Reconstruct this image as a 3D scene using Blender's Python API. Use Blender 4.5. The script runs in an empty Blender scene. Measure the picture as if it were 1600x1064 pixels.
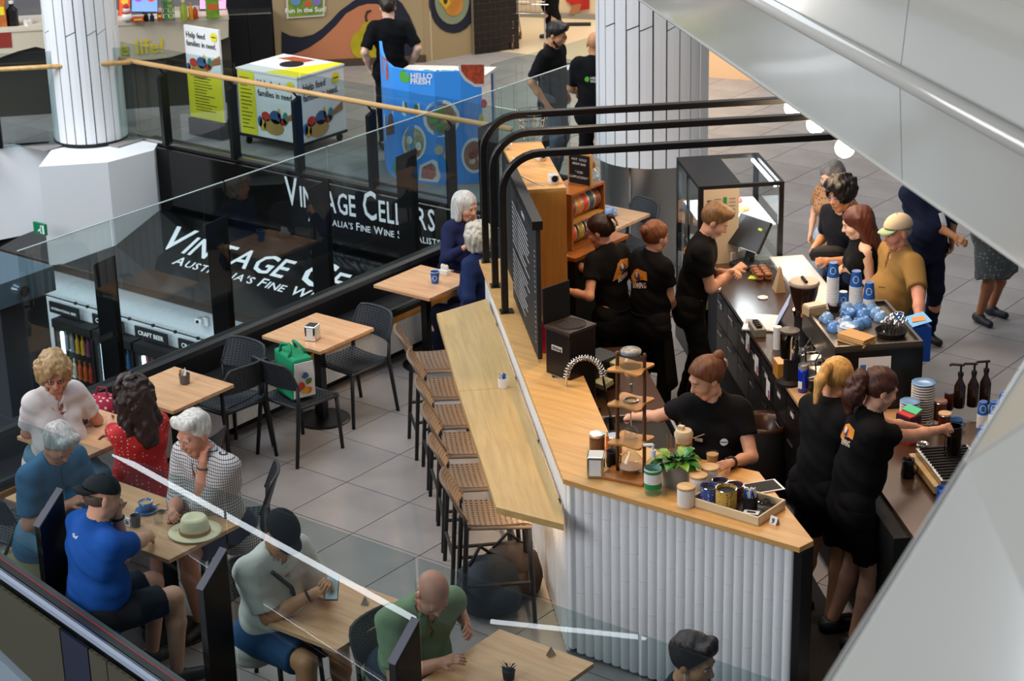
import bpy, bmesh, math, random
import numpy as np
from mathutils import Vector, Matrix
from mathutils.bvhtree import BVHTree
random.seed(7)
sc = bpy.context.scene
COL = sc.collection
PI = math.pi
# ------------------------------------------------------------------ camera (calibrated on the 0.6 m floor tiles)
FPX = 3200.0
PIT, ROL, YAW = math.radians(21.02), math.radians(-1.374), math.radians(-38.0)
_f = np.array([math.sin(YAW)*math.cos(PIT), math.cos(YAW)*math.cos(PIT), -math.sin(PIT)])
_r = np.array([math.cos(YAW), -math.sin(YAW), 0.0])
_u = np.cross(_r, _f)
RR = _r*math.cos(ROL)+_u*math.sin(ROL)
UU = -_r*math.sin(ROL)+_u*math.cos(ROL)
CM = np.array([0, 0, 6.35])
cam = bpy.data.cameras.new('camera'); camo = bpy.data.objects.new('camera', cam); COL.objects.link(camo)
cam.sensor_width = 36; cam.lens = FPX*36/1600; cam.clip_end = 200
camo.matrix_world = Matrix(((RR[0], UU[0], -_f[0], CM[0]), (RR[1], UU[1], -_f[1], CM[1]), (RR[2], UU[2], -_f[2], CM[2]), (0, 0, 0, 1)))
cam.dof.use_dof = True; cam.dof.focus_distance = 12.2; cam.dof.aperture_fstop = 5.6
sc.camera = camo
# ------------------------------------------------------------------ light
w = bpy.data.worlds.new('world'); sc.world = w; w.use_nodes = True
w.node_tree.nodes['Background'].inputs[0].default_value = (0.62, 0.72, 0.85, 1)
w.node_tree.nodes['Background'].inputs[1].default_value = 0.22
def area(name, loc, size, energy, color, rot=(0, 0, 0), sy=None):
    l = bpy.data.lights.new(name, 'AREA'); l.energy = energy; l.color = color; l.size = size
    if sy: l.shape = 'RECTANGLE'; l.size_y = sy
    o = bpy.data.objects.new(name, l); COL.objects.link(o); o.location = loc; o.rotation_euler = rot; return o
def spot(name, loc, target, energy, color, ang=70, blend=.6, size=.12):
    l = bpy.data.lights.new(name, 'SPOT'); l.energy = energy; l.color = color; l.spot_size = math.radians(ang); l.spot_blend = blend; l.shadow_soft_size = size
    o = bpy.data.objects.new(name, l); COL.objects.link(o); o.location = loc
    o.rotation_euler = (Vector(target)-Vector(loc)).to_track_quat('-Z', 'Y').to_euler(); return o
area('atrium_skylight', (-10.5, 9.5, 11.0), 7, 700, (0.84, 0.92, 1.0), (0, 0, 0), 8)
fl_ = area('front_fill_light', (-10.5, -3.0, 8.0), 7, 950, (0.97, 0.97, 1.0), (0, 0, 0), 5); fl_.rotation_euler = (Vector((-8.5, 12, 0.5))-Vector((-10.5, -3, 8.0))).to_track_quat('-Z', 'Y').to_euler()  # fill light added to brighten upright faces turned to the camera
vl_ = area('void_fill_light', (-20.5, 8.5, 7.5), 5, 1150, (0.9, 0.94, 1.0), (0, 0, 0), 4); vl_.rotation_euler = (Vector((-16.5, 15.5, 0.8))-Vector((-20.5, 8.5, 7.5))).to_track_quat('-Z', 'Y').to_euler()  # fill light added over the void to brighten the left column and plinth
area('mall_ceiling_light', (-13.0, 20.0, 8.0), 8, 620, (1.0, 0.93, 0.84), (0, 0, 0), 6)
area('wine_wall_fill', (-15.5, 13.9, -1.5), 6, 22, (.9, .95, 1), (math.radians(35), 0, 0), .3)  # area light added so the lower tiled wall shows bright
WARM = (1.0, 0.62, 0.30)
for i, (a_, b_) in enumerate([(-15.2, 2.5), (-13.9, 2.6), (-12.4, 2.5), (-11.0, 2.6)]):
    x_, y_ = (a_+b_)/math.sqrt(2), (b_-a_)/math.sqrt(2)
    spot('kiosk_downlight', (x_, y_, 3.9), (x_, y_, 0), 85, WARM, 95)
for i, (a_, b_) in enumerate([(-14.2, 4.0), (-12.4, 4.1), (-10.6, 4.3)]):
    x_, y_ = (a_+b_)/math.sqrt(2), (b_-a_)/math.sqrt(2)
    spot('kiosk_downlight', (x_, y_, 3.9), (x_-.2, y_-.2, 0), 75, WARM, 85)
sc.view_settings.view_transform = 'Standard'; sc.view_settings.look = 'None'
sc.view_settings.gamma = 1.0; sc.view_settings.use_curve_mapping = False
sc.view_settings.exposure = 0.0
sc.cycles.use_denoising = True
sc.cycles.max_bounces = 8; sc.cycles.transparent_max_bounces = 24
sc.cycles.sample_clamp_indirect = 4
# ------------------------------------------------------------------ measuring helpers: a photo point plus a real height gives a world point
def ray(x, y):
    d = RR*(x-800)+UU*(532-y)+_f*FPX
    return d/np.linalg.norm(d)
def at(x, y, z=0.0):
    d = ray(x, y); return CM+d*((z-CM[2])/d[2])
def onx(x, y, c): d = ray(x, y); return CM+d*((c-CM[0])/d[0])
def ony(x, y, c): d = ray(x, y); return CM+d*((c-CM[1])/d[1])
def onpl(x, y, o, n):
    d = ray(x, y); n = np.array(n, float); return CM+d*(np.dot(np.array(o)-CM, n)/np.dot(d, n))
def atd(x, y, dist): return CM+ray(x, y)*dist
R2 = math.sqrt(2)
def ab(a, b): return ((a+b)/R2, (b-a)/R2)          # kiosk axes: a runs along the diagonal bar, b across it
# ------------------------------------------------------------------ materials
MATS = {}
def mat(name, col, rough=.5, metal=0., spec=.5, coat=0., emit=None, es=1., var=0., vs=8., bump=0., bs=60., trans=0., sss=0., stretch=None, ior=1.45, coord='Object'):
    if name in MATS: return MATS[name]
    m = bpy.data.materials.new(name); m.use_nodes = True; nt = m.node_tree; b = nt.nodes['Principled BSDF']
    I = b.inputs
    I['Base Color'].default_value = (*col, 1); I['Roughness'].default_value = rough; I['Metallic'].default_value = metal
    I['Specular IOR Level'].default_value = spec; I['Coat Weight'].default_value = coat; I['Coat Roughness'].default_value = .08
    I['Transmission Weight'].default_value = trans; I['IOR'].default_value = ior
    if sss: I['Subsurface Weight'].default_value = sss; I['Subsurface Radius'].default_value = (.02, .008, .004); I['Subsurface Scale'].default_value = .5
    if emit: I['Emission Color'].default_value = (*emit, 1); I['Emission Strength'].default_value = es
    if var or bump:
        tc = nt.nodes.new('ShaderNodeTexCoord'); mp = nt.nodes.new('ShaderNodeMapping'); nt.links.new(tc.outputs[coord], mp.inputs[0])
        if stretch: mp.inputs['Scale'].default_value = stretch
    if var:
        n = nt.nodes.new('ShaderNodeTexNoise'); n.inputs['Scale'].default_value = vs; n.inputs['Detail'].default_value = 5; nt.links.new(mp.outputs[0], n.inputs[0])
        r = nt.nodes.new('ShaderNodeValToRGB'); e = r.color_ramp.elements
        e[0].position = .3; e[1].position = .7
        e[0].color = (*[c*(1-var) for c in col], 1); e[1].color = (*[min(1, c*(1+var)) for c in col], 1)
        nt.links.new(n.outputs[0], r.inputs[0]); nt.links.new(r.outputs[0], I['Base Color'])
    if bump:
        n2 = nt.nodes.new('ShaderNodeTexNoise'); n2.inputs['Scale'].default_value = bs; n2.inputs['Detail'].default_value = 4; nt.links.new(mp.outputs[0], n2.inputs[0])
        bp = nt.nodes.new('ShaderNodeBump'); bp.inputs['Strength'].default_value = bump; bp.inputs['Distance'].default_value = .01
        nt.links.new(n2.outputs[0], bp.inputs['Height']); nt.links.new(bp.outputs[0], I['Normal'])
    MATS[name] = m; return m
def wood(name, c1, c2, ax=0, sc_=1.0, rough=.38, rot=0.):
    if name in MATS: return MATS[name]
    m = bpy.data.materials.new(name); m.use_nodes = True; nt = m.node_tree; b = nt.nodes['Principled BSDF']
    tc = nt.nodes.new('ShaderNodeTexCoord'); mp = nt.nodes.new('ShaderNodeMapping'); nt.links.new(tc.outputs['Object'], mp.inputs[0])
    mp.inputs['Rotation'].default_value = (0, 0, rot)
    s = [22*sc_]*3; s[ax] = 1.6*sc_
    mp2 = nt.nodes.new('ShaderNodeMapping'); mp2.inputs['Scale'].default_value = s; nt.links.new(mp.outputs[0], mp2.inputs[0])
    n = nt.nodes.new('ShaderNodeTexNoise'); n.inputs['Scale'].default_value = 1; n.inputs['Detail'].default_value = 8; n.inputs['Roughness'].default_value = .65
    n.inputs['Distortion'].default_value = .6; nt.links.new(mp2.outputs[0], n.inputs[0])
    r = nt.nodes.new('ShaderNodeValToRGB'); e = r.color_ramp.elements; e[0].position = .32; e[1].position = .66
    e[0].color = (*c1, 1); e[1].color = (*c2, 1)
    nt.links.new(n.outputs[0], r.inputs[0]); nt.links.new(r.outputs[0], b.inputs['Base Color'])
    b.inputs['Roughness'].default_value = rough; b.inputs['Specular IOR Level'].default_value = .4
    MATS[name] = m; return m
def glassm(name, tint, ior=1.5, rough=0.0):
    m = bpy.data.materials.new(name); m.use_nodes = True; nt = m.node_tree; nt.nodes.clear()
    o = nt.nodes.new('ShaderNodeOutputMaterial'); mx = nt.nodes.new('ShaderNodeMixShader'); fr = nt.nodes.new('ShaderNodeFresnel')
    fr.inputs[0].default_value = ior; t = nt.nodes.new('ShaderNodeBsdfTransparent'); t.inputs[0].default_value = (*tint, 1)
    g = nt.nodes.new('ShaderNodeBsdfGlossy'); g.inputs['Roughness'].default_value = rough; g.inputs['Color'].default_value = (1, 1, 1, 1)
    ge = nt.nodes.new('ShaderNodeNewGeometry'); k = nt.nodes.new('ShaderNodeMath'); k.operation = 'SUBTRACT'; k.inputs[0].default_value = 1; nt.links.new(ge.outputs['Backfacing'], k.inputs[1])
    k2 = nt.nodes.new('ShaderNodeMath'); k2.operation = 'MULTIPLY'; nt.links.new(fr.outputs[0], k2.inputs[0]); nt.links.new(k.outputs[0], k2.inputs[1])
    nt.links.new(k2.outputs[0], mx.inputs[0]); nt.links.new(t.outputs[0], mx.inputs[1]); nt.links.new(g.outputs[0], mx.inputs[2]); nt.links.new(mx.outputs[0], o.inputs[0])
    MATS[name] = m; return m
def checkm(name, base, line, sx=60., th=.82, rough=.8):
    """woven check: thin coloured lines on three axes"""
    m = bpy.data.materials.new(name); m.use_nodes = True; nt = m.node_tree; b = nt.nodes['Principled BSDF']
    tc = nt.nodes.new('ShaderNodeTexCoord'); sp = nt.nodes.new('ShaderNodeSeparateXYZ'); nt.links.new(tc.outputs['Object'], sp.inputs[0])
    outs = []
    ad = nt.nodes.new('ShaderNodeMath'); ad.operation = 'ADD'; nt.links.new(sp.outputs[0], ad.inputs[0]); nt.links.new(sp.outputs[1], ad.inputs[1])
    for src in (ad.outputs[0], sp.outputs[2]):
        a = nt.nodes.new('ShaderNodeMath'); a.operation = 'MULTIPLY'; a.inputs[1].default_value = sx; nt.links.new(src, a.inputs[0])
        c = nt.nodes.new('ShaderNodeMath'); c.operation = 'FRACT'; nt.links.new(a.outputs[0], c.inputs[0])
        d = nt.nodes.new('ShaderNodeMath'); d.operation = 'GREATER_THAN'; d.inputs[1].default_value = th; nt.links.new(c.outputs[0], d.inputs[0]); outs.append(d)
    mx = nt.nodes.new('ShaderNodeMath'); mx.operation = 'MAXIMUM'; nt.links.new(outs[0].outputs[0], mx.inputs[0]); nt.links.new(outs[1].outputs[0], mx.inputs[1])
    cm_ = nt.nodes.new('ShaderNodeMix'); cm_.data_type = 'RGBA'; cm_.inputs[6].default_value = (*base, 1); cm_.inputs[7].default_value = (*line, 1)
    nt.links.new(mx.outputs[0], cm_.inputs[0]); nt.links.new(cm_.outputs[2], b.inputs['Base Color']); b.inputs['Roughness'].default_value = rough
    MATS[name] = m; return m
def dotm(name, base, dot, scale=45., r=.25):
    m = bpy.data.materials.new(name); m.use_nodes = True; nt = m.node_tree; b = nt.nodes['Principled BSDF']
    tc = nt.nodes.new('ShaderNodeTexCoord'); v = nt.nodes.new('ShaderNodeTexVoronoi'); v.inputs['Scale'].default_value = scale; v.inputs['Randomness'].default_value = .35
    nt.links.new(tc.outputs['Object'], v.inputs['Vector'])
    l = nt.nodes.new('ShaderNodeMath'); l.operation = 'LESS_THAN'; l.inputs[1].default_value = r; nt.links.new(v.outputs['Distance'], l.inputs[0])
    cm_ = nt.nodes.new('ShaderNodeMix'); cm_.data_type = 'RGBA'; cm_.inputs[6].default_value = (*base, 1); cm_.inputs[7].default_value = (*dot, 1)
    nt.links.new(l.outputs[0], cm_.inputs[0]); nt.links.new(cm_.outputs[2], b.inputs['Base Color']); b.inputs['Roughness'].default_value = .8
    MATS[name] = m; return m
def rgb(h):
    v = [int(h[i:i+2], 16)/255 for i in (0, 2, 4)]
    return tuple(c/12.92 if c <= .04045 else ((c+.055)/1.055)**2.4 for c in v)
def hx(name, h, **k): return mat(name, rgb(h), **k)
BLACK = hx('black_powder_coat', '0b0b0c', rough=.35)
BLKM = hx('black_matt', '0d0d0e', rough=.7)
BLKP = hx('charcoal_plastic', '1d1f22', rough=.5)
STEEL = hx('brushed_steel', 'b9b6b0', rough=.28, metal=1., bump=.15, bs=30, stretch=(1, 1, 12))
CHROME = hx('chrome', 'd8d6d2', rough=.08, metal=1.)
WHITE = hx('white_paint', 'e6e8ea', rough=.5)
TILEW = hx('white_glazed_tile', 'e8eaec', rough=.22, coat=.3, var=.04, vs=3)
CREAM = hx('cream_laminate', 'c9bda6', rough=.5)
CERW = hx('white_ceramic', 'e6e2da', rough=.2)
CERB = hx('blue_ceramic', '3d6fa8', rough=.2, coat=.5)
CERBL = hx('light_blue_ceramic', '7fa9d8', rough=.25, coat=.5)
NAVYC = hx('dark_blue_ceramic', '17375f', rough=.2, coat=.5)
PAPB = hx('blue_paper', '1b5fae', rough=.55)
PAPW = hx('white_paper', 'e4e4e2', rough=.7)
YEL = hx('yellow_print', 'e6da2c', rough=.6)
BLKT = hx('black_print', '0c0c0c', rough=.6)
WHT = hx('white_print', 'e8ebee', rough=.6)
OAK = wood('light_oak', rgb('b98d52'), rgb('d8b077'), 0, 1.0)
OAKD = wood('light_oak_diagonal', rgb('bf9150'), rgb('d9ad6b'), 0, 1.0, rot=PI/4)
OAKL = wood('pale_oak_diagonal', rgb('aa8c58'), rgb('c1a36c'), 0, 1.0, rot=PI/4)
OAKX = wood('counter_oak', rgb('bd8c50'), rgb('d8aa68'), 0, .8)
ORW = wood('honey_timber', rgb('b0742f'), rgb('c68a3e'), 2, .8)
ORD = wood('amber_timber', rgb('8f5522'), rgb('ad6c2e'), 2, .9)
DKW = wood('walnut_timber', rgb('4a2b16'), rgb('6b4022'), 2, 1.)
GLASS = glassm('balustrade_glass', (.80, .86, .86))
CLEAR = glassm('clear_glass', (.93, .95, .95))
BULB = mat('lamp_glow', (1, .8, .55), emit=(1, .82, .58), es=14)
# ------------------------------------------------------------------ mesh building
class MB:
    def __init__(s): s.v = []; s.f = []
    def add(s, v, f):
        o = len(s.v); s.v += [tuple(map(float, p)) for p in v]; s.f += [tuple(i+o for i in q) for q in f]; return s
    def box(s, c, d, rz=0., rx=0.):
        x, y, z = [k/2 for k in d]
        v = [(-x, -y, -z), (x, -y, -z), (x, y, -z), (-x, y, -z), (-x, -y, z), (x, -y, z), (x, y, z), (-x, y, z)]
        M_ = Matrix.Translation(c) @ Matrix.Rotation(rz, 4, 'Z') @ Matrix.Rotation(rx, 4, 'X')
        return s.add([M_ @ Vector(p) for p in v], [(0, 3, 2, 1), (4, 5, 6, 7), (0, 1, 5, 4), (1, 2, 6, 5), (2, 3, 7, 6), (3, 0, 4, 7)])
    def hexa(s, lo, hi):      # two quads of 4 points
        return s.add(list(lo)+list(hi), [(0, 3, 2, 1), (4, 5, 6, 7), (0, 1, 5, 4), (1, 2, 6, 5), (2, 3, 7, 6), (3, 0, 4, 7)])
    def prism(s, poly, z0, z1):
        n = len(poly); v = [(p[0], p[1], z0) for p in poly]+[(p[0], p[1], z1) for p in poly]
        return s.add(v, [tuple(range(n))[::-1], tuple(range(n, 2*n))]+[(i, (i+1) % n, n+(i+1) % n, n+i) for i in range(n)])
    def sheet(s, pts, n, t):   # 3D polygon extruded by t along n
        pts = [np.array(p, float) for p in pts]; n = np.array(n, float); n = n/np.linalg.norm(n); k = len(pts)
        v = pts+[p+n*t for p in pts]
        return s.add(v, [tuple(range(k))[::-1], tuple(range(k, 2*k))]+[(i, (i+1) % k, k+(i+1) % k, k+i) for i in range(k)])
    def tube(s, path, r, n=8, closed=False):
        P_ = [Vector(p) for p in path]; m = len(P_); rs = r if isinstance(r, (list, tuple)) else [r]*m
        vs = []; prev = None
        for i, p in enumerate(P_):
            a = P_[i-1] if (i > 0 or closed) else p; b = P_[(i+1) % m] if (i < m-1 or closed) else p
            d = (b-a).normalized()
            if prev is None: x = d.orthogonal().normalized()
            else:
                x = prev-d*prev.dot(d); x = x.normalized() if x.length > 1e-6 else d.orthogonal().normalized()
            prev = x; y = d.cross(x)
            vs += [p+(x*math.cos(2*PI*k/n)+y*math.sin(2*PI*k/n))*rs[i] for k in range(n)]
        fs = []
        for i in range(m if closed else m-1):
            j = (i+1) % m
            fs += [(i*n+k, i*n+(k+1) % n, j*n+(k+1) % n, j*n+k) for k in range(n)]
        if not closed: fs += [tuple(range(n))[::-1], tuple(range((m-1)*n, m*n))]
        return s.add(vs, fs)
    def lathe(s, prof, c=(0, 0, 0), n=20, cap=True):
        vs = [(c[0]+r*math.cos(2*PI*k/n), c[1]+r*math.sin(2*PI*k/n), c[2]+z) for r, z in prof for k in range(n)]; m = len(prof)
        fs = [(i*n+k, i*n+(k+1) % n, (i+1)*n+(k+1) % n, (i+1)*n+k) for i in range(m-1) for k in range(n)]
        if cap: fs += [tuple(range(n))[::-1], tuple(range((m-1)*n, m*n))]
        return s.add(vs, fs)
    def xf(s, M_): s.v = [tuple(M_ @ Vector(p)) for p in s.v]; return s
    def mesh(s, name):
        me = bpy.data.meshes.new(name); me.from_pydata(s.v, [], s.f); me.update(); return me
XF = {}
def thing(name, label, cat, loc=(0, 0, 0), rz=0., group=None, kind=None, scale=None):
    o = bpy.data.objects.new(name, None); COL.objects.link(o); o.empty_display_size = .1
    o.location = tuple(map(float, loc)); o.rotation_euler = (0, 0, rz)
    if scale: o.scale = (scale,)*3
    o['label'] = label; o['category'] = cat
    if group: o['group'] = group
    if kind: o['kind'] = kind
    M_ = Matrix.Translation(o.location) @ Matrix.Rotation(rz, 4, 'Z')
    if scale: M_ = M_ @ Matrix.Scale(scale, 4)
    XF[o.name] = M_; return o
def setup(o, parent=None, smooth=False, bv=0., label=None, kind=None):
    if parent is not None: o.parent = parent; 
    if parent is not None: XF[o.name] = XF.get(parent.name, Matrix())
    if smooth:
        o.data.polygons.foreach_set('use_smooth', [True]*len(o.data.polygons))
        if smooth == 'auto': o.data.set_sharp_from_angle(angle=math.radians(40))
    if bv:
        b = o.modifiers.new('bevel', 'BEVEL'); b.width = bv; b.segments = 2; b.limit_method = 'ANGLE'
    if label: o['label'] = label
    if kind: o['kind'] = kind
    return o
def part(name, mb, m, parent=None, world=False, smooth=False, bv=0., label=None, kind=None):
    me = mb.mesh(name) if isinstance(mb, MB) else mb
    if world and parent is not None: me.transform(XF[parent.name].inverted())
    o = bpy.data.objects.new(name, me); COL.objects.link(o)
    if m is not None and not me.materials: me.materials.append(m)
    return setup(o, parent, smooth, bv, label, kind)
def solo(name, mb, m, label, cat, loc=(0, 0, 0), rz=0., group=None, smooth=False, bv=0., kind=None, world=False):
    """a thing that is one mesh"""
    me = mb.mesh(name) if isinstance(mb, MB) else mb
    if world: me.transform((Matrix.Translation(loc) @ Matrix.Rotation(rz, 4, 'Z')).inverted())
    o = bpy.data.objects.new(name, me); COL.objects.link(o)
    if m is not None and not me.materials: me.materials.append(m)
    o.location = tuple(map(float, loc)); o.rotation_euler = (0, 0, rz); setup(o, None, smooth, bv)
    XF[o.name] = Matrix.Translation(o.location) @ Matrix.Rotation(rz, 4, 'Z')
    o['label'] = label; o['category'] = cat
    if group: o['group'] = group
    if kind: o['kind'] = kind
    return o
def struct(name, mb, m, label=None, cat='structure', **k):
    o = part(name, mb, m, **k); o['kind'] = 'structure'; o['label'] = label or name.replace('_', ' '); o['category'] = cat
    XF[o.name] = Matrix(); return o
def link_copy(src, name, M_, parent):     # shares mesh data
    o = bpy.data.objects.new(name, src); COL.objects.link(o); o.parent = parent; o.matrix_local = M_; return o
KIDS = {}
def dup(root, loc, rz, label, group=None, scale=None):
    r = root.copy(); COL.objects.link(r); r.location = tuple(map(float, loc)); r.rotation_euler = (0, 0, rz); r['label'] = label
    if scale: r.scale = (scale,)*3
    if group: r['group'] = group
    XF[r.name] = Matrix.Translation(r.location) @ Matrix.Rotation(rz, 4, 'Z')
    if root.name not in KIDS: KIDS[root.name] = [(c, list(c.children)) for c in root.children]
    for c, gs in KIDS[root.name]:
        d = c.copy(); COL.objects.link(d); d.parent = r
        for g in gs:
            e = g.copy(); COL.objects.link(e); e.parent = d
    return r
TX = {}
def textmesh(s, size=1., align='CENTER', bold=0., sx=1., sh=0.):
    """flat lettering as (verts, faces) in the xy plane"""
    key = (s, align, bold)
    if key not in TX:
        c = bpy.data.curves.new('t', 'FONT'); c.body = s; c.size = 1; c.align_x = align; c.resolution_u = 2; c.offset = bold; c.space_line = .95
        o = bpy.data.objects.new('t', c); COL.objects.link(o)
        dg = bpy.context.evaluated_depsgraph_get(); me = bpy.data.meshes.new_from_object(o.evaluated_get(dg))
        TX[key] = ([tuple(v.co) for v in me.vertices], [tuple(p.vertices) for p in me.polygons])
        bpy.data.objects.remove(o); bpy.data.curves.remove(c); bpy.data.meshes.remove(me)
    v, f = TX[key]
    return [(p[0]*size*sx+p[1]*size*sh, p[1]*size) for p in v], f
def lay(mb, vf, o, ex, ey, off=0.):
    """lay 2D geometry on the plane o + x*ex + y*ey, lifted by off"""
    v, f = vf; o, ex, ey = [np.array(k, float) for k in (o, ex, ey)]; n = np.cross(ex, ey); n = n/np.linalg.norm(n)
    return mb.add([o+ex*p[0]+ey*p[1]+n*off for p in v], f)
def poly2(pts): return list(pts), [tuple(range(len(pts)))]
def disc2(cx, cy, rx, ry=None, n=20, a0=0.): ry = ry or rx; return poly2([(cx+rx*math.cos(2*PI*k/n+a0), cy+ry*math.sin(2*PI*k/n+a0)) for k in range(n)])
def rect2(x0, y0, x1, y1): return poly2([(x0, y0), (x1, y0), (x1, y1), (x0, y1)])
def blob2(cx, cy, r, n=9, j=.35): return poly2([(cx+r*(1-random.random()*j)*math.cos(2*PI*k/n), cy+r*(1-random.random()*j)*math.sin(2*PI*k/n)) for k in range(n)])
# ================================================================== SETTING
def mt_floor():
    return mat('grey_stone_tile', rgb('8f8a88'), rough=.42, var=.13, vs=2.2, bump=.05, bs=25, spec=.5)
FT = mt_floor(); FTB = mat('brown_grey_stone_tile', rgb('756b62'), rough=.38, var=.12, vs=1.5)
JOINT = hx('dark_grout', '3a3634', rough=.9)
fl = MB()
cafe_poly = [(-11.5, 6.95), (2.5, 6.95), (2.5, 27), (-11.5, 27)]
back_poly = [(-17.95, 15.85), (-11.5, 15.85), (-11.5, 34), (-30, 34), (-30, 10), (-24, 10.0)]
fl.prism(cafe_poly, -.42, -.006); fl.prism(back_poly, -.42, -.006)
floor = struct('floor', fl, JOINT, 'grey stone tiled mall floor around the coffee kiosk', 'floor')
gx, gy = at(541.6, 753.4)[:2]
tile_me = MB().box((0, 0, -.006), (.593, .593, .012)).mesh('tile'); tile_me.materials.append(FT)
def proj(p):
    d = np.array(p)-CM; z = d@_f; return 800+FPX*(d@RR)/z, 532-FPX*(d@UU)/z, z
def inpoly(x, y, P_):
    c = False
    for i in range(len(P_)):
        (x1, y1), (x2, y2) = P_[i-1], P_[i]
        if (y1 > y) != (y2 > y) and x < (x2-x1)*(y-y1)/(y2-y1)+x1: c = not c
    return c
cand = []
for i in range(-45, 24):
    for j in range(-5, 45):
        x, y = gx+.6*(i+.5), gy+.6*(j+.5); u_, v_, z_ = proj((x, y, 0))
        if z_ < 1 or not (-900 < u_ < 2300 and -250 < v_ < 1700): continue
        seen = -60 < u_ < 1660 and -40 < v_ < 1110
        if not (inpoly(x, y, cafe_poly) or inpoly(x, y, back_poly)): continue
        if u_ > 1000+(v_+60)*1.45 and v_ < 400: seen = False
        cand.append((z_+(0 if seen else 1000), x, y))
cand.sort()
for z_, x, y in cand[:290]:
    cx = min(x, 9e9); o = link_copy(tile_me, 'tile', Matrix.Translation((x, y, 0)), floor)
rest = MB()
for z_, x, y in cand[290:]: rest.box((x, y, -.006), (.593, .593, .012))
o = part('distant_tiles', rest, FT, floor, kind='stuff')
# slab edge, black fascia with the wine shop sign, sloping black canopy, lower shop wall
FASC = hx('gloss_black_fascia', '0a0a0b', rough=.12, coat=.5)
fb = MB().box((-14.7, 15.77, -.93), (6.9, .1, 1.8))
fascia = thing('shop_fascia', 'gloss black wine shop fascia with white lettering below the far floor edge', 'sign', (-14.7, 15.9, -1.8))
part('panel', fb, FASC, fascia, world=True)
def sm(txt, big, small):   # small capitals: list of (string, size)
    out = []
    for wd in txt.split(' '):
        out.append((wd[0], big)); out.append((wd[1:], small)); out.append((' ', small))
    return out[:-1]
def caps(mb, txt, p0, p1, up, big, small, off=.004, bold=.012):
    """lettering in small capitals from p0 to p1 along one line, letters rising along up"""
    p0, p1, up = [np.array(k, float) for k in (p0, p1, up)]
    L = np.linalg.norm(p1-p0); ex = (p1-p0)/L
    items = []; x = 0
    for s_, k in sm(txt, big, small):
        for ch in s_:
            if ch == ' ': x += .38*k; continue
            v, f = textmesh(ch, k, 'LEFT', bold); xs = [q[0] for q in v]; w_ = max(xs)-min(xs)
            items.append(([(q[0]-min(xs)+x, q[1]) for q in v], f)); x += w_+.11*k
    tot = x; fx = L/tot
    for v, f in items: lay(mb, ([(q[0]*fx, q[1]) for q in v], f), p0, ex, up, off)
Yf = 15.718
a0, a1 = ony(447, 318, Yf), ony(683, 362, Yf)
t1 = MB(); caps(t1, 'VINTAGE CELLARS', a0, a1, (0, 0, 1), .46, .34)
t1 = part('lettering', t1, WHT, fascia, world=True, label='white capitals reading VINTAGE CELLARS')
t2 = MB(); caps(t2, "AUSTRALIA'S FINE WINE SPECIALISTS", ony(482, 345, Yf), ony(690, 385, Yf), (0, 0, 1), .125, .10)
part('lettering', t2, WHT, fascia, world=True, label="white capitals reading AUSTRALIA'S FINE WINE SPECIALISTS")
th = math.radians(22); o_ = np.array([0, 14.5, -1.2]); dn = np.array([0, math.cos(th), math.sin(th)]); nn = np.array([0, -math.sin(th), math.cos(th)])
canopy = thing('shop_canopy', 'sloping gloss black canopy with large slanted white wine shop lettering', 'sign', (-15, 14.5, -1.2))
cb = MB(); L_ = 1.2
lo = [(-19.6, 14.5, -1.2), (-12.0, 14.5, -1.2), tuple(np.array([-12.0, 14.5, -1.2])+dn*L_), tuple(np.array([-19.6, 14.5, -1.2])+dn*L_)]
cb.sheet(lo, -nn, .07); part('panel', cb, FASC, canopy, world=True)
part('edge_strip', MB().box((-15.8, 14.48, -1.24), (7.6, .04, .09)), hx('bronze_edge', '3c332b', rough=.4), canopy, world=True)
b0, b1 = onpl(243, 385, o_, nn), onpl(690, 482, o_, nn); b1[1] = b0[1]; b1[2] = b0[2]
c1 = MB(); caps(c1, 'VINTAGE CELLARS', b0, b1, dn, .56, .42)
part('lettering', c1, WHT, canopy, world=True, label='large slanted white capitals reading VINTAGE CELLARS')
b0, b1 = onpl(268, 412, o_, nn), onpl(655, 500, o_, nn); b1[1] = b0[1]; b1[2] = b0[2]
c2 = MB(); caps(c2, "AUSTRALIA'S FINE WINE SPECIALISTS", b0, b1, dn, .19, .15)
part('lettering', c2, WHT, canopy, world=True, label="slanted white capitals reading AUSTRALIA'S FINE WINE SPECIALISTS")
# lower shop: wall faced with small white tiles
m = bpy.data.materials.new('small_white_wall_tiles'); m.use_nodes = True; nt = m.node_tree
tc = nt.nodes.new('ShaderNodeTexCoord'); mp = nt.nodes.new('ShaderNodeMapping'); mp.inputs['Rotation'].default_value = (PI/2, 0, 0)
br = nt.nodes.new('ShaderNodeTexBrick'); br.inputs['Scale'].default_value = 9; br.inputs['Color1'].default_value = (.62, .68, .72, 1); br.inputs['Color2'].default_value = (.66, .72, .76, 1)
br.inputs['Mortar'].default_value = (.42, .45, .48, 1); br.inputs['Mortar Size'].default_value = .012; br.offset = .5
nt.links.new(tc.outputs['Object'], mp.inputs[0]); nt.links.new(mp.outputs[0], br.inputs[0]); nt.links.new(br.outputs[0], nt.nodes['Principled BSDF'].inputs['Base Color'])
nt.nodes['Principled BSDF'].inputs['Roughness'].default_value = .3
Yw = 14.62
struct('wall_lower_shop', MB().box((-15.6, Yw+.06, -2.9), (8.4, .12, 3.3)), m, 'white tiled wall of the wine shop on the level below', 'wall')
ZF = ony(150, 519, Yw-.18)[2]-2.07
struct('floor_lower', MB().box((-16, 9.5, ZF-.05), (12, 11, .1)), hx('dark_lower_floor', '4a463f', rough=.5), 'dark floor of the level below the void', 'floor')
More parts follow.
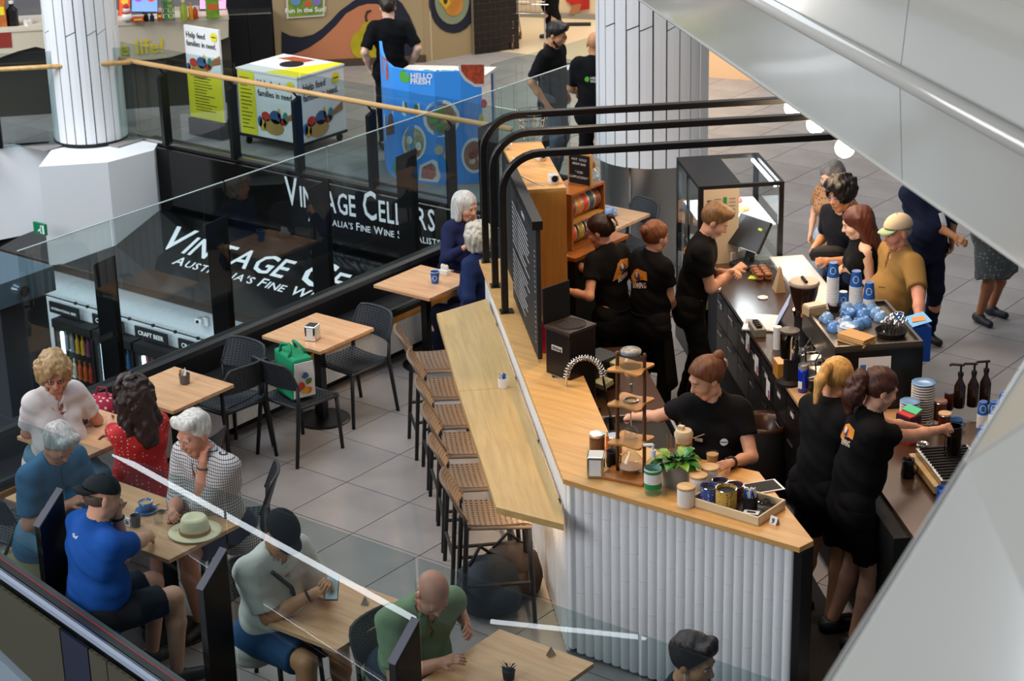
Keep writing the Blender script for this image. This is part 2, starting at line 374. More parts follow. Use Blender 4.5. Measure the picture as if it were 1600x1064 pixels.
struct('wall_lower_left', MB().box((-21.6, 12, -2.6), (.1, 5.3, 4.1)), hx('olive_wall', '46402e', rough=.6), 'dim olive wall of the level below', 'wall')
# sign boards on a rail
rail = thing('sign_rail', 'thin black rail carrying the beer aisle signs over the white tiles', 'rail', (-16, Yw, -2))
r0, r1 = ony(55, 458, Yw-.1), ony(350, 538, Yw-.1); zr = (r0[2]+r1[2])/2
rb = MB().tube([(r0[0], Yw-.1, zr), (r1[0], Yw-.1, zr)], .008, 6)
for x in (118, 136, 166, 200, 236, 270, 305, 342):
    p = ony(x, 475, Yw-.1); rb.box((p[0], Yw-.1, zr), (.03, .03, .03))
part('rail_bar', rb, BLKM, rail, world=True)
for n, (x0, y0, x1, y1, tx) in enumerate([(78, 469, 123, 494, 'INTERNATIONAL BEER'), (145, 487, 193, 512, 'CRAFT BEER'), (211, 503, 261, 530, 'CRAFT BEER'), (279, 522, 330, 549, 'CRAFT BEER')]):
    p0 = ony(x0, (y0+y0+17)/2+1, Yw-.1); p1 = ony(x1, y1-7, Yw-.1); zc = zr-.13; wd = p1[0]-p0[0]
    s_ = thing('aisle_sign', ['black aisle sign reading INTERNATIONAL BEER', 'craft beer sign half hidden behind the first glass post', 'craft beer sign right of the first glass post', 'craft beer sign nearest the black bench'][n], 'sign', ((p0[0]+p1[0])/2, Yw-.1, zc-.06), group='beer aisle signs')
    part('board', MB().box((0, 0, .06), (wd, .02, .135)), BLKM, s_)
    part('lettering', lay(MB(), textmesh(tx, .075 if n else .042, 'CENTER', .01), (0, -.011, .035), (1, 0, 0), (0, 0, 1), .002), WHT, s_)
# fridges of the lower shop
FRL = mat('fridge_light', (.7, .85, 1), emit=(.75, .88, 1), es=3.5)
cols_ = ['b33a2a', 'c79a2e', '2f6b3c', 'd9d2b8', '7a2f63', '2b5f8e', 'c4571f', '8e9296', '466b2a']
BOT = [hx('bottle_print_%d' % i, c, rough=.3) for i, c in enumerate(cols_)]
for n, x0 in enumerate((80, 143, 207, 270)):
    p0 = ony(x0, 500+(x0-80)*.26, Yw-.18); p1 = ony(x0+60, 500+(x0-20)*.26, Yw-.18); xa, xb = p0[0], p1[0]; zt = -2.45+0*n
    fr = thing('drinks_fridge', ['upright drinks fridge furthest left under the INTERNATIONAL BEER sign', 'drinks fridge behind the first glass post', 'drinks fridge right of the first glass post', 'drinks fridge beside the black bench back'][n], 'fridge', ((xa+xb)/2, Yw+.12, ZF), group='drinks fridges')
    wd = xb-xa; b = MB()
    b.box((0, .28, 1.0), (wd, .04, 2.0)); b.box((-wd/2+.02, 0, 1.0), (.04, .56, 2.0)); b.box((wd/2-.02, 0, 1.0), (.04, .56, 2.0)); b.box((0, 0, 2.02), (wd, .6, .1)); b.box((0, 0, .05), (wd, .6, .1))
    b.box((0, -.15, 1.0), (wd-.05, .01, 1.95)); part('cabinet', b, BLKM, fr)
    part('light_tube', MB().box((-wd/2+.07, -.22, 1.05), (.035, .03, 1.7)), FRL, fr, label='cool white light tube')
    for k in range(5):
        z = .35+.33*k; part('shelf', MB().box((0, .04, z), (wd-.1, .44, .02)), STEEL, fr)
        bb = [MB() for _ in range(3)]; nb = 6
        for q in range(nb): bb[(q//2+k) % 3].lathe([(.026, 0), (.026, .15), (.011, .19), (.011, .24)], (-wd/2+.13+q*(wd-.2)/(nb-1), -.21, z+.01), 8)
        for q in range(3):
            o = part('bottles', bb[q], BOT[(q*3+k+n) % 9], fr); o['kind'] = 'stuff'
    part('door', MB().box((0, -.29, 1.05), (wd-.06, .012, 1.8)), CLEAR, fr, label='clear glass fridge door')
sw = thing('security_camera', 'small white security camera on the tiled wall of the lower shop', 'camera', ony(322, 502, Yw-.02))
part('mount', MB().box((0, .0, 0), (.07, .03, .1)), WHITE, sw, bv=.005); part('camera_body', MB().box((-.07, -.03, 0), (.1, .06, .055)), WHITE, sw, bv=.008); part('lens', MB().tube([(-.07, -.06, 0), (-.07, -.075, 0)], .018, 12), BLKM, sw)
# pale bulkhead left of the column and exit sign
bd = np.array([.73, .68, 0]); e0 = at(-40, 233); e1 = at(76, 224)
bh = MB().sheet([tuple(e0), tuple(e1), tuple(e1-np.array([0, 0, 1.05])), tuple(e0-np.array([0, 0, 1.15]))], (-.68, .73, 0), .1)
struct('wall_bulkhead', bh, WHITE, 'pale blue-white bulkhead below the far left walkway', 'wall')
ex = ony(63, 357, 14.1); es_ = thing('exit_sign', 'small green exit sign under the white bulkhead', 'sign', ex)
part('panel', MB().box((0, 0, 0), (.2, .03, .13)), hx('exit_green', '0f7a4c', rough=.5), es_)
part('running_figure', lay(lay(lay(MB(), disc2(.03, .035, .012), (0, -.016, 0), (1, 0, 0), (0, 0, 1)), poly2([(0, 0), (.03, .02), (.02, -.02), (.04, -.05), (.02, -.05), (0, -.02), (-.03, -.04), (-.03, -.025)]), (0, -.016, 0), (1, 0, 0), (0, 0, 1)), rect2(.05, -.05, .08, .05), (0, -.016, 0), (1, 0, 0), (0, 0, 1)), WHT, es_)
# ------------------------------------------------------------------ columns
def column(name, lab, c, r, z0, z1, n=22, groove=None):
    t = thing(name, lab, 'column', (c[0], c[1], z0), kind='structure')
    part('core', MB().lathe([(r-.012, .0), (r-.012, z1-z0)], (0, 0, 0), 48), hx('dark_joint', '2b2a2a', rough=.8), t)
    random.seed(3)
    me = {}
    for k in range(n):
        a = 2*PI*k/n; a2 = 2*PI*(k+1)/n; g = .007/r; zs = [0]
        while zs[-1] < z1-z0-.01: zs.append(min(z1-z0, zs[-1]+random.choice([1.3, 1.7, 2.1, 2.6])))
        for i in range(len(zs)-1):
            h = .006; s0 = .05 if i else 0; s1 = .05 if i < len(zs)-2 else 0   # slanted joints between boards
            pr_ = r+random.uniform(-.003, .008)
            q = lambda an, rr, z: (rr*math.cos(an), rr*math.sin(an), z)
            am = (a+a2)/2
            lo_ = [q(a+g, r-.02, zs[i]+h), q(a2-g, r-.02, zs[i]+h+s0), q(a2-g, r-.02, zs[i+1]-h+s1), q(a+g, r-.02, zs[i+1]-h)]
            mi = [q(am, pr_, zs[i]+h+s0/2), q(am, pr_, zs[i+1]-h+s1/2)]
            hi = [q(a+g, pr_, zs[i]+h), q(a2-g, pr_, zs[i]+h+s0), q(a2-g, pr_, zs[i+1]-h+s1), q(a+g, pr_, zs[i+1]-h)]
            mb = MB(); mb.add(lo_+hi+mi, [(4, 8, 9, 7), (8, 5, 6, 9), (0, 4, 7, 3), (1, 2, 6, 5), (0, 1, 5, 8, 4), (3, 7, 9, 6, 2)])
            part('panel', mb, WHITE, t)
    return t
C1 = at(143, 214)[:2]
column('column', 'round white panelled column on a white plinth at the left', C1, .425, .0, 4.6)
PLN = MB(); pc = np.array(C1); q_ = [(-.78, -.62), (-.33, -1.05), (.42, -.62), (.9, .1), (.5, .75), (-.4, .8)]
rt = np.array([.788, .616]); fw = np.array([-.616, .788])
pp = [at(60, 258)[:2], at(168, 251)[:2], at(240, 232)[:2]]
pp += [pp[2]+fw*.75, pp[0]+fw*.75]
struct('plinth', PLN.prism([tuple(p) for p in pp], -1.2, -.02), WHITE, 'white angular plinth under the left column', 'plinth')
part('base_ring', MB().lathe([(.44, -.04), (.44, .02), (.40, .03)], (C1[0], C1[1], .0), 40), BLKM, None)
bpy.data.objects['base_ring']['label'] = 'black ring at the foot of the left column'; bpy.data.objects['base_ring']['category'] = 'column ring'; bpy.data.objects['base_ring']['kind'] = 'structure'
cL, cR = at(938, 262, .93), at(1101, 245, .93); C2 = (cL[:2]+cR[:2])/2+np.array([-.616, .788])*.1; r2_ = np.linalg.norm(cL-cR)/2*1.0
column('column', 'broad white panelled column behind the kiosk with a steel lower casing', C2, r2_, .98, 5.4, 26)
cs = MB().lathe([(r2_-.03, 0), (r2_-.03, .99)], (C2[0], C2[1], 0), 56)
o = struct('column_casing', cs, STEEL, 'brushed steel casing around the foot of the broad white column', 'column', smooth='auto')
for k in (.2, 2.3, 4.4): part('seam_strip', MB().box((C2[0]+(r2_-.028)*math.cos(k-1.6), C2[1]+(r2_-.028)*math.sin(k-1.6), .5), (.02, .02, .98), k-1.6), CHROME, o)
# ------------------------------------------------------------------ balustrades
def fin(h, d=.2, t=.05, sl=.17):     # post profile in local y (towards viewer side negative) and z
    return MB().sheet([(-t/2, -d, 0), (-t/2, -d, h-sl), (-t/2, 0, h), (-t/2, .0, 0)], (1, 0, 0), t)
CAPM = hx('grey_post_cap', '55565e', rough=.4)
Yn = 7.03
zt_ = np.mean([ony(x, y, Yn)[2] for x, y in ((0, 658), (340, 772), (640, 872), (1005, 992))])
pz = np.mean([ony(x, y, Yn)[2] for x, y in ((100, 768), (352, 858), (650, 968))])
xs = [ony(x, y, Yn)[0] for x, y in ((95, 770), (350, 860), (650, 968))]
stp = (xs[2]-xs[0])/2; px_ = [xs[0]-stp]+xs+[xs[2]+stp*k for k in (1, 2, 3)]
nb_ = thing('glass_balustrade', 'near glass balustrade with black fin posts in front of the seated customers', 'balustrade', (-7, Yn, 0))
for x in px_:
    p_ = fin(pz).xf(Matrix.Translation((x, Yn, 0))); part('post', p_, BLACK, nb_, world=True, bv=.004)
    part('post_cap', MB().sheet([(x-.027, Yn-.203, pz-.165), (x+.027, Yn-.203, pz-.165), (x+.027, Yn+.002, pz+.005), (x-.027, Yn+.002, pz+.005)], (0, -.64, .77), .008), CAPM, nb_, world=True, label='grey slanted cap')
for i in range(len(px_)-1):
    part('glass_panel', MB().box(((px_[i]+px_[i+1])/2, Yn+.03, (zt_+.02)/2), (stp-.02, .012, zt_-.02)), GLASS, nb_, world=True)
part('base_channel', MB().box(((px_[0]+px_[-1])/2, Yn+.02, .03), (px_[-1]-px_[0]+.2, .07, .07)), BLKM, nb_, world=True)
# side balustrade behind the bench
Xs = -11.36
zs_ = np.mean([onx(x, y, Xs)[2] for x, y in ((167, 335), (345, 282), (505, 235))]); pz2 = np.mean([onx(x, y, Xs)[2] for x, y in ((172, 392), (347, 333), (508, 283), (645, 240))])
ys = [onx(x, y, Xs)[1] for x, y in ((172, 395), (348, 335), (508, 285), (645, 240))]
sb = thing('glass_balustrade', 'tall glass balustrade with black posts behind the black bench', 'balustrade', (Xs, 11, 0))
for y in ys+[ys[-1]+1.17]:
    f_ = fin(pz2, .2, .06, .1).xf(Matrix.Translation((Xs+.02, y, 0)) @ Matrix.Rotation(-PI/2, 4, 'Z')); part('post', f_, BLACK, sb, world=True, bv=.004)
yy = [onx(20, 395, Xs)[1]]+ys+[ys[-1]+1.17, ys[-1]+2.3]
for i in range(len(yy)-1):
    part('glass_panel', MB().box((Xs+.04, (yy[i]+yy[i+1])/2, zs_/2+.2), (.012, yy[i+1]-yy[i]-.02, zs_-.4)), GLASS, sb, world=True)
    part('edge_trim', MB().box((Xs+.04, (yy[i]+yy[i+1])/2, zs_+.001), (.014, yy[i+1]-yy[i]-.02, .006)), hx('polished_glass_edge', 'b6c4c0', rough=.2), sb, world=True)
# far balustrade with a timber handrail
Yb = 15.88
fb_ = thing('glass_balustrade', 'far glass balustrade with timber handrail beyond the void', 'balustrade', (-15, Yb, 0))
xb = [ony(x, y, Yb)[0] for x, y in ((268, 225), (375, 243), (475, 262), (590, 280), (712, 290))]
zg = .98+.13; xb0 = ony(205, 217, Yb)[0]
for x in xb: part('post', fin(.86, .12, .05, .05).xf(Matrix.Translation((x, Yb, 0))), BLACK, fb_, world=True); part('bracket', MB().tube([(x, Yb-.03, .84), (x, Yb-.11, .93)], .012, 6), BLKM, fb_, world=True)
ex_ = [xb0-.3]+xb+[xb[-1]+1.05]
for i in range(len(ex_)-1):
    part('glass_panel', MB().box(((ex_[i]+ex_[i+1])/2, Yb+.02, zg/2), (ex_[i+1]-ex_[i]-.02, .012, zg)), GLASS, fb_, world=True)
part('handrail', MB().tube([(xb0-.3, Yb-.12, .95), (ex_[-1]-.2, Yb-.12, .95)], .028, 10), OAK, fb_, world=True, smooth=True)
part('edge_trim', MB().box(((xb0-.3+ex_[-1])/2, Yb-.03, .01), (ex_[-1]-xb0+.3, .06, .03)), STEEL, fb_, world=True)
lb = thing('glass_balustrade', 'short glass balustrade left of the white column', 'balustrade', (-19, 14.7, 0))
l0, l1 = np.array(e0), np.array(at(215, 218)); l0[2] = l1[2] = 0; dd = (l1-l0)/np.linalg.norm(l1-l0); nn_ = np.array([dd[1], -dd[0], 0])
for k in (.3, 1.35): 
    c_ = l0+dd*k; part('post', MB().box((c_[0], c_[1], .42), (.06, .1, .84), math.atan2(dd[1], dd[0])), BLACK, lb, world=True)
part('glass_panel', MB().sheet([l0, l1, l1+np.array([0, 0, zg]), l0+np.array([0, 0, zg])], nn_, .012), GLASS, lb, world=True)
part('handrail', MB().tube([l0+nn_*.1+(0, 0, .95), l1+nn_*.1+(0, 0, .95)], .028, 10), OAK, lb, world=True, smooth=True)
# right-angled glass return beside the broad column
rg = thing('glass_balustrade', 'glass screen running back towards the broad white column', 'balustrade', tuple(at(775, 215)*[1, 1, 0]))
g0 = at(768, 255); g1 = at(938, 200); g0[2] = g1[2] = 0; dr = (g1-g0)/np.linalg.norm(g1-g0)
for i in range(2):
    s0_, s1_ = g0+(g1-g0)*(i*.5+.01), g0+(g1-g0)*(i*.5+.49)
    part('glass_panel', MB().sheet([s0_, s1_, s1_+(0, 0, 1.12), s0_+(0, 0, 1.12)], (dr[1], -dr[0], 0), .012), GLASS, rg, world=True)
    part('post', MB().box(tuple(s1_+(0, 0, .4)), (.05, .09, .8), math.atan2(dr[1], dr[0])), BLACK, rg, world=True)
# ------------------------------------------------------------------ bench along the side glass
bn = thing('banquette', 'long black upholstered bench with white ribbed front along the glass', 'bench', (-10.95, 10.4, 0))
y0_, y1_ = 7.75, 13.5; ym = (y0_+y1_)/2; ly = y1_-y0_
LEA = hx('black_leather', '121316', rough=.42, bump=.1, bs=40)
part('kickboard', MB().box((-10.98, ym, .05), (.44, ly, .1)), BLKM, bn, world=True)
part('carcass', MB().box((-11.0, ym, .24), (.68, ly, .28)), WHITE, bn, world=True)
rb = MB()
k = y0_
ribm = MB().lathe([(.011, -.13), (.011, .13)], n=8).mesh('rib'); ribm.materials.append(WHITE)
inv = XF[bn.name].inverted()
for i in range(int(ly/.0225)):
    if i < 290 and y1_-i*.0225 > 9.3: link_copy(ribm, 'rib', inv @ Matrix.Translation((-10.655, y1_-.02-i*.0225, .235)), bn)
part('timber_edge', MB().box((-10.98, ym, .40), (.72, ly, .05)), ORW, bn, world=True, bv=.004)
part('seat_cushion', MB().box((-10.78, ym, .46), (.30, ly, .08)), LEA, bn, world=True, bv=.03)
part('back_cushion', MB().box((-11.0, ym, .56), (.16, ly, .30)), LEA, bn, world=True, bv=.05)
# ------------------------------------------------------------------ large white cladding of the escalators close to the viewer
CLAD = hx('gloss_white_cladding', 'cfccc2', rough=.16, coat=1., var=.03, vs=1.2, spec=.6)
dv = ray(356, -446)
cl = thing('escalator_cladding', 'big gloss white folded cladding crossing the upper right corner', 'cladding', atd(1500, 200, 6.5), kind='structure')
def line(px, dist, t0, t1): p = atd(*px, dist); return p+dv*t0, p+dv*t1
tA = [(-1.6), (1.15), (6.0), (13)]
P_low, P_rid, P_top, P_t2 = atd(1600, 416, 6.22), atd(1600, 224, 6.1), atd(1600, 14, 7.0), atd(1600, -60, 6.6)
def band(pA, pB, n, r_in=.03):
    for i in range(len(tA)-1):
        g = .004; a_, b_ = tA[i]+g, tA[i+1]-g
        q = [pA+dv*a_, pA+dv*b_, pB+dv*b_, pB+dv*a_]; nr = np.cross(q[1]-q[0], q[3]-q[0]); nr /= np.linalg.norm(nr)
        if np.dot(nr, CM-q[0]) > 0: nr = -nr
        part('panel', MB().sheet([q[0], q[1], q[2], q[3]], nr, .04), CLAD, cl, world=True)
band(P_low, P_rid, 3); band(P_rid, P_top, 3)
rid = MB().tube([P_rid+dv*tA[0], P_rid+dv*tA[-1]], .035, 12); part('ridge_bead', rid, CLAD, cl, world=True, smooth=True)
band(P_top, P_t2, 3)
part('top_rail', MB().tube([P_t2+dv*tA[0], P_t2+dv*tA[-1]], .05, 10), BLACK, cl, world=True)
lowb = MB().tube([P_low+dv*tA[0], P_low+dv*tA[-1]], .008, 8); part('lower_edge', lowb, CLAD, cl, world=True)
c2_ = thing('escalator_cladding', 'gloss grey curved cladding filling the lower right corner', 'cladding', atd(1560, 900, 3.4), kind='structure')
A_, B_, C_, D_, E_, F_ = atd(1640, 511, 3.9), atd(1508, 723, 3.7), atd(1640, 638, 3.5), atd(1262, 1117, 3.3), atd(1700, 1150, 2.9), atd(1700, 600, 3.4)
def slab3(name, pts, tt=.05):
    q = [np.array(p) for p in pts]; nr = np.cross(q[1]-q[0], q[2]-q[0]); nr /= np.linalg.norm(nr)
    if np.dot(nr, CM-q[0]) > 0: nr = -nr
    part(name, MB().sheet(q, nr, tt), CLAD, c2_, world=True)
slab3('panel', [A_, B_, C_]); slab3('panel', [B_, D_, E_]); slab3('panel', [B_, E_, C_]); 
part('crease_bead', MB().tube([B_, C_], .004, 8), CLAD, c2_, world=True); part('edge_bead', MB().tube([A_, B_, D_], .006, 8), CLAD, c2_, world=True)
# ------------------------------------------------------------------ travelator at the lower left
Yt = 6.55
tv = thing('travelator', 'inclined moving walkway with grey side trim and perforated panels at the lower left', 'travelator', (-9, Yt, -.3), kind='structure')
def tl(x, y, c=Yt): return ony(x, y, c)
s0, s1 = tl(-60, 853), tl(420, 1190); tdir = (s1-s0)/np.linalg.norm(s1-s0)
t0b = tl(-60, 876)
wz = abs((s0-t0b)[2])
def strip(name, yoff, zoff, wz_, dy, m, label=None):
    a = s0+np.array([0, yoff, zoff]); b = s1+np.array([0, yoff, zoff])
    part(name, MB().hexa([a, b, b+(0, dy, 0), a+(0, dy, 0)], [a-(0, 0, wz_), b-(0, 0, wz_), b+(0, dy, -wz_), a+(0, dy, -wz_)]), m, tv, world=True, label=label)
strip('side_trim', 0, -.01, .03, .03, hx('pale_grey_trim', '9aa3b4', rough=.3), 'pale grey side trim')
strip('handrail', .045, .0, .03, .045, BLACK, 'black rubber handrail')
strip('chrome_line', .033, -.004, .006, .008, CHROME)
strip('red_line', .10, -.01, .006, .008, hx('red_reflector', 'a8201a', rough=.3))
strip('inner_skirt', .13, -.04, .22, .04, hx('grey_skirt', '3c4444', rough=.35))
strip('floor_edge', .20, -.22, .03, .04, hx('olive_band', '6b6328', rough=.6))
PERF = bpy.data.materials.new('perforated_panel'); PERF.use_nodes = True; nt = PERF.node_tree; bs_ = nt.nodes['Principled BSDF']
tc = nt.nodes.new('ShaderNodeTexCoord'); v = nt.nodes.new('ShaderNodeTexVoronoi'); v.inputs['Scale'].default_value = 85; v.inputs['Randomness'].default_value = 0
l = nt.nodes.new('ShaderNodeMath'); l.operation = 'LESS_THAN'; l.inputs[1].default_value = .4; cm_ = nt.nodes.new('ShaderNodeMix'); cm_.data_type = 'RGBA'
cm_.inputs[6].default_value = (*rgb('67624c'), 1); cm_.inputs[7].default_value = (.006, .006, .006, 1)
nt.links.new(tc.outputs['Object'], v.inputs['Vector']); nt.links.new(v.outputs['Distance'], l.inputs[0]); nt.links.new(l.outputs[0], cm_.inputs[0]); nt.links.new(cm_.outputs[2], bs_.inputs['Base Color']); bs_.inputs['Roughness'].default_value = .5
for i, (xa, xb_) in enumerate(((-60, 92), (94, 136), (138, 165), (167, 420))):
    a = tl(xa, 876+(xa+60)*.702); b = tl(xb_, 876+(xb_+60)*.702)
    m_ = PERF if i != 1 else hx('dark_blue_perforated_post', '23273a', rough=.5)
    part('perforated_panel', MB().hexa([a, b, b+(0, .02, 0), a+(0, .02, 0)], [a-(0, 0, .55), b-(0, 0, .55), b+(0, .02, -.55), a+(0, .02, -.55)]), m_, tv, world=True)
a = tl(-60, 958); b = tl(120, 1130); part('lower_trim', MB().hexa([a-(0, .05, 0), b-(0, .05, 0), b, a], [a-(0, .05, .5), b-(0, .05, .5), b-(0, 0, .5), a-(0, 0, .5)]), hx('pale_blue_grey_skirt', '8b98a2', rough=.35), tv, world=True)
# light strip added to be mirrored as the bright streak in the near glass
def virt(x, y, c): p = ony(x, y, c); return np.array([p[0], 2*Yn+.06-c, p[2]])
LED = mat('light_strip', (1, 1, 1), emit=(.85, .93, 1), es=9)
ls = thing('light_strip', 'added white linear light, placed to be mirrored in the near glass', 'light', virt(400, 830, 8.6))
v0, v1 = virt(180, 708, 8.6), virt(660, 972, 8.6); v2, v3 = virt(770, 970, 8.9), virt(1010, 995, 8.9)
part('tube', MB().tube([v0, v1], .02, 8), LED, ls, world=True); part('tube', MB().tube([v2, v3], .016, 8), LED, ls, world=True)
# ================================================================== KIOSK
def P3(a, b, z): x, y = ab(a, b); return np.array([x, y, z])
def dbox(mb, a0, a1, b0, b1, z0, z1):
    return mb.box(tuple(P3((a0+a1)/2, (b0+b1)/2, (z0+z1)/2)), (abs(a1-a0), abs(b1-b0), abs(z1-z0)), -PI/4)
def toab(p): return (p[0]-p[1])/R2, (p[0]+p[1])/R2
D45 = -PI/4
ZC = 1.2
bar = thing('coffee_bar', 'pale fluted coffee bar with timber top and angled end', 'counter', (-6.6, 9.3, 0))
A_ = ab(-15.1, 1.61); B_ = (-6.6, 8.91); C_ = (-5.0, 8.93); D_ = (-4.98, 9.05); E_ = (-5.70, 9.66); F_ = ab(-11.42, 2.02); G_ = ab(-15.1, 2.02)
E2_ = (-6.65, 9.56)
part('countertop', MB().prism([A_, B_, C_, D_, E_, E2_, F_, G_], ZC-.035, ZC), OAKX, bar, world=True, bv=.003)
part('carcass', MB().prism([ab(-15.1, 1.68), (-6.55, 8.99), (-5.04, 8.99), (-5.04, 9.06), (-5.73, 9.60), (-6.67, 9.50), ab(-11.42, 1.95), ab(-15.1, 1.95)], .08, ZC-.035), BLKM, bar, world=True)
part('plinth', MB().prism([ab(-15.1, 1.71), (-6.52, 9.02), (-5.07, 9.02), (-5.07, 9.06), (-5.73, 9.5), ab(-11.42, 1.9), ab(-15.1, 1.9)], 0, .08), BLKM, bar, world=True)
part('end_panel', MB().hexa([(-5.035, 8.93, .0), (-4.985, 8.93, 0), (-4.985, 9.06, 0), (-5.035, 9.06, 0)], [(-5.035, 8.93, ZC-.037), (-4.985, 8.93, ZC-.037), (-4.985, 9.06, ZC-.037), (-5.035, 9.06, ZC-.037)]), BLACK, bar, world=True)
part('corner_strip', MB().box((-6.585, 8.965, .6), (.06, .05, 1.12), -.4), TILEW, bar, world=True, bv=.01)
# fluted tiles: half round, each a piece
def flute(h, w_=.0655, d=.022, n=7):
    v = []; 
    pts = [(-w_/2+.001, 0)]+[(w_/2*.97*-math.cos(PI*k/n), -d*math.sin(PI*k/n)) for k in range(1, n)]+[(w_/2-.001, 0)]
    return MB().prism(pts, 0, h)
binv = XF[bar.name].inverted()
fm = {}
def put_flute(x, y, z, h, rz):
    k = round(h, 3)
    if k not in fm: m_ = flute(h).mesh('flute_tile'); m_.materials.append(TILEW); m_.polygons.foreach_set('use_smooth', [1]*len(m_.polygons)); m_.set_sharp_from_angle(angle=math.radians(50)); fm[k] = m_
    link_copy(fm[k], 'flute_tile', binv @ Matrix.Translation((x, y, z)) @ Matrix.Rotation(rz, 4, 'Z'), bar)
nfl = int((6.575-5.04)/.0655)
for i in range(nfl):
    x = -6.56+.0655*(i+.5)
    cuts = [.0, .26, .62, .98] if i % 2 else [.0, .44, .80]
    cuts = [c+.04*((i*7) % 5)/5 for c in cuts]; cuts[0] = .02; cuts.append(ZC-.037)
    for k in range(len(cuts)-1): put_flute(x, 8.975, cuts[k]+.001, cuts[k+1]-cuts[k]-.002, 0)
nd = int((15.1-10.99)/.0655)
for i in range(nd):
    p = P3(-10.99-.0655*(i+.5), 1.665, 0)
    if i < 18: put_flute(p[0], p[1], .02, .55, D45); put_flute(p[0], p[1], .572, ZC-.037-.572, D45)
    else: put_flute(p[0], p[1], .02, ZC-.057, D45)
# ledge for the stools
led = thing('bar_ledge', 'long pale oak stool ledge along the diagonal side of the bar', 'ledge', tuple(P3(-13, 1.4, 0)))
La, Lb = 1.22, 1.615
ZL = 1.0
lp = [ab(-14.62, La), ab(-11.06, La), (-6.50, 8.74), ab(-10.98, Lb+.01), ab(-14.62, Lb+.01)]
q1 = at(682, 490, ZL); q2 = at(736, 452, ZL)
lp = [tuple(q1[:2]), tuple(at(775, 792, ZL)[:2]), tuple(at(881, 819, ZL)[:2]), ab(-10.985, Lb+.01), ab(-14.75, Lb+.01)]
am = -12.93
part('ledge_board', MB().prism([lp[0], ab(am-.002, toab((*lp[0], 0))[1]), ab(am-.002, Lb+.01), lp[4]], ZL-.045, ZL), OAKL, led, world=True, bv=.003)
part('ledge_board', MB().prism([ab(am+.002, toab((*lp[0], 0))[1]), lp[1], lp[2], lp[3], ab(am+.002, Lb+.01)], ZL-.045, ZL), OAKL, led, world=True, bv=.003)
for a_ in (-14.3, -13.2, -12.1, -11.2): part('bracket', dbox(MB(), a_-.02, a_+.02, La+.08, Lb+.03, ZL-.12, ZL-.046), BLACK, led, world=True)
part('light_strip', dbox(MB(), -14.5, -11.1, Lb-.05, Lb-.03, ZL-.06, ZL-.047), mat('warm_strip', (1, .8, .5), emit=(1, .72, .42), es=5), led, world=True)
area('ledge_light', tuple(P3(-12.8, Lb-.07, ZL-.07)), 3.4, 22, (1, .7, .42), (0, 0, D45), .04)
# inner bench with sink
ib = thing('work_bench', 'stainless steel work bench with sink behind the diagonal bar', 'bench', tuple(P3(-12.6, 2.3, 0)))
part('cabinet', dbox(MB(), -13.8, -11.4, 2.04, 2.56, .0, .86), BLKM, ib, world=True)
BR = hx('brown_steel_bench', '5a3d29', rough=.3, metal=.7, spec=.5)
part('worktop', dbox(dbox(dbox(MB(), -13.8, -12.55, 2.03, 2.6, .86, .9), -12.55, -11.95, 2.03, 2.12, .86, .9), -11.95, -11.4, 2.03, 2.6, .86, .9), BR, ib, world=True)
part('sink', dbox(dbox(dbox(MB(), -12.55, -11.95, 2.12, 2.6, .70, .72), -12.55, -12.53, 2.12, 2.6, .70, .9), -12.55, -11.95, 2.58, 2.6, .7, .9), STEEL, ib, world=True)
# spring tap
tp = thing('spring_tap', 'tall chrome pull-down tap with coiled spring hose at the sink', 'tap', tuple(at(886, 668, .9)))
b0 = at(886, 668, .9); rt3 = np.array([.788, .616, 0])
z0 = .9
pl = [b0+(0, 0, .0), b0+(0, 0, .36)]
for k in range(1, 13):
    t_ = PI*k/12; pl.append(b0+rt3*(.12-.12*math.cos(t_))+np.array([0, 0, .36+.14*math.sin(t_)]))
pl += [b0+rt3*.27+(0, 0, .2), b0+rt3*.29+(0, 0, .07)]
part('hose', MB().tube(pl, .008, 8), CHROME, tp, world=True, smooth=True)
coil = []
arc = [Vector(p) for p in pl[1:14]]
N = 200
for i in range(N):
    t_ = i/(N-1)*(len(arc)-1); k = min(int(t_), len(arc)-2); p = arc[k].lerp(arc[k+1], t_-k); d = (arc[k+1]-arc[k]).normalized(); x = Vector((-.616, .788, 0)); y = d.cross(x)
    an = 2*PI*i/9; coil.append(p+x*.02*math.cos(an)+y*.02*math.sin(an))
part('spring', MB().tube(coil, .004, 5), CHROME, tp, world=True, smooth=True)
part('spray_head', MB().tube([pl[-1], pl[-1]+rt3*.01-np.array([0, 0, .09])], [.014, .02], 10), BLKP, tp, world=True)
part('lever_arm', MB().tube([b0+(0, 0, .1), b0+rt3*.25+(0, 0, .06)], .01, 8).tube([b0+(0, 0, .0), b0+(0, 0, .06)], .024, 12), CHROME, tp, world=True)
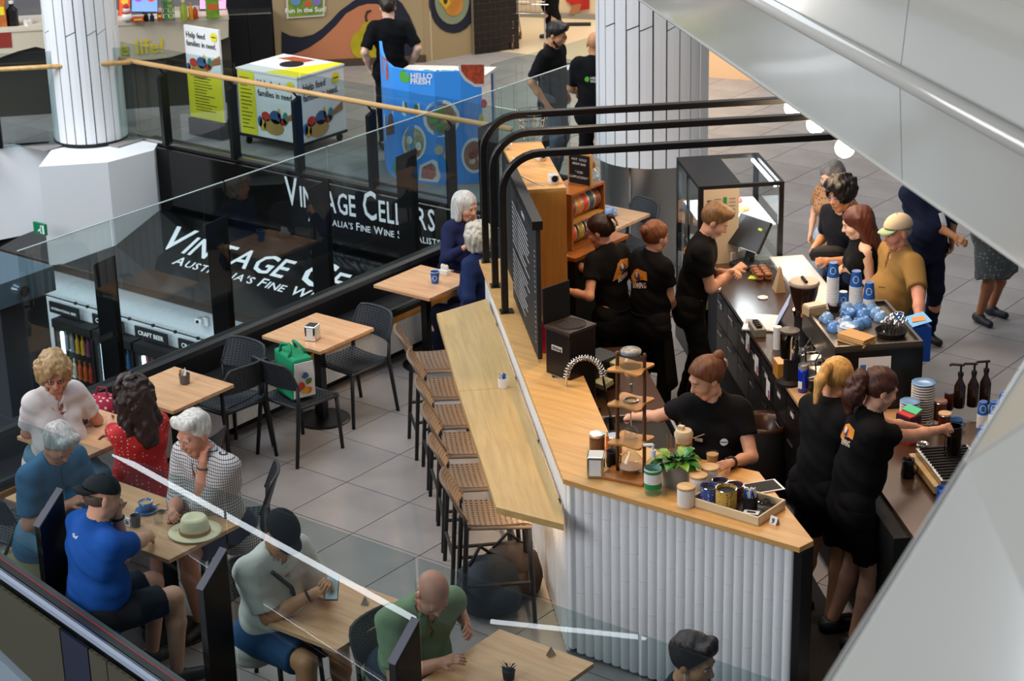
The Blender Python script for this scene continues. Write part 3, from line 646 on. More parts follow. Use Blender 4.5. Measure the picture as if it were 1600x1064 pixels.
# arches
for n, (a_, z_) in enumerate([(-15.05, 2.36), (-14.46, 2.38), (-13.89, 2.38)]):
    t = thing('black_arch', ['rearmost black tubular arch over the kiosk', 'middle black tubular arch over the kiosk', 'front black tubular arch over the kiosk'][n], 'arch', P3(a_, 1.66, ZC), group='black arches over the kiosk')
    pts = [P3(a_, 1.66, ZC), P3(a_, 1.66, z_-.28)]
    for k in range(1, 9): an = PI/2*k/8; pts.append(P3(a_, 1.66+.28-.28*math.cos(an), z_-.28+.28*math.sin(an)))
    pts.append(P3(a_, 4.5, z_))
    mb = MB(); 
    # flat bar section
    vs = []; 
    for i, p in enumerate(pts):
        d = (pts[min(i+1, len(pts)-1)]-pts[max(i-1, 0)]); d = d/np.linalg.norm(d); s_ = np.array([1/R2, -1/R2, 0]); n_ = np.cross(d, s_)
        vs += [p+s_*.033+n_*.024, p-s_*.033+n_*.024, p-s_*.033-n_*.024, p+s_*.033-n_*.024]
    m_ = len(pts); fs = [(i*4+k, i*4+(k+1) % 4, (i+1)*4+(k+1) % 4, (i+1)*4+k) for i in range(m_-1) for k in range(4)]+[(3, 2, 1, 0), ((m_-1)*4, (m_-1)*4+1, (m_-1)*4+2, (m_-1)*4+3)]
    mb.add(vs, fs); part('frame', mb, BLACK, t, world=True, bv=.006); part('foot_plate', dbox(MB(), a_-.05, a_+.05, 1.62, 1.72, ZC, ZC+.008), BLACK, t, world=True)
for n, (x, y) in enumerate([(1240, 168), (1275, 194), (1320, 231)]):
    p = at(x, y, 2.22); t = thing('globe_lamp', ['glowing globe lamp hanging by the rearmost arch end', 'glowing globe lamp between the arch ends', 'lowest glowing globe lamp just below the white cladding'][n], 'lamp', p, group='globe lamps')
    part('globe', MB().lathe([(.001, -.075)]+[(.075*math.sin(PI*k/10), -.075*math.cos(PI*k/10)) for k in range(1, 10)]+[(.001, .075)], n=18, cap=False), BULB, t, smooth=True)
    part('cap', MB().lathe([(.03, .06), (.03, .1), (.008, .12), (.008, .5)], n=12), BLACK, t)
    l = bpy.data.lights.new('globe_light', 'POINT'); l.energy = 14; l.color = (1, .7, .42); l.shadow_soft_size = .08; lo_ = bpy.data.objects.new('globe_light', l); COL.objects.link(lo_); lo_.location = tuple(p-np.array([0, 0, .13]))
# menu board
mbd = thing('menu_board', 'tall black menu board with white price lines standing on the bar', 'menu', P3(-14.2, 1.76, ZC))
mo = P3(-14, 1.76, 0); mn = np.array([1/R2, 1/R2, 0])
c_ = [onpl(x, y, mo, mn) for x, y in ((799, 285), (838, 346), (833, 530), (806, 478))]
zt = (c_[0][2]+c_[1][2])/2; zb = (c_[2][2]+c_[3][2])/2; a0 = toab(c_[0])[0]; a1 = toab(c_[1])[0]
zb = max(zb, ZC+.01)
part('board', dbox(MB(), a0, a1, 1.755, 1.785, zb, zt), hx('dark_board', '1f2124', rough=.6), mbd, world=True)
part('top_beam', dbox(MB(), a0-.08, a1+.02, 1.73, 1.80, zt, zt+.06), BLACK, mbd, world=True)
ea = np.array([1/R2, -1/R2, 0]); ez = np.array([0, 0, 1])
pm = MB(); wd = abs(a1-a0); ht = zt-zb
# written on the face turned to the customers
org = P3(a0, 1.754, zt)
lay(pm, textmesh('menu', .07, 'CENTER', .01), org+ea*wd/2, ea, ez*1, .0)
pm.v = [(p[0], p[1], p[2]-.12) for p in pm.v]
part('lettering', pm, WHT, mbd, world=True)
pl_ = MB(); random.seed(5)
for k in range(19):
    y = -.18-k*(ht-.24)/19
    if k in (9,): continue
    lay(pl_, rect2(.06, y, .06+wd*random.uniform(.45, .7), y+.007), org, ea, ez, .001); lay(pl_, rect2(wd-.1, y, wd-.06, y+.005), org, ea, ez, .001)
part('price_lines', pl_, WHT, mbd, world=True, kind='stuff')
# tall timber unit behind the board
tu = thing('timber_cupboard', 'tall honey timber cupboard standing on the bar behind the menu board', 'cupboard', P3(-14.4, 2.0, ZC-.3))
cR_ = at(872, 300, 2.12); cL_ = at(824, 300, 2.12); aR, bR = toab(cR_); 
part('side_panel', dbox(MB(), aR-.03, aR, 1.80, bR+.06, .86, 2.12), ORW, tu, world=True, bv=.003)
part('top_panel', dbox(MB(), aR-1.25, aR, 1.80, bR+.06, 2.12, 2.15), OAKX, tu, world=True, bv=.003)
part('carcass', dbox(MB(), aR-1.25, aR-.032, 1.815, bR+.045, 1.205, 2.118), ORD, tu, world=True)
part('front_strip', dbox(MB(), aR-1.25, aR-.035, 1.80, 1.814, 1.205, 2.118), BLKM, tu, world=True)
# security cameras, cables, basket on top of it
def cube_cam(x, y, lab, rz):
    p = at(x, y, 2.15); t = thing('camera', lab, 'camera', (p[0], p[1], 2.151), rz)
    part('body', MB().box((0, 0, .04), (.07, .07, .065)), WHITE, t, bv=.01); part('lens', MB().tube([(0, -.034, .045), (0, -.041, .045)], .024, 14), BLKM, t); part('stand', MB().lathe([(.03, 0), (.03, .008)], n=12), WHITE, t)
cube_cam(865, 287, 'white cube camera on the near corner of the timber cupboard', .9); cube_cam(845, 250, 'white cube camera halfway along the timber cupboard top', 1.2)
tcup = at(790, 233, 2.15)
def cup(name, lab, p, body, r=.04, h=.06, handle=True, fill=None, rz=0., saucer=None, group=None, cat='cup'):
    t = thing(name, lab, cat, p, rz, group); z = .012 if saucer else 0
    part('bowl', MB().lathe([(r*.55, z), (r*.8, z+h*.3), (r, z+h), (r*.93, z+h), (r*.72, z+h*.32), (.001, z+.01)], n=20, cap=False), body, t, smooth=True)
    if handle: part('handle', MB().tube([(r*.9, 0, z+h*.8), (r*1.35, 0, z+h*.85), (r*1.5, 0, z+h*.55), (r*1.25, 0, z+h*.3), (r*.75, 0, z+h*.3)], .006, 7), body, t, smooth=True)
    if saucer: part('saucer', MB().lathe([(.03, 0), (.045, .004), (.072, .014), (.072, .018), (.045, .008), (.001, .006)], n=24, cap=False), saucer, t, smooth=True)
    if fill: part('coffee', MB().lathe([(.001, z+h*.82), (r*.9, z+h*.82)], n=20, cap=False), fill, t)
    return t
COF = hx('milk_coffee', 'c9a070', rough=.4); COFD = hx('dark_coffee', '3a2012', rough=.3)
cup('cup', 'small white cup at the far end of the timber cupboard', (tcup[0], tcup[1], 2.151), CERW)
wbp = at(832, 215, 2.15)
wb = thing('wire_basket', 'round wire basket on the far end of the timber cupboard', 'basket', (wbp[0], wbp[1], 2.151))
for k in range(5): part('ring', MB().tube([((.08+.012*k)*math.cos(2*PI*i/20), (.08+.012*k)*math.sin(2*PI*i/20), .005+k*.05) for i in range(20)], .003, 5, True), CHROME, wb)
for k in range(8): part('rod', MB().tube([(.08*math.cos(2*PI*k/8), .08*math.sin(2*PI*k/8), .005), (.128*math.cos(2*PI*k/8), .128*math.sin(2*PI*k/8), .205)], .003, 5), CHROME, wb)
cbp = [at(x, y, 2.155) for x, y in ((800, 245), (808, 258), (803, 268), (815, 275), (835, 285), (850, 290))]
solo('cable', MB().tube(cbp, .004, 6), WHITE, 'white power cable lying on the timber cupboard top', 'cable', cbp[0], world=True, smooth=True)
# shelf box with tins, letter board and coffee carafe
zs0, zs1 = 1.35, 1.80
K = at(893, 305, zs1); sx0, sx1, sy0, sy1 = K[0]-.27, K[0], K[1], K[1]+.44
sbx = thing('display_shelf', 'open amber timber shelf box holding coffee tins beside the cupboard', 'shelf', (K[0]-.13, K[1]+.2, zs0))
def bx(x0, x1, y0, y1, z0, z1): return MB().box(((x0+x1)/2, (y0+y1)/2, (z0+z1)/2), (x1-x0, y1-y0, z1-z0))
part('back_panel', bx(sx0, sx0+.02, sy0, sy1, zs0, zs1), ORD, sbx, world=True); part('top_panel', bx(sx0+.02, sx1, sy0, sy1, zs1-.018, zs1), ORD, sbx, world=True)
part('bottom_panel', bx(sx0+.02, sx1, sy0, sy1, zs0, zs0+.018), ORD, sbx, world=True); part('middle_shelf', bx(sx0+.02, sx1, sy0+.018, sy1-.018, zs0+.21, zs0+.225), OAKX, sbx, world=True)
part('side_panel', bx(sx0+.02, sx1, sy0, sy0+.018, zs0+.018, zs1-.018), ORD, sbx, world=True); part('side_panel', bx(sx0+.02, sx1, sy1-.018, sy1, zs0+.018, zs1-.018), ORD, sbx, world=True)
tin_c = [('8a4a2c', 'brown'), ('d9902f', 'orange'), ('d8432f', 'red'), ('35506e', 'dark blue'), ('8a4a3c', 'maroon'), ('d45a3f', 'coral'), ('b9a52c', 'olive yellow'), ('8f7fbf', 'lilac')]
for i, (c, nm_) in enumerate(tin_c):
    up_ = i < 5; k = i if up_ else i-5; y = sy0+.062+(.079 if up_ else .1)*k; z = zs0+(.226 if up_ else .019)
    t = thing('coffee_tin', nm_+' round coffee tin on the '+('upper' if up_ else 'lower')+' level of the amber shelf box', 'tin', (sx1-.11, y, z+.09), 0, group='coffee tins in the shelf box')
    part('body', MB().tube([(0, -.036, 0), (0, .036, 0)], .088, 26), hx('tin_side_'+nm_, 'cfc8b8', rough=.3, metal=.4), t, smooth='auto')
    part('label', MB().tube([(0, -.028, 0), (0, .028, 0)], .0892, 26), hx('tin_'+nm_, c, rough=.5, var=.35, vs=25), t, smooth='auto'); part('lid', MB().tube([(0, -.038, 0), (0, -.036, 0)], .08, 26), hx('tin_lid_'+nm_, c, rough=.5), t)
pb = at(907, 290, zs1)
lbd = thing('letter_board', 'small black letter board in timber frame on the amber shelf box', 'sign', (pb[0], pb[1], zs1+.002), .0)
lb_ = MB().box((0, 0, .13), (.22, .02, .26)); part('frame', lb_, OAKX, lbd, bv=.002); part('felt', MB().box((0, .011, .13), (.19, .006, .23)), BLKM, lbd); part('felt', MB().box((0, -.011, .13), (.19, .006, .23)), BLKM, lbd)
tt = MB()
for s_, y in (('HOT  COLD', .2), ('BREW BAR', .165), ('" ICED', .1), ('CAPPUCCINO "', .06)): lay(tt, textmesh(s_, .026, 'CENTER', .01), (0, -.015, y), (1, 0, 0), (0, 0, 1), .001)
part('lettering', tt, WHT, lbd)
pc_ = at(916, 284, zs1)
cx_ = thing('glass_carafe', 'hourglass glass coffee carafe with timber collar beside the letter board', 'carafe', (pc_[0]+.03, pc_[1]+.03, zs1+.002))
part('vessel', MB().lathe([(.05, 0), (.07, .03), (.068, .07), (.022, .13), (.03, .16), (.055, .22), (.053, .22), (.028, .16), (.02, .13), (.065, .07), (.066, .03), (.001, .004)], n=24, cap=False), CLEAR, cx_, smooth=True)
part('collar', MB().lathe([(.026, .11), (.032, .12), (.032, .14), (.026, .155)], n=16), ORD, cx_, smooth=True)
part('water', MB().lathe([(.001, .005), (.062, .02), (.064, .04), (.001, .042)], n=20, cap=False), glassm('water', (.85, .9, .95), 1.33), cx_)
# phone on ledge under tins, staff shelf
sf = thing('staff_shelf', 'dark shelf with timber edge under the amber shelf box', 'shelf', (K[0], K[1]+.2, 0))
part('top', bx(sx0, sx1+.12, sy0-.12, sy1+.15, zs0-.03, zs0-.002), ORD, sf, world=True); part('cabinet', bx(sx0, sx1+.1, sy0-.1, sy1+.14, 0, zs0-.031), BLKM, sf, world=True)
pp_ = at(880, 392, zs0); ph = thing('phone', 'phone lying on the dark staff shelf', 'phone', (pp_[0], pp_[1], zs0), .3); part('body', MB().box((0, 0, .005), (.075, .15, .008)), BLKP, ph, bv=.004); part('screen', MB().box((0, 0, .0095), (.068, .14, .001)), hx('pale_screen', 'b9c2c4', rough=.1), ph)
# grinder marked ditting
g0 = at(893, 640, .92)
gr = thing('bulk_grinder', 'tall black bulk coffee grinder with open lid and ditting badge', 'grinder', (g0[0], g0[1], .9), D45+.62)
gm = hx('grinder_black', '15110f', rough=.35)
part('body', MB().box((0, 0, .31), (.23, .25, .62)), gm, gr, bv=.01)
tb = MB()
tb.lathe([(.075, .0), (.1, .06), (.105, .06), (.08, -.0)], (0, 0, .585), 28, cap=False); part('hopper', tb, BLKM, gr, smooth=True)
part('top_plate', MB().box((0, 0, .63), (.24, .26, .02)), hx('grinder_brown', '3a2c25', rough=.4), gr, bv=.004)
part('beans', MB().lathe([(.001, .642), (.09, .642)], n=24, cap=False), hx('coffee_beans', '1c0f08', rough=.6, bump=.8, bs=90), gr)
part('lid', MB().box((-.135, 0, .76), (.014, .25, .26)), BLKM, gr, bv=.004)
part('badge', MB().box((0, -.128, .5), (.1, .004, .035)), hx('badge_silver', 'c9c2b8', rough=.3), gr); part('lettering', lay(MB(), textmesh('ditting', .035, 'CENTER', .015), (0, -.131, .49), (1, 0, 0), (0, 0, 1), .0005), BLKT, gr)
part('base', MB().box((0, 0, .015), (.26, .3, .03)), BLKM, gr); part('spout', MB().tube([(0, -.13, .3), (0, -.17, .2)], [.04, .025], 12), CHROME, gr)
g1 = at(935, 600, .92)
g2 = thing('small_grinder', 'low black grinder with sloping steel and pale green trays beside the ditting grinder', 'grinder', (g1[0], g1[1], .9), D45+.62)
part('body', MB().box((0, 0, .12), (.2, .24, .24)), gm, g2, bv=.01); part('tray', MB().box((.12, -.1, .1), (.16, .1, .04), 0, .2), hx('pale_green_enamel', 'a3a682', rough=.4), g2, bv=.004); part('tray', MB().box((.12, .06, .2), (.16, .1, .04), 0, .2), hx('pale_green_enamel', 'a3a682'), g2, bv=.004); part('dial', MB().tube([(.16, -.1, .18), (.2, -.1, .18)], .02, 12), CHROME, g2)
# bags between board and cupboard
for n, (x, y, c, w_, h_, lab) in enumerate([(851, 480, 'cfc6b4', .12, .28, 'cream coffee bag with yellow label behind the menu board'), (848, 548, 'd02a55', .1, .22, 'bright pink coffee bag standing below the cream bag')]):
    p = at(x, y, ZC); t = thing('coffee_bag', lab, 'bag', p, .3)
    part('pouch', MB().hexa([(-w_/2, -.04, 0), (w_/2, -.04, 0), (w_/2, .04, 0), (-w_/2, .04, 0)], [(-w_/2, -.005, h_), (w_/2, -.005, h_), (w_/2, .005, h_), (-w_/2, .005, h_)]), hx('bag_%d' % n, c, rough=.4, bump=.3, bs=14), t, bv=.008)
    if n == 0: part('label', MB().hexa([(-.045, -.036, .06), (.045, -.036, .06), (.045, -.03, .06), (-.045, -.03, .06)], [(-.045, -.024, .17), (.045, -.024, .17), (.045, -.01, .17), (-.045, -.01, .17)]), YEL, t, label='yellow label')
# ---- things on the front end of the bar
def onbar(x, y): p = at(x, y, ZC); return (p[0], p[1], ZC+.001)
t = thing('napkin_dispenser', 'brushed steel napkin dispenser on the bar corner', 'dispenser', onbar(931, 742), .55)
part('case', MB().box((0, 0, .07), (.1, .12, .135)), STEEL, t, bv=.008); part('napkins', MB().box((0, -.061, .07), (.07, .004, .1)), PAPW, t); part('face_plate', MB().box((.051, 0, .07), (.004, .1, .115)), CHROME, t)
# cold drip tower
ct = thing('cold_drip_tower', 'timber cold drip coffee tower with glass vessels on four levels', 'coffee maker', onbar(986, 742), .15, scale=.93)
W_ = .21
def slab(z, s_=1., hole=0): 
    n = 24; pts = []
    for k in range(4):
        a = PI/4+k*PI/2; pts += [(W_*s_*.72*math.cos(a-.12), W_*s_*.72*math.sin(a-.12)), (W_*s_*.75*math.cos(a), W_*s_*.75*math.sin(a)), (W_*s_*.72*math.cos(a+.12), W_*s_*.72*math.sin(a+.12)), (W_*s_*.46*math.cos(a+PI/4), W_*s_*.46*math.sin(a+PI/4))]
    return MB().prism(pts, z, z+.014)
part('base_tray', MB().box((0, -.02, .012), (.30, .24, .024)), ORD, ct, bv=.006)
for z in (.235, .50, .735): part('platform', slab(z), ORW, ct, bv=.003)
for sx in (-1, 1):
    part('post', MB().lathe([(.012, 0), (.012, .2), (.016, .22), (.012, .24), (.012, .36), (.016, .37), (.012, .39), (.012, .79), (.015, .8), (.01, .82)], (sx*.085, .02*sx, .024), 10), DKW, ct, smooth=True)
part('round_flask', MB().lathe([(.001, .026), (.05, .03), (.085, .07), (.08, .11), (.03, .16), (.028, .2), (.026, .2), (.028, .16), (.078, .11), (.082, .07), (.05, .034), (.001, .03)], n=24, cap=False), CLEAR, ct, smooth=True)
part('coffee', MB().lathe([(.001, .032), (.05, .036), (.075, .06), (.001, .062)], n=20, cap=False), hx('pale_coffee', 'c98d55', rough=.2), ct)
part('middle_flask', MB().lathe([(.03, .25), (.045, .26), (.045, .31), (.03, .33), (.028, .33), (.043, .31), (.043, .262), (.001, .254)], n=20, cap=False), CLEAR, ct, smooth=True)
part('drip_coil', MB().tube([(.0, 0, .34), (0, 0, .44), (.012, 0, .46), (0, .012, .48), (0, 0, .5)], .004, 6), CHROME, ct)
part('ring', MB().tube([(.045*math.cos(2*PI*k/18), .045*math.sin(2*PI*k/18), .52) for k in range(18)], .006, 6, True), CHROME, ct)
part('funnel', MB().lathe([(.01, .6), (.012, .65), (.06, .73), (.062, .73), (.014, .65), (.012, .6)], n=20, cap=False), CLEAR, ct, smooth=True)
part('valve', MB().tube([(0, 0, .57), (0, 0, .63)], .01, 8), CHROME, ct)
part('top_vessel', MB().lathe([(.001, .75), (.07, .752), (.075, .80), (.072, .81), (.06, .82), (.06, .84)], n=24, cap=False), glassm('frosted_glass', (.75, .78, .8), 1.5, .15), ct, smooth=True)
part('lid', MB().lathe([(.066, .84), (.068, .855), (.06, .865), (.001, .868)], n=24, cap=False), hx('glass_lid', 'aab0b2', rough=.1, trans=.5), ct, smooth=True)
def jar(x, y, lab, body, lid, r=.05, h=.1, z=None, cat='jar', wood_=False, hl=.015):
    p = onbar(x, y) if z is None else at(x, y, z); t = thing('jar', lab, cat, p)
    part('body', MB().lathe([(r*.96, 0), (r, .006), (r, h-.006), (r*.97, h)], n=24), body, t, smooth='auto'); part('lid', MB().lathe([(r*.98, h), (r*1.02, h+.003), (r*1.02, h+hl), (r*.97, h+hl+.002)], n=24), lid, t, smooth='auto'); return t
jar(933, 702, 'glass jar with silver lid next to the napkin dispenser', hx('brown_jar', '6d4a35', rough=.15), CHROME, .048, .09)
jar(960, 705, 'second silver-lidded glass jar beside the cold drip tower', hx('smoke_jar', '6f6862', rough=.12), CHROME, .048, .09)
t = thing('milk_jug', 'small black jug between the napkin dispenser and the drip tower', 'jug', onbar(957, 728)); part('body', MB().lathe([(.035, 0), (.04, .03), (.034, .08), (.038, .1), (.034, .1), (.03, .08), (.001, .01)], n=20, cap=False), BLKM, t, smooth=True); part('handle', MB().tube([(.036, 0, .09), (.062, 0, .08), (.06, 0, .04), (.038, 0, .03)], .005, 6), BLKM, t)
t = thing('orange_tool', 'thin orange-handled brush standing in the black jug', 'brush', onbar(949, 712)); part('handle', MB().tube([(0, 0, .0), (0, 0, .13)], .009, 8), hx('orange_plastic', 'd8672a'), t); part('tip', MB().tube([(0, 0, .13), (0, 0, .16)], .006, 8), CHROME, t)
t = thing('sanitizer_bottle', 'clear pump bottle of hand sanitizer with green and white label', 'bottle', onbar(1020, 771), scale=1.38)
part('bottle', MB().lathe([(.034, 0), (.037, .01), (.037, .13), (.014, .16), (.014, .17)], n=24), glassm('clear_gel', (.72, .86, .84), 1.4), t, smooth='auto'); part('label', MB().lathe([(.0375, .03), (.0375, .12)], n=24, cap=False), PAPW, t); part('label_band', MB().lathe([(.038, .03), (.038, .055)], n=24, cap=False), hx('label_green', '1f8a4a'), t, label='green band'); part('label_band', MB().lathe([(.038, .1), (.038, .112)], n=24, cap=False), hx('label_green', '1f8a4a'), t, label='green band')
part('pump', MB().lathe([(.012, .17), (.012, .2), (.006, .2), (.006, .225)], n=12).tube([(0, 0, .225), (-.035, -.02, .222)], .007, 8), WHITE, t)
# potted plant
t = thing('potted_plant', 'green leafy plant in a fluted grey pot on the bar', 'plant', onbar(1056, 756), scale=1.22)
part('pot', MB().lathe([(.06, 0), (.075, .12), (.07, .12), (.055, .02)], n=28), hx('grey_glaze', '9aa0a2', rough=.35), t, smooth='auto'); part('soil', MB().lathe([(.001, .105), (.07, .105)], n=16, cap=False), hx('soil', '2a1a10', rough=1), t)
random.seed(11)
LG = [hx('leaf_green', '2f7a2c', rough=.35, var=.3, vs=30), hx('leaf_bright', '79a83a', rough=.35, var=.3, vs=30), hx('leaf_dark', '1c5226', rough=.35)]
for k in range(26):
    a = 2*PI*k/26*3.1; el = random.uniform(.15, 1.1); L = random.uniform(.085, .125); w_ = .028
    st = Vector((.03*math.cos(a), .03*math.sin(a), .11)); d = Vector((math.cos(a)*math.cos(el), math.sin(a)*math.cos(el), math.sin(el))); s_ = Vector((-math.sin(a), math.cos(a), 0))
    mb = MB(); v = []; 
    for i in range(5):
        u_ = i/4; c = st+d*(.02+L*u_)+Vector((0, 0, -.07*u_*u_)); ww = w_*math.sin(PI*min(.98, .08+u_*.9))*1.0+.001
        v += [c-s_*ww+Vector((0, 0, .006)), c, c+s_*ww+Vector((0, 0, .006))]
    f = [(i*3+j, i*3+j+1, (i+1)*3+j+1, (i+1)*3+j) for i in range(4) for j in range(2)]
    mb.add(v, f); part('leaf', mb, LG[k % 3], t, smooth=True)
t = thing('drink_cup', 'cream reusable cup with lid, brown band and a spoon', 'cup', onbar(1068, 716), scale=1.2); cr = hx('cream_plastic', 'd8c3a0', rough=.4)
part('body', MB().lathe([(.035, 0), (.045, .12)], n=24), cr, t, smooth='auto'); part('band', MB().lathe([(.043, .055), (.0455, .09)], n=24, cap=False), hx('cork', '9a6a3f', rough=.8), t); part('lid', MB().lathe([(.048, .12), (.048, .14), (.04, .155), (.001, .155)], n=24, cap=False).box((-.015, 0, .165), (.03, .025, .02)), cr, t, smooth='auto'); 
t2_ = thing('spoon', 'long steel spoon leaning across the cream cup', 'spoon', onbar(1068, 712)); part('handle', MB().tube([(.04, -.02, .12), (.13, .03, .165)], .003, 6), CHROME, t2_); part('bowl', MB().lathe([(.001, 0), (.012, .004), (.013, .008)], (.04, -.02, .115), 10, cap=False), CHROME, t2_)
for k, lab in enumerate(('thin orange stirring stick behind the plant, left one', 'thin orange stirring stick behind the plant, right one')):
    solo('stirring_stick', MB().tube([(0, 0, 0), (-.02+.015*k, 0, .2)], .0025, 5), ORW, lab, 'stick', onbar(1046+3*k, 728), group='stirring sticks')
t = thing('latte_glass', 'full latte glass standing at the edge of the bar', 'glass', onbar(1113, 729), scale=1.1); part('glass', MB().lathe([(.028, 0), (.036, .085), (.034, .085), (.026, .004)], n=20), CLEAR, t, smooth='auto'); part('coffee', MB().lathe([(.025, .005), (.033, .075), (.001, .078)], n=20, cap=True), COF, t, smooth='auto')
WL = wood('light_beech', rgb('c9a06c'), rgb('deb988'), 0, 2)
jar(1072, 789, 'white ribbed canister with beech lid nearest the bar edge', CERW, WL, .053, .105); jar(1091, 771, 'white canister with beech lid, middle of the three', CERW, WL, .053, .105); jar(1109, 758, 'white canister with beech lid nearest the latte glass', CERW, WL, .053, .105)
# tray of tins
tr = onbar(1153, 795); tr = at(1153, 792, ZC+.0); tray = thing('serving_tray', 'pale timber tray with high rim and dark inside', 'tray', (tr[0], tr[1], ZC+.001), -.02)
TW, TD = .46, .28
PW = wood('pale_ash', rgb('cdb48c'), rgb('dfcaa5'), 0, 1)
part('rim', MB().box((0, -TD/2, .027), (TW, .012, .055)).box((0, TD/2, .027), (TW, .012, .055)).box((-TW/2+.006, 0, .027), (.012, TD-.012, .055)).box((TW/2-.006, 0, .027), (.012, TD-.012, .055)), PW, tray, bv=.004, kind='stuff'); part('base', MB().box((0, 0, .008), (TW-.02, TD-.02, .01)), hx('dark_tray_inside', '1e1713', rough=.4), tray)
def tin(dx, dy, r, h, lab, c, c2):
    r *= 1.17; h *= 1.2
    t = thing('open_tin', lab, 'tin', (tr[0]+dx, tr[1]+dy, ZC+.0145)); part('body', MB().lathe([(r, 0), (r, h), (r*.94, h), (r*.94, .005)], n=26), dotm('tin_'+c, rgb(c), rgb(c2), 60, .3), t, smooth='auto')
    part('rim', MB().tube([(r*math.cos(2*PI*k/24), r*math.sin(2*PI*k/24), h) for k in range(24)], .003, 5, True), CHROME, t); part('sachets', MB().lathe([(.001, h-.02), (r*.93, h-.02)], n=20, cap=False), BLKM, t)
tin(-.155, -.06, .045, .085, 'blue and lilac patterned tin at the left of the tray', '3b4f93', 'c9b8d8'); tin(-.04, -.065, .052, .1, 'yellow flowered tin in the middle of the tray', 'c9a548', '7a2f3c'); tin(-.065, .065, .045, .07, 'maroon tin behind the yellow flowered tin', '5f2430', 'a06a3a'); tin(-.165, .07, .04, .07, 'dark tin at the back left corner of the tray', '3a2a4f', '8c5a3c')
t = thing('sachet_pot', 'black pot stuffed with white and blue sugar sachets on the tray', 'pot', (tr[0]+.075, tr[1]+.01, ZC+.0145)); part('pot', MB().lathe([(.042, 0), (.046, .075), (.042, .075), (.038, .01)], n=20), BLKM, t, smooth='auto')
random.seed(4)
for k in range(9): part('sachet', MB().box((random.uniform(-.025, .025), random.uniform(-.025, .025), .085), (.022, .004, .07), random.uniform(0, 3), random.uniform(-.4, .4)), PAPW if k % 3 else PAPB, t)
t = thing('scissors', 'black-handled scissors lying on the tray', 'scissors', (tr[0]+.14, tr[1]+.06, ZC+.016)); 
for s_ in (-1, 1): part('handle', MB().tube([(.02*math.cos(2*PI*k/12), s_*.022+.018*math.sin(2*PI*k/12), .03) for k in range(12)], .005, 6, True), BLKM, t)
part('blades', MB().box((-.05, 0, .02), (.09, .01, .003)), CHROME, t)
t = thing('docket_holder', 'white card lying on the tray beside the scissors', 'card', (tr[0]+.12, tr[1]-.05, ZC+.016), .3); part('card', MB().box((0, 0, .003), (.09, .05, .002)), PAPW, t); part('print', MB().box((0, 0, .0045), (.05, .02, .0008)), BLKT, t)
mp_ = onbar(1192, 762); t = thing('clip_board', 'white-edged board with black sheet behind the tray', 'board', mp_, -.6); part('board', MB().box((0, 0, .004), (.15, .22, .006)), WHITE, t, bv=.002); part('sheet', MB().box((0, 0, .0078), (.13, .19, .001)), BLKM, t)
t = thing('table_number', 'small folded card with number 9 at the bar end', 'sign', onbar(1210, 818), -.15)
part('card', MB().add([(-.025, -.02, 0), (.025, -.02, 0), (.025, 0, .045), (-.025, 0, .045), (-.025, .02, 0), (.025, .02, 0), (-.025, -.018, 0), (.025, -.018, 0)], [(0, 1, 2, 3), (3, 2, 5, 4)]), PAPW, t); part('number', lay(MB(), textmesh('9', .04, 'CENTER', .03), (0, -.0175, .008), (1, 0, 0), (0, .41, .91), .001), BLKT, t)
p = at(786, 605, ZL); t = thing('sachet_cup', 'white cup of blue and white sugar sachets on the stool ledge', 'cup', (p[0], p[1], ZL+.001)); part('cup', MB().lathe([(.032, 0), (.036, .07), (.033, .07), (.03, .005)], n=18), CERW, t, smooth='auto')
for k in range(7): part('sachet', MB().box((random.uniform(-.018, .018), random.uniform(-.018, .018), .075), (.02, .003, .05), random.uniform(0, 3), random.uniform(-.3, .3)), PAPW if k % 2 else PAPB, t)
# ================================================================== FURNITURE
def perf(nu, nv, fn, hole=.42, th=.012):
    """perforated curved shell: one square hole per cell"""
    mb = MB(); idx = {}
    def vert(u, v):
        k = (round(u, 5), round(v, 5))
        if k not in idx: idx[k] = len(mb.v); mb.v.append(tuple(fn(u, v)))
        return idx[k]
    h = hole/2
    for i in range(nu):
        for j in range(nv):
            o = [(0, 0), (1, 0), (1, 1), (0, 1)]; q = [(.5-h, .5-h), (.5+h, .5-h), (.5+h, .5+h), (.5-h, .5+h)]
            O = [vert((i+a)/nu, (j+b)/nv) for a, b in o]; Q = [vert((i+a)/nu, (j+b)/nv) for a, b in q]
            for k in range(4): mb.f.append((O[k], O[(k+1) % 4], Q[(k+1) % 4], Q[k]))
    me = mb.mesh('perforated'); o = bpy.data.objects.new('tmp', me); COL.objects.link(o); m_ = o.modifiers.new('s', 'SOLIDIFY'); m_.thickness = th; m_.offset = 0
    dg = bpy.context.evaluated_depsgraph_get(); r = bpy.data.meshes.new_from_object(o.evaluated_get(dg)); bpy.data.objects.remove(o); bpy.data.meshes.remove(me); return r
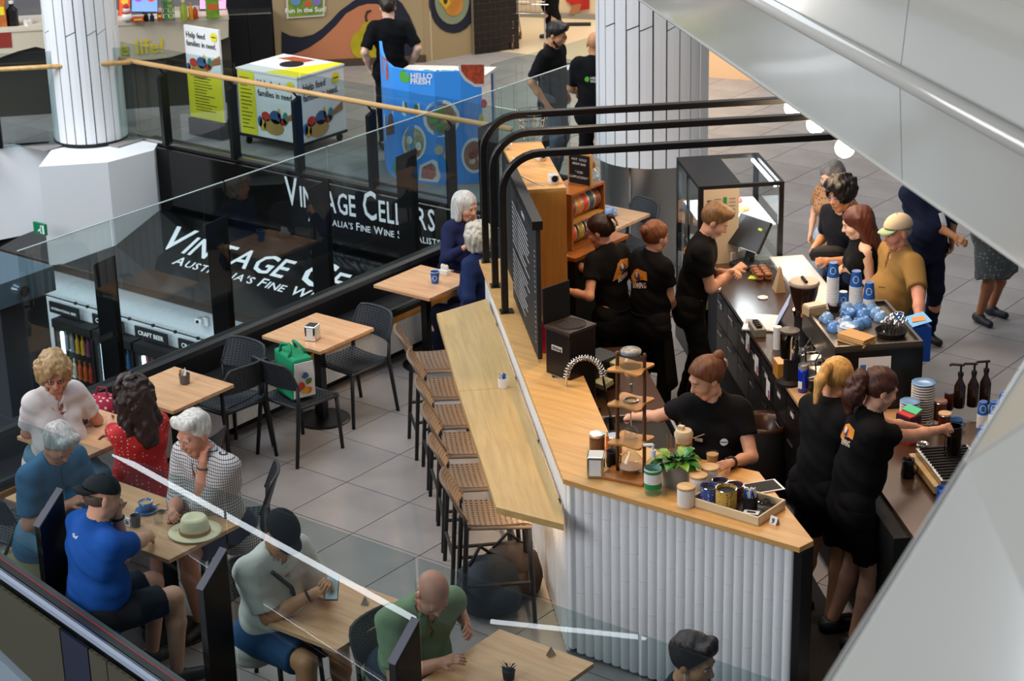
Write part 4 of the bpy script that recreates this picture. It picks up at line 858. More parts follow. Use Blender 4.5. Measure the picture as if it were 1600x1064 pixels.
def make_chair(lab, group, stool=False):
    t = thing('bar_stool' if stool else 'cafe_chair', lab, 'stool' if stool else 'chair', (0, 0, 0), 0, group)
    m = hx('warm_lit_plastic', '6d5c4d', rough=.55) if stool else hx('charcoal_chair_plastic', '2b2e33', rough=.5)  # stool colour carries the warm light falling on charcoal-brown plastic
    lm = hx('stool_leg_black', '151414', rough=.5) if stool else hx('chair_leg_charcoal', '1a1b1e', rough=.5)
    zs, zb, hw = (.70, .97, .20) if stool else (.455, .82, .215)
    ff = .0 if stool else 0
    seat = perf(13, 12, lambda u, v: ((u-.5)*2*hw*(1-.08*(1-v)), (v-.5)*.40, zs+.018*((2*u-1)**2)-.012*math.sin(PI*v)-.018*max(0, v-.9)*10), .40)
    seat.materials.append(m); part('seat', seat, None, t)
    part('seat_rim', MB().tube([(-hw, .19, zs-.012), (hw, .19, zs-.012), (hw*.92, -.2, zs-.005), (-hw*.92, -.2, zs-.005)], .013, 7, True), m, t, smooth=True)
    z0 = zs+(.05 if stool else .15); tb = .10 if stool else .07
    def bk(u, v):
        x = (u-.5)*2*hw*(1-.05*v*abs(2*u-1)**6); zc = z0+(zb-z0)*v-.04*(abs(2*u-1)**8)*v
        return (x, -.2-tb*v+.045*(2*u-1)**2-.045, zc)
    back = perf(14, 9 if stool else 11, bk, .36); back.materials.append(m); part('backrest', back, None, t)
    part('back_rim', MB().tube([bk(0, 0)]+[bk(0, .35), bk(0, .7), bk(.03, .93), bk(.1, 1)]+[bk(k/8, 1) for k in range(2, 7)]+[bk(.9, 1), bk(.97, .93), bk(1, .7), bk(1, .35), bk(1, 0)], .011, 7), m, t, smooth=True)
    for s in (-1, 1):
        fx = hw*.95*s; k = 1.10 if stool else 1.06
        part('leg', MB().tube([(fx, .185, zs-.01), (fx*k, .21, 0)], [.016, .014], 8), lm, t, smooth=True)
        part('leg', MB().tube([bk((s+1)/2, .2), (fx, -.205, zs), (fx*k, -.27 if not stool else -.25, 0)], [.012, .017, .014], 8), lm, t, smooth=True)
        if stool: part('side_stretcher', MB().tube([(fx*1.06, .2, .3), (fx*1.06, -.235, .3)], .012, 7), lm, t)
    if stool:
        part('foot_rail', MB().tube([(-hw*1.03, .2, .22), (hw*1.03, .2, .22)], .013, 7), lm, t); part('rear_rail', MB().tube([(-hw*1.03, -.235, .22), (hw*1.03, -.235, .22)], .012, 7), lm, t)
    return t
ordn = ['rearmost, half turned to the bench', 'second from the back', 'third from the back', 'fourth from the back', 'second from the front', 'nearest to the viewer']
st0 = None
for k, (a_, b_) in enumerate([(-14.27, 1.22), (-13.72, 1.27), (-13.2, 1.28), (-12.7, 1.28), (-12.17, 1.28), (-11.60, 1.30)]):
    x, y = ab(a_, b_); lab = 'perforated taupe bar stool at the pale ledge, '+ordn[k]; rz = -PI/4+[.05, 0, .03, -.02, .02, -.03][k]
    if st0 is None: st0 = make_chair(lab, 'bar stools along the ledge', True); st0.location = (x, y, 0); st0.rotation_euler = (0, 0, rz); XF[st0.name] = Matrix.Translation((x, y, 0)) @ Matrix.Rotation(rz, 4, 'Z')
    else: dup(st0, (x, y, 0), rz, lab)
ch0 = None
q3 = at(402, 722, 0)
chairs = [((-10.22, 11.03), PI-.1, 'empty charcoal chair behind the table with the napkin dispenser'),
          ((-10.53, 9.93), PI, 'empty charcoal chair pushed to the table with the grey sachet cup'),
          ((-10.08, 10.28), -.05, 'charcoal chair holding the green shopping bag'),
          ((q3[0]-.25, q3[1]-.02), PI/2-.1, 'charcoal chair standing out in the aisle behind the white-haired man'),
          ((-8.93, 8.42), PI*.72, 'charcoal chair under the man in the checked shirt'),
          ((-9.75, 8.72), PI/2+.2, 'charcoal chair under the woman in the red spotted top'),
          ((-10.05, 7.55), .1, 'charcoal chair at the lower left corner by the old man in blue'),
          ((-9.0, 7.33), 0.05, 'charcoal chair under the man in the blue t-shirt'),
          ((-7.72, 7.5), -PI/2+.2, 'charcoal chair under the man in the dark cap looking at his phone'),
          ((-6.62, 7.5), -PI/2, 'charcoal chair under the bald man in the green polo shirt'),
          ((-10.62, 13.12), 2.9, 'charcoal chair under the woman in the navy cardigan'),
          ((-10.1, 12.75), 2.6, 'charcoal chair under the curly haired woman in navy'),
          (tuple(at(972, 380, .46)[:2]), PI-.35, 'blue-grey chair against the steel column casing'),
          ((-5.15, 7.5), PI/2+.1, 'charcoal chair at the bottom table beside the fluted bar')]
for (x, y), rz, lab in chairs:
    if ch0 is None: ch0 = make_chair(lab, 'charcoal cafe chairs'); ch0.location = (x, y, 0); ch0.rotation_euler = (0, 0, rz); XF[ch0.name] = Matrix.Translation((x, y, 0)) @ Matrix.Rotation(rz, 4, 'Z')
    else: dup(ch0, (x, y, 0), rz, lab)
def table(x0, x1, y0, y1, lab, legs=1, z=.74, ring=True):
    cx, cy = (x0+x1)/2, (y0+y1)/2; t = thing('cafe_table', lab, 'table', (cx, cy, 0), 0, 'oak topped cafe tables')
    TM = wood('table_beech', rgb('c9946a'), rgb('e2b68a'), 0, 1)
    part('tabletop', MB().box((0, 0, z-.014), (x1-x0, y1-y0, .028)), TM, t, bv=.003)
    for k in range(legs):
        ox = 0 if legs == 1 else (-1+2*k)*(x1-x0)*.28
        part('pedestal', MB().box((ox, 0, .36), (.065, .065, .72)), BLACK, t, bv=.004); part('base_plate', MB().lathe([(.215, 0), (.215, .008), (.2, .014)], (ox, 0, 0), 32), BLACK, t); part('mounting_plate', MB().box((ox, 0, z-.034), (.3, .3, .01)), BLACK, t)
    return t
table(-10.66, -10.05, 10.50, 11.12, 'beech topped square table with a napkin dispenser on it')
table(-10.72, -10.12, 11.88, 12.49, 'square table with a blue paper cup in front of the two women in navy')
table(-10.75, -10.13, 9.05, 9.66, 'square table with a grey sachet cup beside the bench')
table(-10.70, -10.04, 8.12, 8.78, 'table between the woman in white and the woman in red')
table(-9.98, -8.46, 7.42, 8.02, 'long table with the straw hat among the men', 2)
table(-7.50, -6.90, 7.20, 7.84, 'table in front of the man looking at his phone')
table(-6.31, -5.66, 7.20, 7.90, 'table at the bottom edge of the picture beside the fluted bar')
t8 = at(960, 340, .74); table(t8[0]-.35, t8[0]+.2, t8[1]-.3, t8[1]+.28, 'small table with a blue cup behind the kiosk by the steel column')
ZT = .741
def ontab(x, y): p = at(x, y, ZT); return (p[0], p[1], ZT)
t = thing('napkin_dispenser', 'chrome napkin dispenser on the middle square table', 'dispenser', ontab(489, 530), .3)
part('case', MB().box((0, 0, .06), (.09, .1, .12)), CHROME, t, bv=.006); part('napkins', MB().box((0, -.051, .06), (.055, .004, .09)), PAPW, t); part('napkins', MB().box((.0455, 0, .06), (.003, .06, .09)), PAPW, t)
def pcup(lab, loc, h=.1, r=.04, fill=None, lid=False, up=True, group=None, mark=True):
    t = thing('paper_cup', lab, 'cup', loc, random.uniform(0, .5), group)
    pr = [(r*.72, 0), (r, h), (r*.95, h), (r*.68, .004)] if up else [(r, 0), (r*.72, h)]
    part('wall', MB().lathe(pr, n=20), PAPB, t, smooth='auto')
    if up: part('rim', MB().tube([(r*math.cos(2*PI*k/18), r*math.sin(2*PI*k/18), h) for k in range(18)], .002, 5, True), PAPW, t)
    else: part('rim', MB().tube([(r*math.cos(2*PI*k/18), r*math.sin(2*PI*k/18), .002) for k in range(18)], .0025, 5, True), PAPW, t); part('base', MB().lathe([(.001, h+.0005), (r*.68, h+.001), (r*.70, h+.004), (r*.72, h)], n=18, cap=False), PAPW, t)
    if mark:
        a0 = -1.4 if up else -1.2; rr = lambda z: (r*.72+(r*.28)*z/h if up else r-(r*.28)*z/h)+.0006
        mb = MB(); n = 20
        for k in range(n):
            q = []
            for kk, ro in ((k, .9), (k+1, .9), (k+1, .74), (k, .74)):
                u_ = ro*.026*math.cos(2*PI*kk/n); z = h*.5+ro*.026*math.sin(2*PI*kk/n); an = a0+u_/r; q.append((rr(z)*math.cos(an), rr(z)*math.sin(an), z))
            mb.add(q, [(0, 1, 2, 3)])
        for (u0, u1, z0) in ((-.018, .018, .5), (-.012, .012, .42)):
            q = [(rr(h*z)*math.cos(a0+u/r), rr(h*z)*math.sin(a0+u/r), h*z) for u, z in ((u0, z0), (u1, z0), (u1, z0+.07), (u0, z0+.07))]; mb.add(q, [(0, 1, 2, 3)])
        part('roundel', mb, WHT, t, kind='stuff')
    return t
pcup('blue paper cup on the square table by the women in navy', ontab(680, 442))
t = thing('condiment_caddy', 'small clear caddy with white shakers next to the blue paper cup', 'caddy', ontab(695, 428))
part('tray', MB().box((0, 0, .02), (.09, .06, .04)), CERW, t, bv=.004); 
for k in range(3): part('shaker', MB().lathe([(.012, .02), (.014, .07), (.006, .085)], (-.025+.025*k, .0, 0), 10), CERW, t)
t = thing('sachet_cup', 'grey cup of sugar sachets on the beech table by the bench', 'cup', ontab(289, 599)); part('cup', MB().lathe([(.035, 0), (.042, .075), (.038, .075), (.032, .006)], n=18), hx('grey_stoneware', '5f5a55', rough=.5), t, smooth='auto')
for k in range(8): part('sachet', MB().box((random.uniform(-.02, .02), random.uniform(-.02, .02), .085), (.02, .003, .055), random.uniform(0, 3), random.uniform(-.3, .3)), PAPW if k % 3 else ORW, t)
cup('cup', 'dark blue cup and saucer under the hand of the woman in white', ontab(122, 660), NAVYC, .045, .06, fill=COF, saucer=NAVYC)
cup('cup', 'blue cup and saucer between the men at the long table', ontab(229, 800), CERB, .048, .062, fill=COF, saucer=CERB, rz=2.2)
cup('cup', 'light blue cup and saucer on the small table by the column', ontab(952, 336), CERBL, .045, .06, fill=COF, saucer=CERBL, rz=.5)
t = thing('espresso_cup', 'small grey-brown cup next to table number 20', 'cup', ontab(213, 822)); part('cup', MB().lathe([(.026, 0), (.034, .075), (.031, .075), (.024, .006)], n=18), hx('grey_stoneware', '5f5a55'), t, smooth='auto')
t = thing('table_number', 'white card with number 20 beside the small grey cup', 'sign', ontab(200, 822), -.1); part('card', MB().box((0, 0, .03), (.06, .012, .055)), PAPW, t); part('number', lay(MB(), textmesh('20', .04, 'CENTER', .02), (0, -.0075, .016), (1, 0, 0), (0, 0, 1), .001), BLKT, t)
t = thing('water_glass', 'clear water glass next to the straw hat', 'glass', ontab(248, 818)); part('glass', MB().lathe([(.028, 0), (.034, .09), (.031, .09), (.026, .008)], n=20), CLEAR, t, smooth='auto')
t = thing('straw_hat', 'cream straw hat with brown band lying on the long table', 'hat', ontab(305, 833)); SW = hx('straw', 'efe2b8', rough=.8, bump=.4, bs=120)
part('brim', MB().lathe([(.095, .008), (.12, .003), (.165, .012), (.165, .016), (.12, .007), (.095, .012)], n=36, cap=False), SW, t, smooth=True)
part('crown', MB().lathe([(.096, .008), (.09, .06), (.082, .10), (.07, .115), (.04, .105), (.001, .1)], n=30, cap=False), SW, t, smooth=True); part('band', MB().lathe([(.0985, .01), (.096, .035)], n=30, cap=False), hx('tan_band', 'a47b4f', rough=.8), t, smooth=True)
t = thing('wallet', 'dark folded wallet lying behind the straw hat', 'wallet', ontab(285, 815), .5); part('cover', MB().box((0, 0, .01), (.17, .09, .018)), BLKP, t, bv=.004)
t = thing('sunglasses', 'dark sunglasses lying by the blue cup', 'sunglasses', ontab(246, 800), .2)
for s in (-1, 1): part('lens', MB().lathe([(.001, 0), (.024, .002), (.001, .004)], (s*.03, 0, .012), 12, cap=False), BLKM, t); part('temple', MB().tube([(s*.055, 0, .015), (s*.05, .09, .006)], .003, 5), BLKM, t)
t = thing('menu_stand', 'upright folded menu card on the table of the woman in white', 'menu', ontab(55, 668), .2); part('card', MB().box((-.03, .0, .05), (.12, .004, .1), 0, .2).box((-.03, .03, .05), (.12, .004, .1), 0, -.2), hx('dark_menu', '3a3a3c', rough=.6), t)
t = thing('menu_stand', 'pale wooden menu block right of the folded menu card', 'menu', ontab(85, 672), .2); part('block', MB().box((0, 0, .04), (.09, .03, .08)), OAK, t, bv=.003)
t = thing('napkin', 'crumpled white napkin on the table before the woman in red', 'napkin', ontab(126, 683)); part('paper', MB().lathe([(.001, 0), (.035, .004), (.02, .018), (.001, .014)], n=7, cap=False), PAPW, t)
for n, (x, y, lab) in enumerate([(571, 944, 'small metal card clip on the phone user\'s table'), (861, 1024, 'small metal card clip on the bottom table')]):
    t = thing('card_clip', lab, 'clip', ontab(x, y), .4+n); part('clip', MB().add([(-.025, -.015, 0), (.025, -.015, 0), (0, 0, .055), (-.02, .02, 0), (.02, .02, 0)], [(0, 1, 2), (1, 4, 2), (4, 3, 2), (3, 0, 2), (0, 3, 4, 1)]), STEEL, t)
t = thing('potted_sprig', 'dark little sprig in a pot on the bottom table edge', 'plant', ontab(795, 1060)); part('pot', MB().lathe([(.03, 0), (.036, .05), (.03, .05)], n=14), BLKM, t)
for k in range(14): a = k*2.4; part('leaf', MB().sheet([(0, 0, .05), (.03*math.cos(a), .03*math.sin(a), .07+.004*(k % 4)), (.045*math.cos(a+.2), .045*math.sin(a+.2), .06+.008*(k % 5))], (0, 0, 1), .002), hx('sprig_leaf', '2c3550', rough=.6), t)
# green shopping bag on its chair
gp = (-10.10, 10.26, .475); t = thing('shopping_bag', 'green and white shopping bag with fruit print hanging over the chair', 'bag', gp, -.35)
GR = hx('green_cloth', '0f8a5c', rough=.8, bump=.5, bs=9)
def sackf(w0, d0, w1, d1, h, z=0): return MB().hexa([(-w0/2, -d0/2, z), (w0/2, -d0/2, z), (w0/2, d0/2, z), (-w0/2, d0/2, z)], [(-w1/2, -d1/2, z+h), (w1/2, -d1/2, z+h), (w1/2, d1/2, z+h), (-w1/2, d1/2, z+h)])
part('body', sackf(.3, .2, .34, .16, .33), GR, t, bv=.02); part('side_panel', MB().hexa([(.152, -.09, .02), (.158, -.09, .02), (.158, .09, .02), (.152, .09, .02)], [(.166, -.075, .3), (.175, -.075, .3), (.175, .075, .3), (.166, .075, .3)]), PAPW, t, label='white side panel')
for k, (c, y, z) in enumerate([('d8a628', 0, .08), ('c03a2a', -.03, .12), ('4a7a2c', .03, .15), ('3a5f9a', 0, .2), ('d86a28', .03, .07)]): part('print', lay(MB(), blob2(y, z, .035), (.16+z*.06, 0, 0), (0, 1, 0), (.06, 0, 1), .003), hx('fruit_print_%d' % k, c), t)
for s in (-1, 1): part('handle', MB().tube([(-.08, s*.07, .32), (-.09, s*.05, .38), (0, s*.03, .4), (.07, s*.05, .37), (.07, s*.07, .32)], .012, 6), GR, t, smooth=True)
# backpacks on the floor
def pack(lab, p, c, s=1., rz=0.):
    t = thing('backpack', lab, 'bag', p, rz); m = hx('pack_'+c, c, rough=.7, bump=.5, bs=15)
    part('body', MB().lathe([(.08*s, 0), (.17*s, .03*s), (.19*s, .12*s), (.16*s, .24*s), (.08*s, .3*s), (.001, .31*s)], n=14), m, t, smooth=True); part('pocket', MB().lathe([(.001, .05*s), (.1*s, .07*s), (.11*s, .14*s), (.08*s, .2*s), (.001, .21*s)], (.09*s, -.09*s, 0), 12), m, t, smooth=True); part('strap', MB().tube([(.02, .1*s, .28*s), (-.06, .05, .36*s), (-.1*s, -.05, .28*s)], .012, 6), BLKM, t, smooth=True)
pack('dark brown bag on the floor under the nearest stool', tuple(at(800, 925, 0)), '2a1c16', 1.1); pack('dark blue-black bag on the floor beside the brown bag', tuple(at(765, 950, 0)), '15222c', 1.15, .5)
pack('crumpled khaki bag behind the near glass at the lower left', tuple(at(50, 950, 0)), '8f8256', 1.45, 1.)
# ================================================================== RIGHT SIDE OF THE KIOSK
ZR = .95
rc = thing('service_counter', 'black service counter with drawers and steel worktop on the customer side of the kiosk', 'counter', P3(-13, 3.9, 0))
def R(a0, a1, b0, b1, z0, z1): return dbox(MB(), a0, a1, b0, b1, z0, z1)
a_in = 3.46
part('carcass', R(-15.35, -10.4, 3.50, 4.12, .08, ZR-.03), BLKM, rc, world=True); part('kickboard', R(-15.35, -10.4, 3.54, 4.06, 0, .08), BLKM, rc, world=True)
part('worktop', R(-15.35, -13.1, 3.46, 4.16, ZR-.03, ZR), hx('dark_brown_top', '3b281c', rough=.25), rc, world=True, bv=.003)
part('worktop', R(-13.1, -11.9, 3.46, 4.20, ZR-.03, ZR), hx('pale_timber_top', 'c09a72', rough=.35), rc, world=True, bv=.003, label='pale timber stretch of worktop')
part('worktop', R(-11.9, -10.2, 3.6, 5.0, ZR-.03, ZR), hx('brown_steel_top', '5f4a3a', rough=.3, metal=.6), rc, world=True, label='steel end of the worktop'); part('end_cabinet', R(-11.9, -10.2, 3.64, 4.95, 0, ZR-.03), BLKM, rc, world=True)
part('customer_top', R(-15.35, -12.9, 4.0, 4.28, ZR+.001, ZR+.03), CERW, rc, world=True, label='white customer-side top')
for i in range(7):
    for j in range(2):
        d = part('drawer', R(-14.9+i*.36, -14.9+i*.36+.35, 3.47, 3.495, .38+j*.26, .38+j*.26+.25), BLACK, rc, world=True)
        lp_ = P3(-14.9+i*.36+.175, 3.468, .56+j*.26); h_ = part('drawer_pull', MB().tube([P3(-14.9+i*.36+.1, 3.455, .585+j*.26), P3(-14.9+i*.36+.25, 3.455, .585+j*.26)], .008, 8), CHROME, None); h_.parent = d
        if j: l_ = part('price_tag', R(-14.9+i*.36+.12, -14.9+i*.36+.2, 3.464, 3.468, .52+j*.26, .55+j*.26), PAPW, None); l_.parent = d
for h_ in [o for o in COL.objects if o.name.startswith(('drawer_pull', 'price_tag'))]: h_.data.transform(XF[rc.name].inverted())
def onR(x, y, z=ZR): p = at(x, y, z); return (p[0], p[1], z+.001)
# notes clipped to the counter face
for n, (x, y) in enumerate([(1168, 535), (1182, 570), (1200, 608)]):
    o_ = P3(0, 3.45, 0); p = onpl(x, y, o_, (1/R2, 1/R2, 0)); t = thing('price_note', ['upper white note with red corner on the drawer front', 'middle white note with red corner on the drawer front', 'lowest white note with red corner on the drawer front'][n], 'note', p, D45, group='notes on the counter front')
    part('paper', MB().box((0, 0, 0), (.1, .003, .13)), PAPW, t); part('corner', MB().box((.03, -.002, -.04), (.035, .002, .03)), hx('note_red', 'c22c2c'), t); part('corner', MB().box((.03, -.002, -.01), (.035, .002, .02)), hx('note_blue', '3a5fa8'), t)
# refrigerated cake display
dcs = thing('cake_display', 'black framed glass cake display case with lit shelves', 'display case', P3(-15.8, 3.8, 0))
a0, a1, b0_, b1_ = -16.25, -15.38, 3.42, 4.12; z0, z1 = .55, 1.60
part('base_cabinet', R(a0, a1, b0_, b1_, 0, z0), BLACK, dcs, world=True)
for (p, q) in ((a0, b0_), (a1, b0_), (a0, b1_), (a1, b1_)): s_ = .02; part('frame_post', R(min(p, p+math.copysign(.04, -p-15.8)), max(p, p+math.copysign(.04, -p-15.8)), q-(.04 if q == b1_ else 0), q+(0 if q == b1_ else .04), z0, z1-.03), BLACK, dcs, world=True)
part('top_frame', dbox(dbox(dbox(dbox(MB(), a0, a1, b0_, b0_+.35, z1-.03, z1), a0, a1, b1_-.03, b1_, z1-.03, z1), a0, a0+.03, b0_+.35, b1_-.03, z1-.03, z1), a1-.03, a1, b0_+.35, b1_-.03, z1-.03, z1), BLACK, dcs, world=True, kind='stuff')
part('top_glass', R(a0+.03, a1-.03, b0_+.35, b1_-.03, z1-.02, z1-.012), CLEAR, dcs, world=True); part('front_glass', R(a1-.012, a1-.004, b0_+.33, b1_-.04, z0, z1-.03), CLEAR, dcs, world=True); part('customer_glass', R(a0+.04, a1-.04, b1_-.012, b1_-.004, z0, z1-.03), CLEAR, dcs, world=True)
part('side_panel', R(a1-.02, a1, b0_+.04, b0_+.33, z0, z1-.03), hx('cream_panel', 'cfc0a8', rough=.5), dcs, world=True, label='cream panel with charts')
part('rear_glass', R(a0+.04, a1-.04, b0_+.004, b0_+.012, z0, z1-.03), CLEAR, dcs, world=True)
part('door_frame', R((a0+a1)/2-.02, (a0+a1)/2+.02, b0_-.002, b0_+.02, z0, z1-.03), BLACK, dcs, world=True); part('door_handle', R((a0+a1)/2+.04, (a0+a1)/2+.055, b0_-.03, b0_-.005, .95, 1.3), CHROME, dcs, world=True)
part('light_bar', R(a0+.05, a1-.05, b1_-.07, b1_-.05, z1-.055, z1-.035), mat('case_light', (1, 1, 1), emit=(.92, .96, 1), es=12), dcs, world=True)
pl1 = area('case_light', tuple(P3(-15.8, 3.78, z1-.06)), .8, 26, (.93, .97, 1), (0, 0, D45), .4)
for z in (.62, .92, 1.22): part('glass_shelf', R(a0+.05, a1-.04, b0_+.05, b1_-.05, z, z+.012), hx('shelf_pale', 'c5cdd0', rough=.2), dcs, world=True)
o_ = P3(a1+.001, 0, 0)
ch = MB()
for k, c in enumerate(('2e3f7a', 'd9b32c', 'c2402c', '7a2f2f')): part('chart', dbox(MB(), a1+.0005, a1+.002, b0_+.07, b0_+.11, 1.44-.045*k, 1.48-.045*k), hx('chart_'+c, c), dcs, world=True)
part('chart', dbox(MB(), a1+.0005, a1+.002, b0_+.2, b0_+.23, 1.32, 1.5), hx('chart_green', '2c8a4a'), dcs, world=True)
for k in range(6): part('chart_lines', dbox(dbox(MB(), a1+.0005, a1+.0018, b0_+.13, b0_+.18, 1.33+.03*k, 1.34+.03*k), a1+.0005, a1+.0018, b0_+.25, b0_+.3, 1.33+.03*k, 1.34+.03*k), hx('chart_grey', '8f8a80'), dcs, world=True, kind='stuff')
random.seed(9)
CK = [hx('cake_%d' % i, c, rough=.7, var=.2, vs=40) for i, c in enumerate(('d9b26a', '5a3423', 'e8dccb', 'b06a3a', '8a3a3a'))]
cn = ['golden', 'chocolate', 'cream', 'caramel', 'berry']
for lv, z in enumerate((.632, .932, 1.232)):
    for i in range(3):
        c = (i+lv) % 5; p = P3(-15.55-.24*i, 3.85, z+.001); t = thing('cake', cn[c]+' cakes on a plate, '+['bottom', 'middle', 'top'][lv]+' shelf of the display case, '+['nearest the barista', 'centre', 'rear'][i], 'cake', p, D45, group='cakes in the display case')
        part('plate', MB().lathe([(.06, 0), (.1, .012), (.1, .016), (.001, .006)], n=20, cap=False), CERW, t, smooth=True)
        for k in range(5): part('piece', MB().lathe([(.03, .01), (.036, .03), (.03, .05), (.001, .056)], (.05*math.cos(k*1.26), .05*math.sin(k*1.26), 0), 10), CK[c], t, smooth=True)
# point of sale
px0 = onR(1168, 415); pos = thing('sales_terminal', 'black touch screen sales terminal leaning back in front of the barista boy', 'terminal', (px0[0], px0[1], ZR), D45+.5)
part('base', MB().box((0, 0, .015), (.22, .2, .03)), BLKP, pos, bv=.006); part('stem', MB().box((0, .03, .1), (.06, .05, .18), 0, -.3), BLKP, pos); 
part('screen_back', MB().box((0, .02, .27), (.36, .03, .27), 0, -.55), BLKP, pos, bv=.008); part('screen', MB().box((0, .002, .262), (.33, .004, .24), 0, -.55), hx('dark_screen', '20242a', rough=.08), pos); part('sticker', MB().box((.14, .0, .34), (.04, .006, .02), 0, -.55), hx('lime_sticker', 'b5cf2f'), pos); part('receipt_slot', MB().box((-.2, .04, .04), (.12, .16, .08)), CERW, pos, bv=.006)
t = thing('card_reader', 'small white card reader beside the sales terminal', 'card reader', onR(1120, 452)); part('body', MB().box((0, 0, .03), (.08, .14, .03), .3, .3), CERW, t, bv=.006); part('keys', MB().box((0, -.02, .048), (.06, .06, .004), .3, .3), hx('grey_keys', '8a8c90'), t)
t = thing('cookie_bags', 'clear tray of brown biscuits in front of the display case', 'tray', onR(1192, 432), D45); part('tray', MB().box((0, 0, .06), (.26, .18, .12)), CLEAR, t)
for k in range(16): part('biscuit', MB().lathe([(.001, 0), (.03, .002), (.03, .018), (.001, .02)], (-.1+.065*(k % 4), -.05+.07*((k//4) % 2), .01+.03*(k//8)), 12, cap=False), hx('biscuit', 'a0603a', rough=.7, var=.2, vs=50), t, smooth=True)
t = thing('sticky_note', 'bright yellow-green sticky note on the brown worktop', 'note', onR(1180, 434), .3); part('paper', MB().box((0, 0, .001), (.1, .08, .002)), hx('sticky_lime', 'cfe23a', rough=.7), t)
t = thing('display_stand', 'small brown paper price stand beside the laptop', 'stand', onR(1218, 455), D45); part('card', MB().hexa([(-.08, -.04, 0), (.04, -.04, 0), (.04, .04, 0), (-.08, .04, 0)], [(-.02, -.004, .2), (.03, -.004, .2), (.03, .004, .2), (-.02, .004, .2)]), hx('kraft', 'b59a74', rough=.8), t)
lp0 = onR(1188, 500, ZR+.03); t = thing('laptop', 'open white laptop on the service counter', 'laptop', (lp0[0], lp0[1], ZR+.001), D45-.35)
part('base', MB().box((0, 0, .008), (.34, .24, .014)), hx('silver_laptop', 'c5c7ca', rough=.35), t, bv=.004); part('screen_lid', MB().box((.0, .17, .11), (.34, .008, .24), 0, -.45), BLKP, t, bv=.003); part('screen', MB().box((0, .164, .11), (.31, .003, .21), 0, -.45), mat('laptop_screen', (.3, .35, .5), emit=(.35, .4, .6), es=.6), t)
for r_ in range(4):
    for k in range(10): part('key', MB().box((-.14+.031*k, .07-.03*r_, .016), (.026, .025, .004)), CERW, t)
part('touchpad', MB().box((0, -.08, .0155), (.1, .06, .002)), hx('grey_keys', '8a8c90'), t)
t = thing('tag', 'round white disc beside the open laptop', 'tag', onR(1192, 466)); part('disc', MB().lathe([(.001, 0), (.04, 0), (.04, .01), (.001, .012)], n=20, cap=False), CERW, t)
# coffee grinders
def hopper(x, y, z, lab, s=1.):
    p = onR(x, y, z); t = thing('coffee_grinder', lab, 'grinder', p, D45)
    part('body', MB().lathe([(.07*s, 0), (.075*s, .02), (.06*s, .04), (.055*s, .26*s), (.06*s, .3*s)], n=24), BLKM, t, smooth='auto'); part('base', MB().box((0, 0, .01), (.18*s, .2*s, .02)), BLKM, t, bv=.005); part('collar', MB().lathe([(.065*s, .3*s), (.065*s, .33*s)], n=24), CHROME, t)
    part('bean_hopper', MB().lathe([(.055*s, .33*s), (.085*s, .44*s), (.093*s, .5*s), (.09*s, .5*s), (.05*s, .34*s)], n=28), hx('smoked_hopper', '3a241c', rough=.1, trans=.3, coat=.5), t, smooth='auto')
    part('lid', MB().lathe([(.096*s, .5*s), (.098*s, .51*s), (.09*s, .522*s), (.001, .526*s)], n=28, cap=False), hx('taupe_lid', '8a7d70', rough=.45), t, smooth='auto'); part('knob', MB().tube([(-.05*s, 0, .53*s), (.05*s, 0, .53*s)], .012, 8), BLKM, t)
    part('portafilter_fork', MB().tube([(-.02, -.06*s, .2*s), (-.02, -.13*s, .19*s)], .008, 6).tube([(.02, -.06*s, .2*s), (.02, -.13*s, .19*s)], .008, 6), CHROME, t, kind='stuff'); return t
hopper(1253, 560, ZR, 'tall coffee grinder with smoked hopper and taupe lid', 1.12)
t = thing('coffee_grinder', 'shorter coffee grinder with mirror polished cylinder', 'grinder', onR(1232, 600), D45)
part('base', MB().lathe([(.08, 0), (.08, .02), (.055, .04)], n=24), BLKM, t); part('neck', MB().box((0, .02, .12), (.09, .1, .2)), BLKM, t, bv=.01); part('polished_cylinder', MB().lathe([(.062, .2), (.066, .21), (.066, .38), (.06, .385)], n=28), CHROME, t, smooth='auto'); part('lid', MB().lathe([(.068, .385), (.068, .4), (.001, .405)], n=28, cap=False), hx('dark_taupe', '4a423c', rough=.4), t, smooth='auto')
t = thing('receipt_roll', 'white paper roll beside the polished grinder', 'roll', onR(1214, 545)); part('paper', MB().lathe([(.03, 0), (.03, .17)], n=20), PAPW, t, smooth='auto')
t = thing('docket_box', 'timber box between the grinders and the notes', 'box', onR(1222, 588), D45); part('box', MB().box((0, 0, .06), (.14, .1, .12)), ORW, t, bv=.003)
t = thing('tray', 'grey-green tray of black clips on the counter edge', 'tray', onR(1183, 520), D45); part('tray', MB().box((0, 0, .03), (.2, .09, .06)), hx('grey_tray', '7a786a', rough=.5), t, bv=.004); 
for k in range(4): part('clip', MB().box((-.06+.04*k, 0, .07), (.02, .04, .02)), BLKM, t)
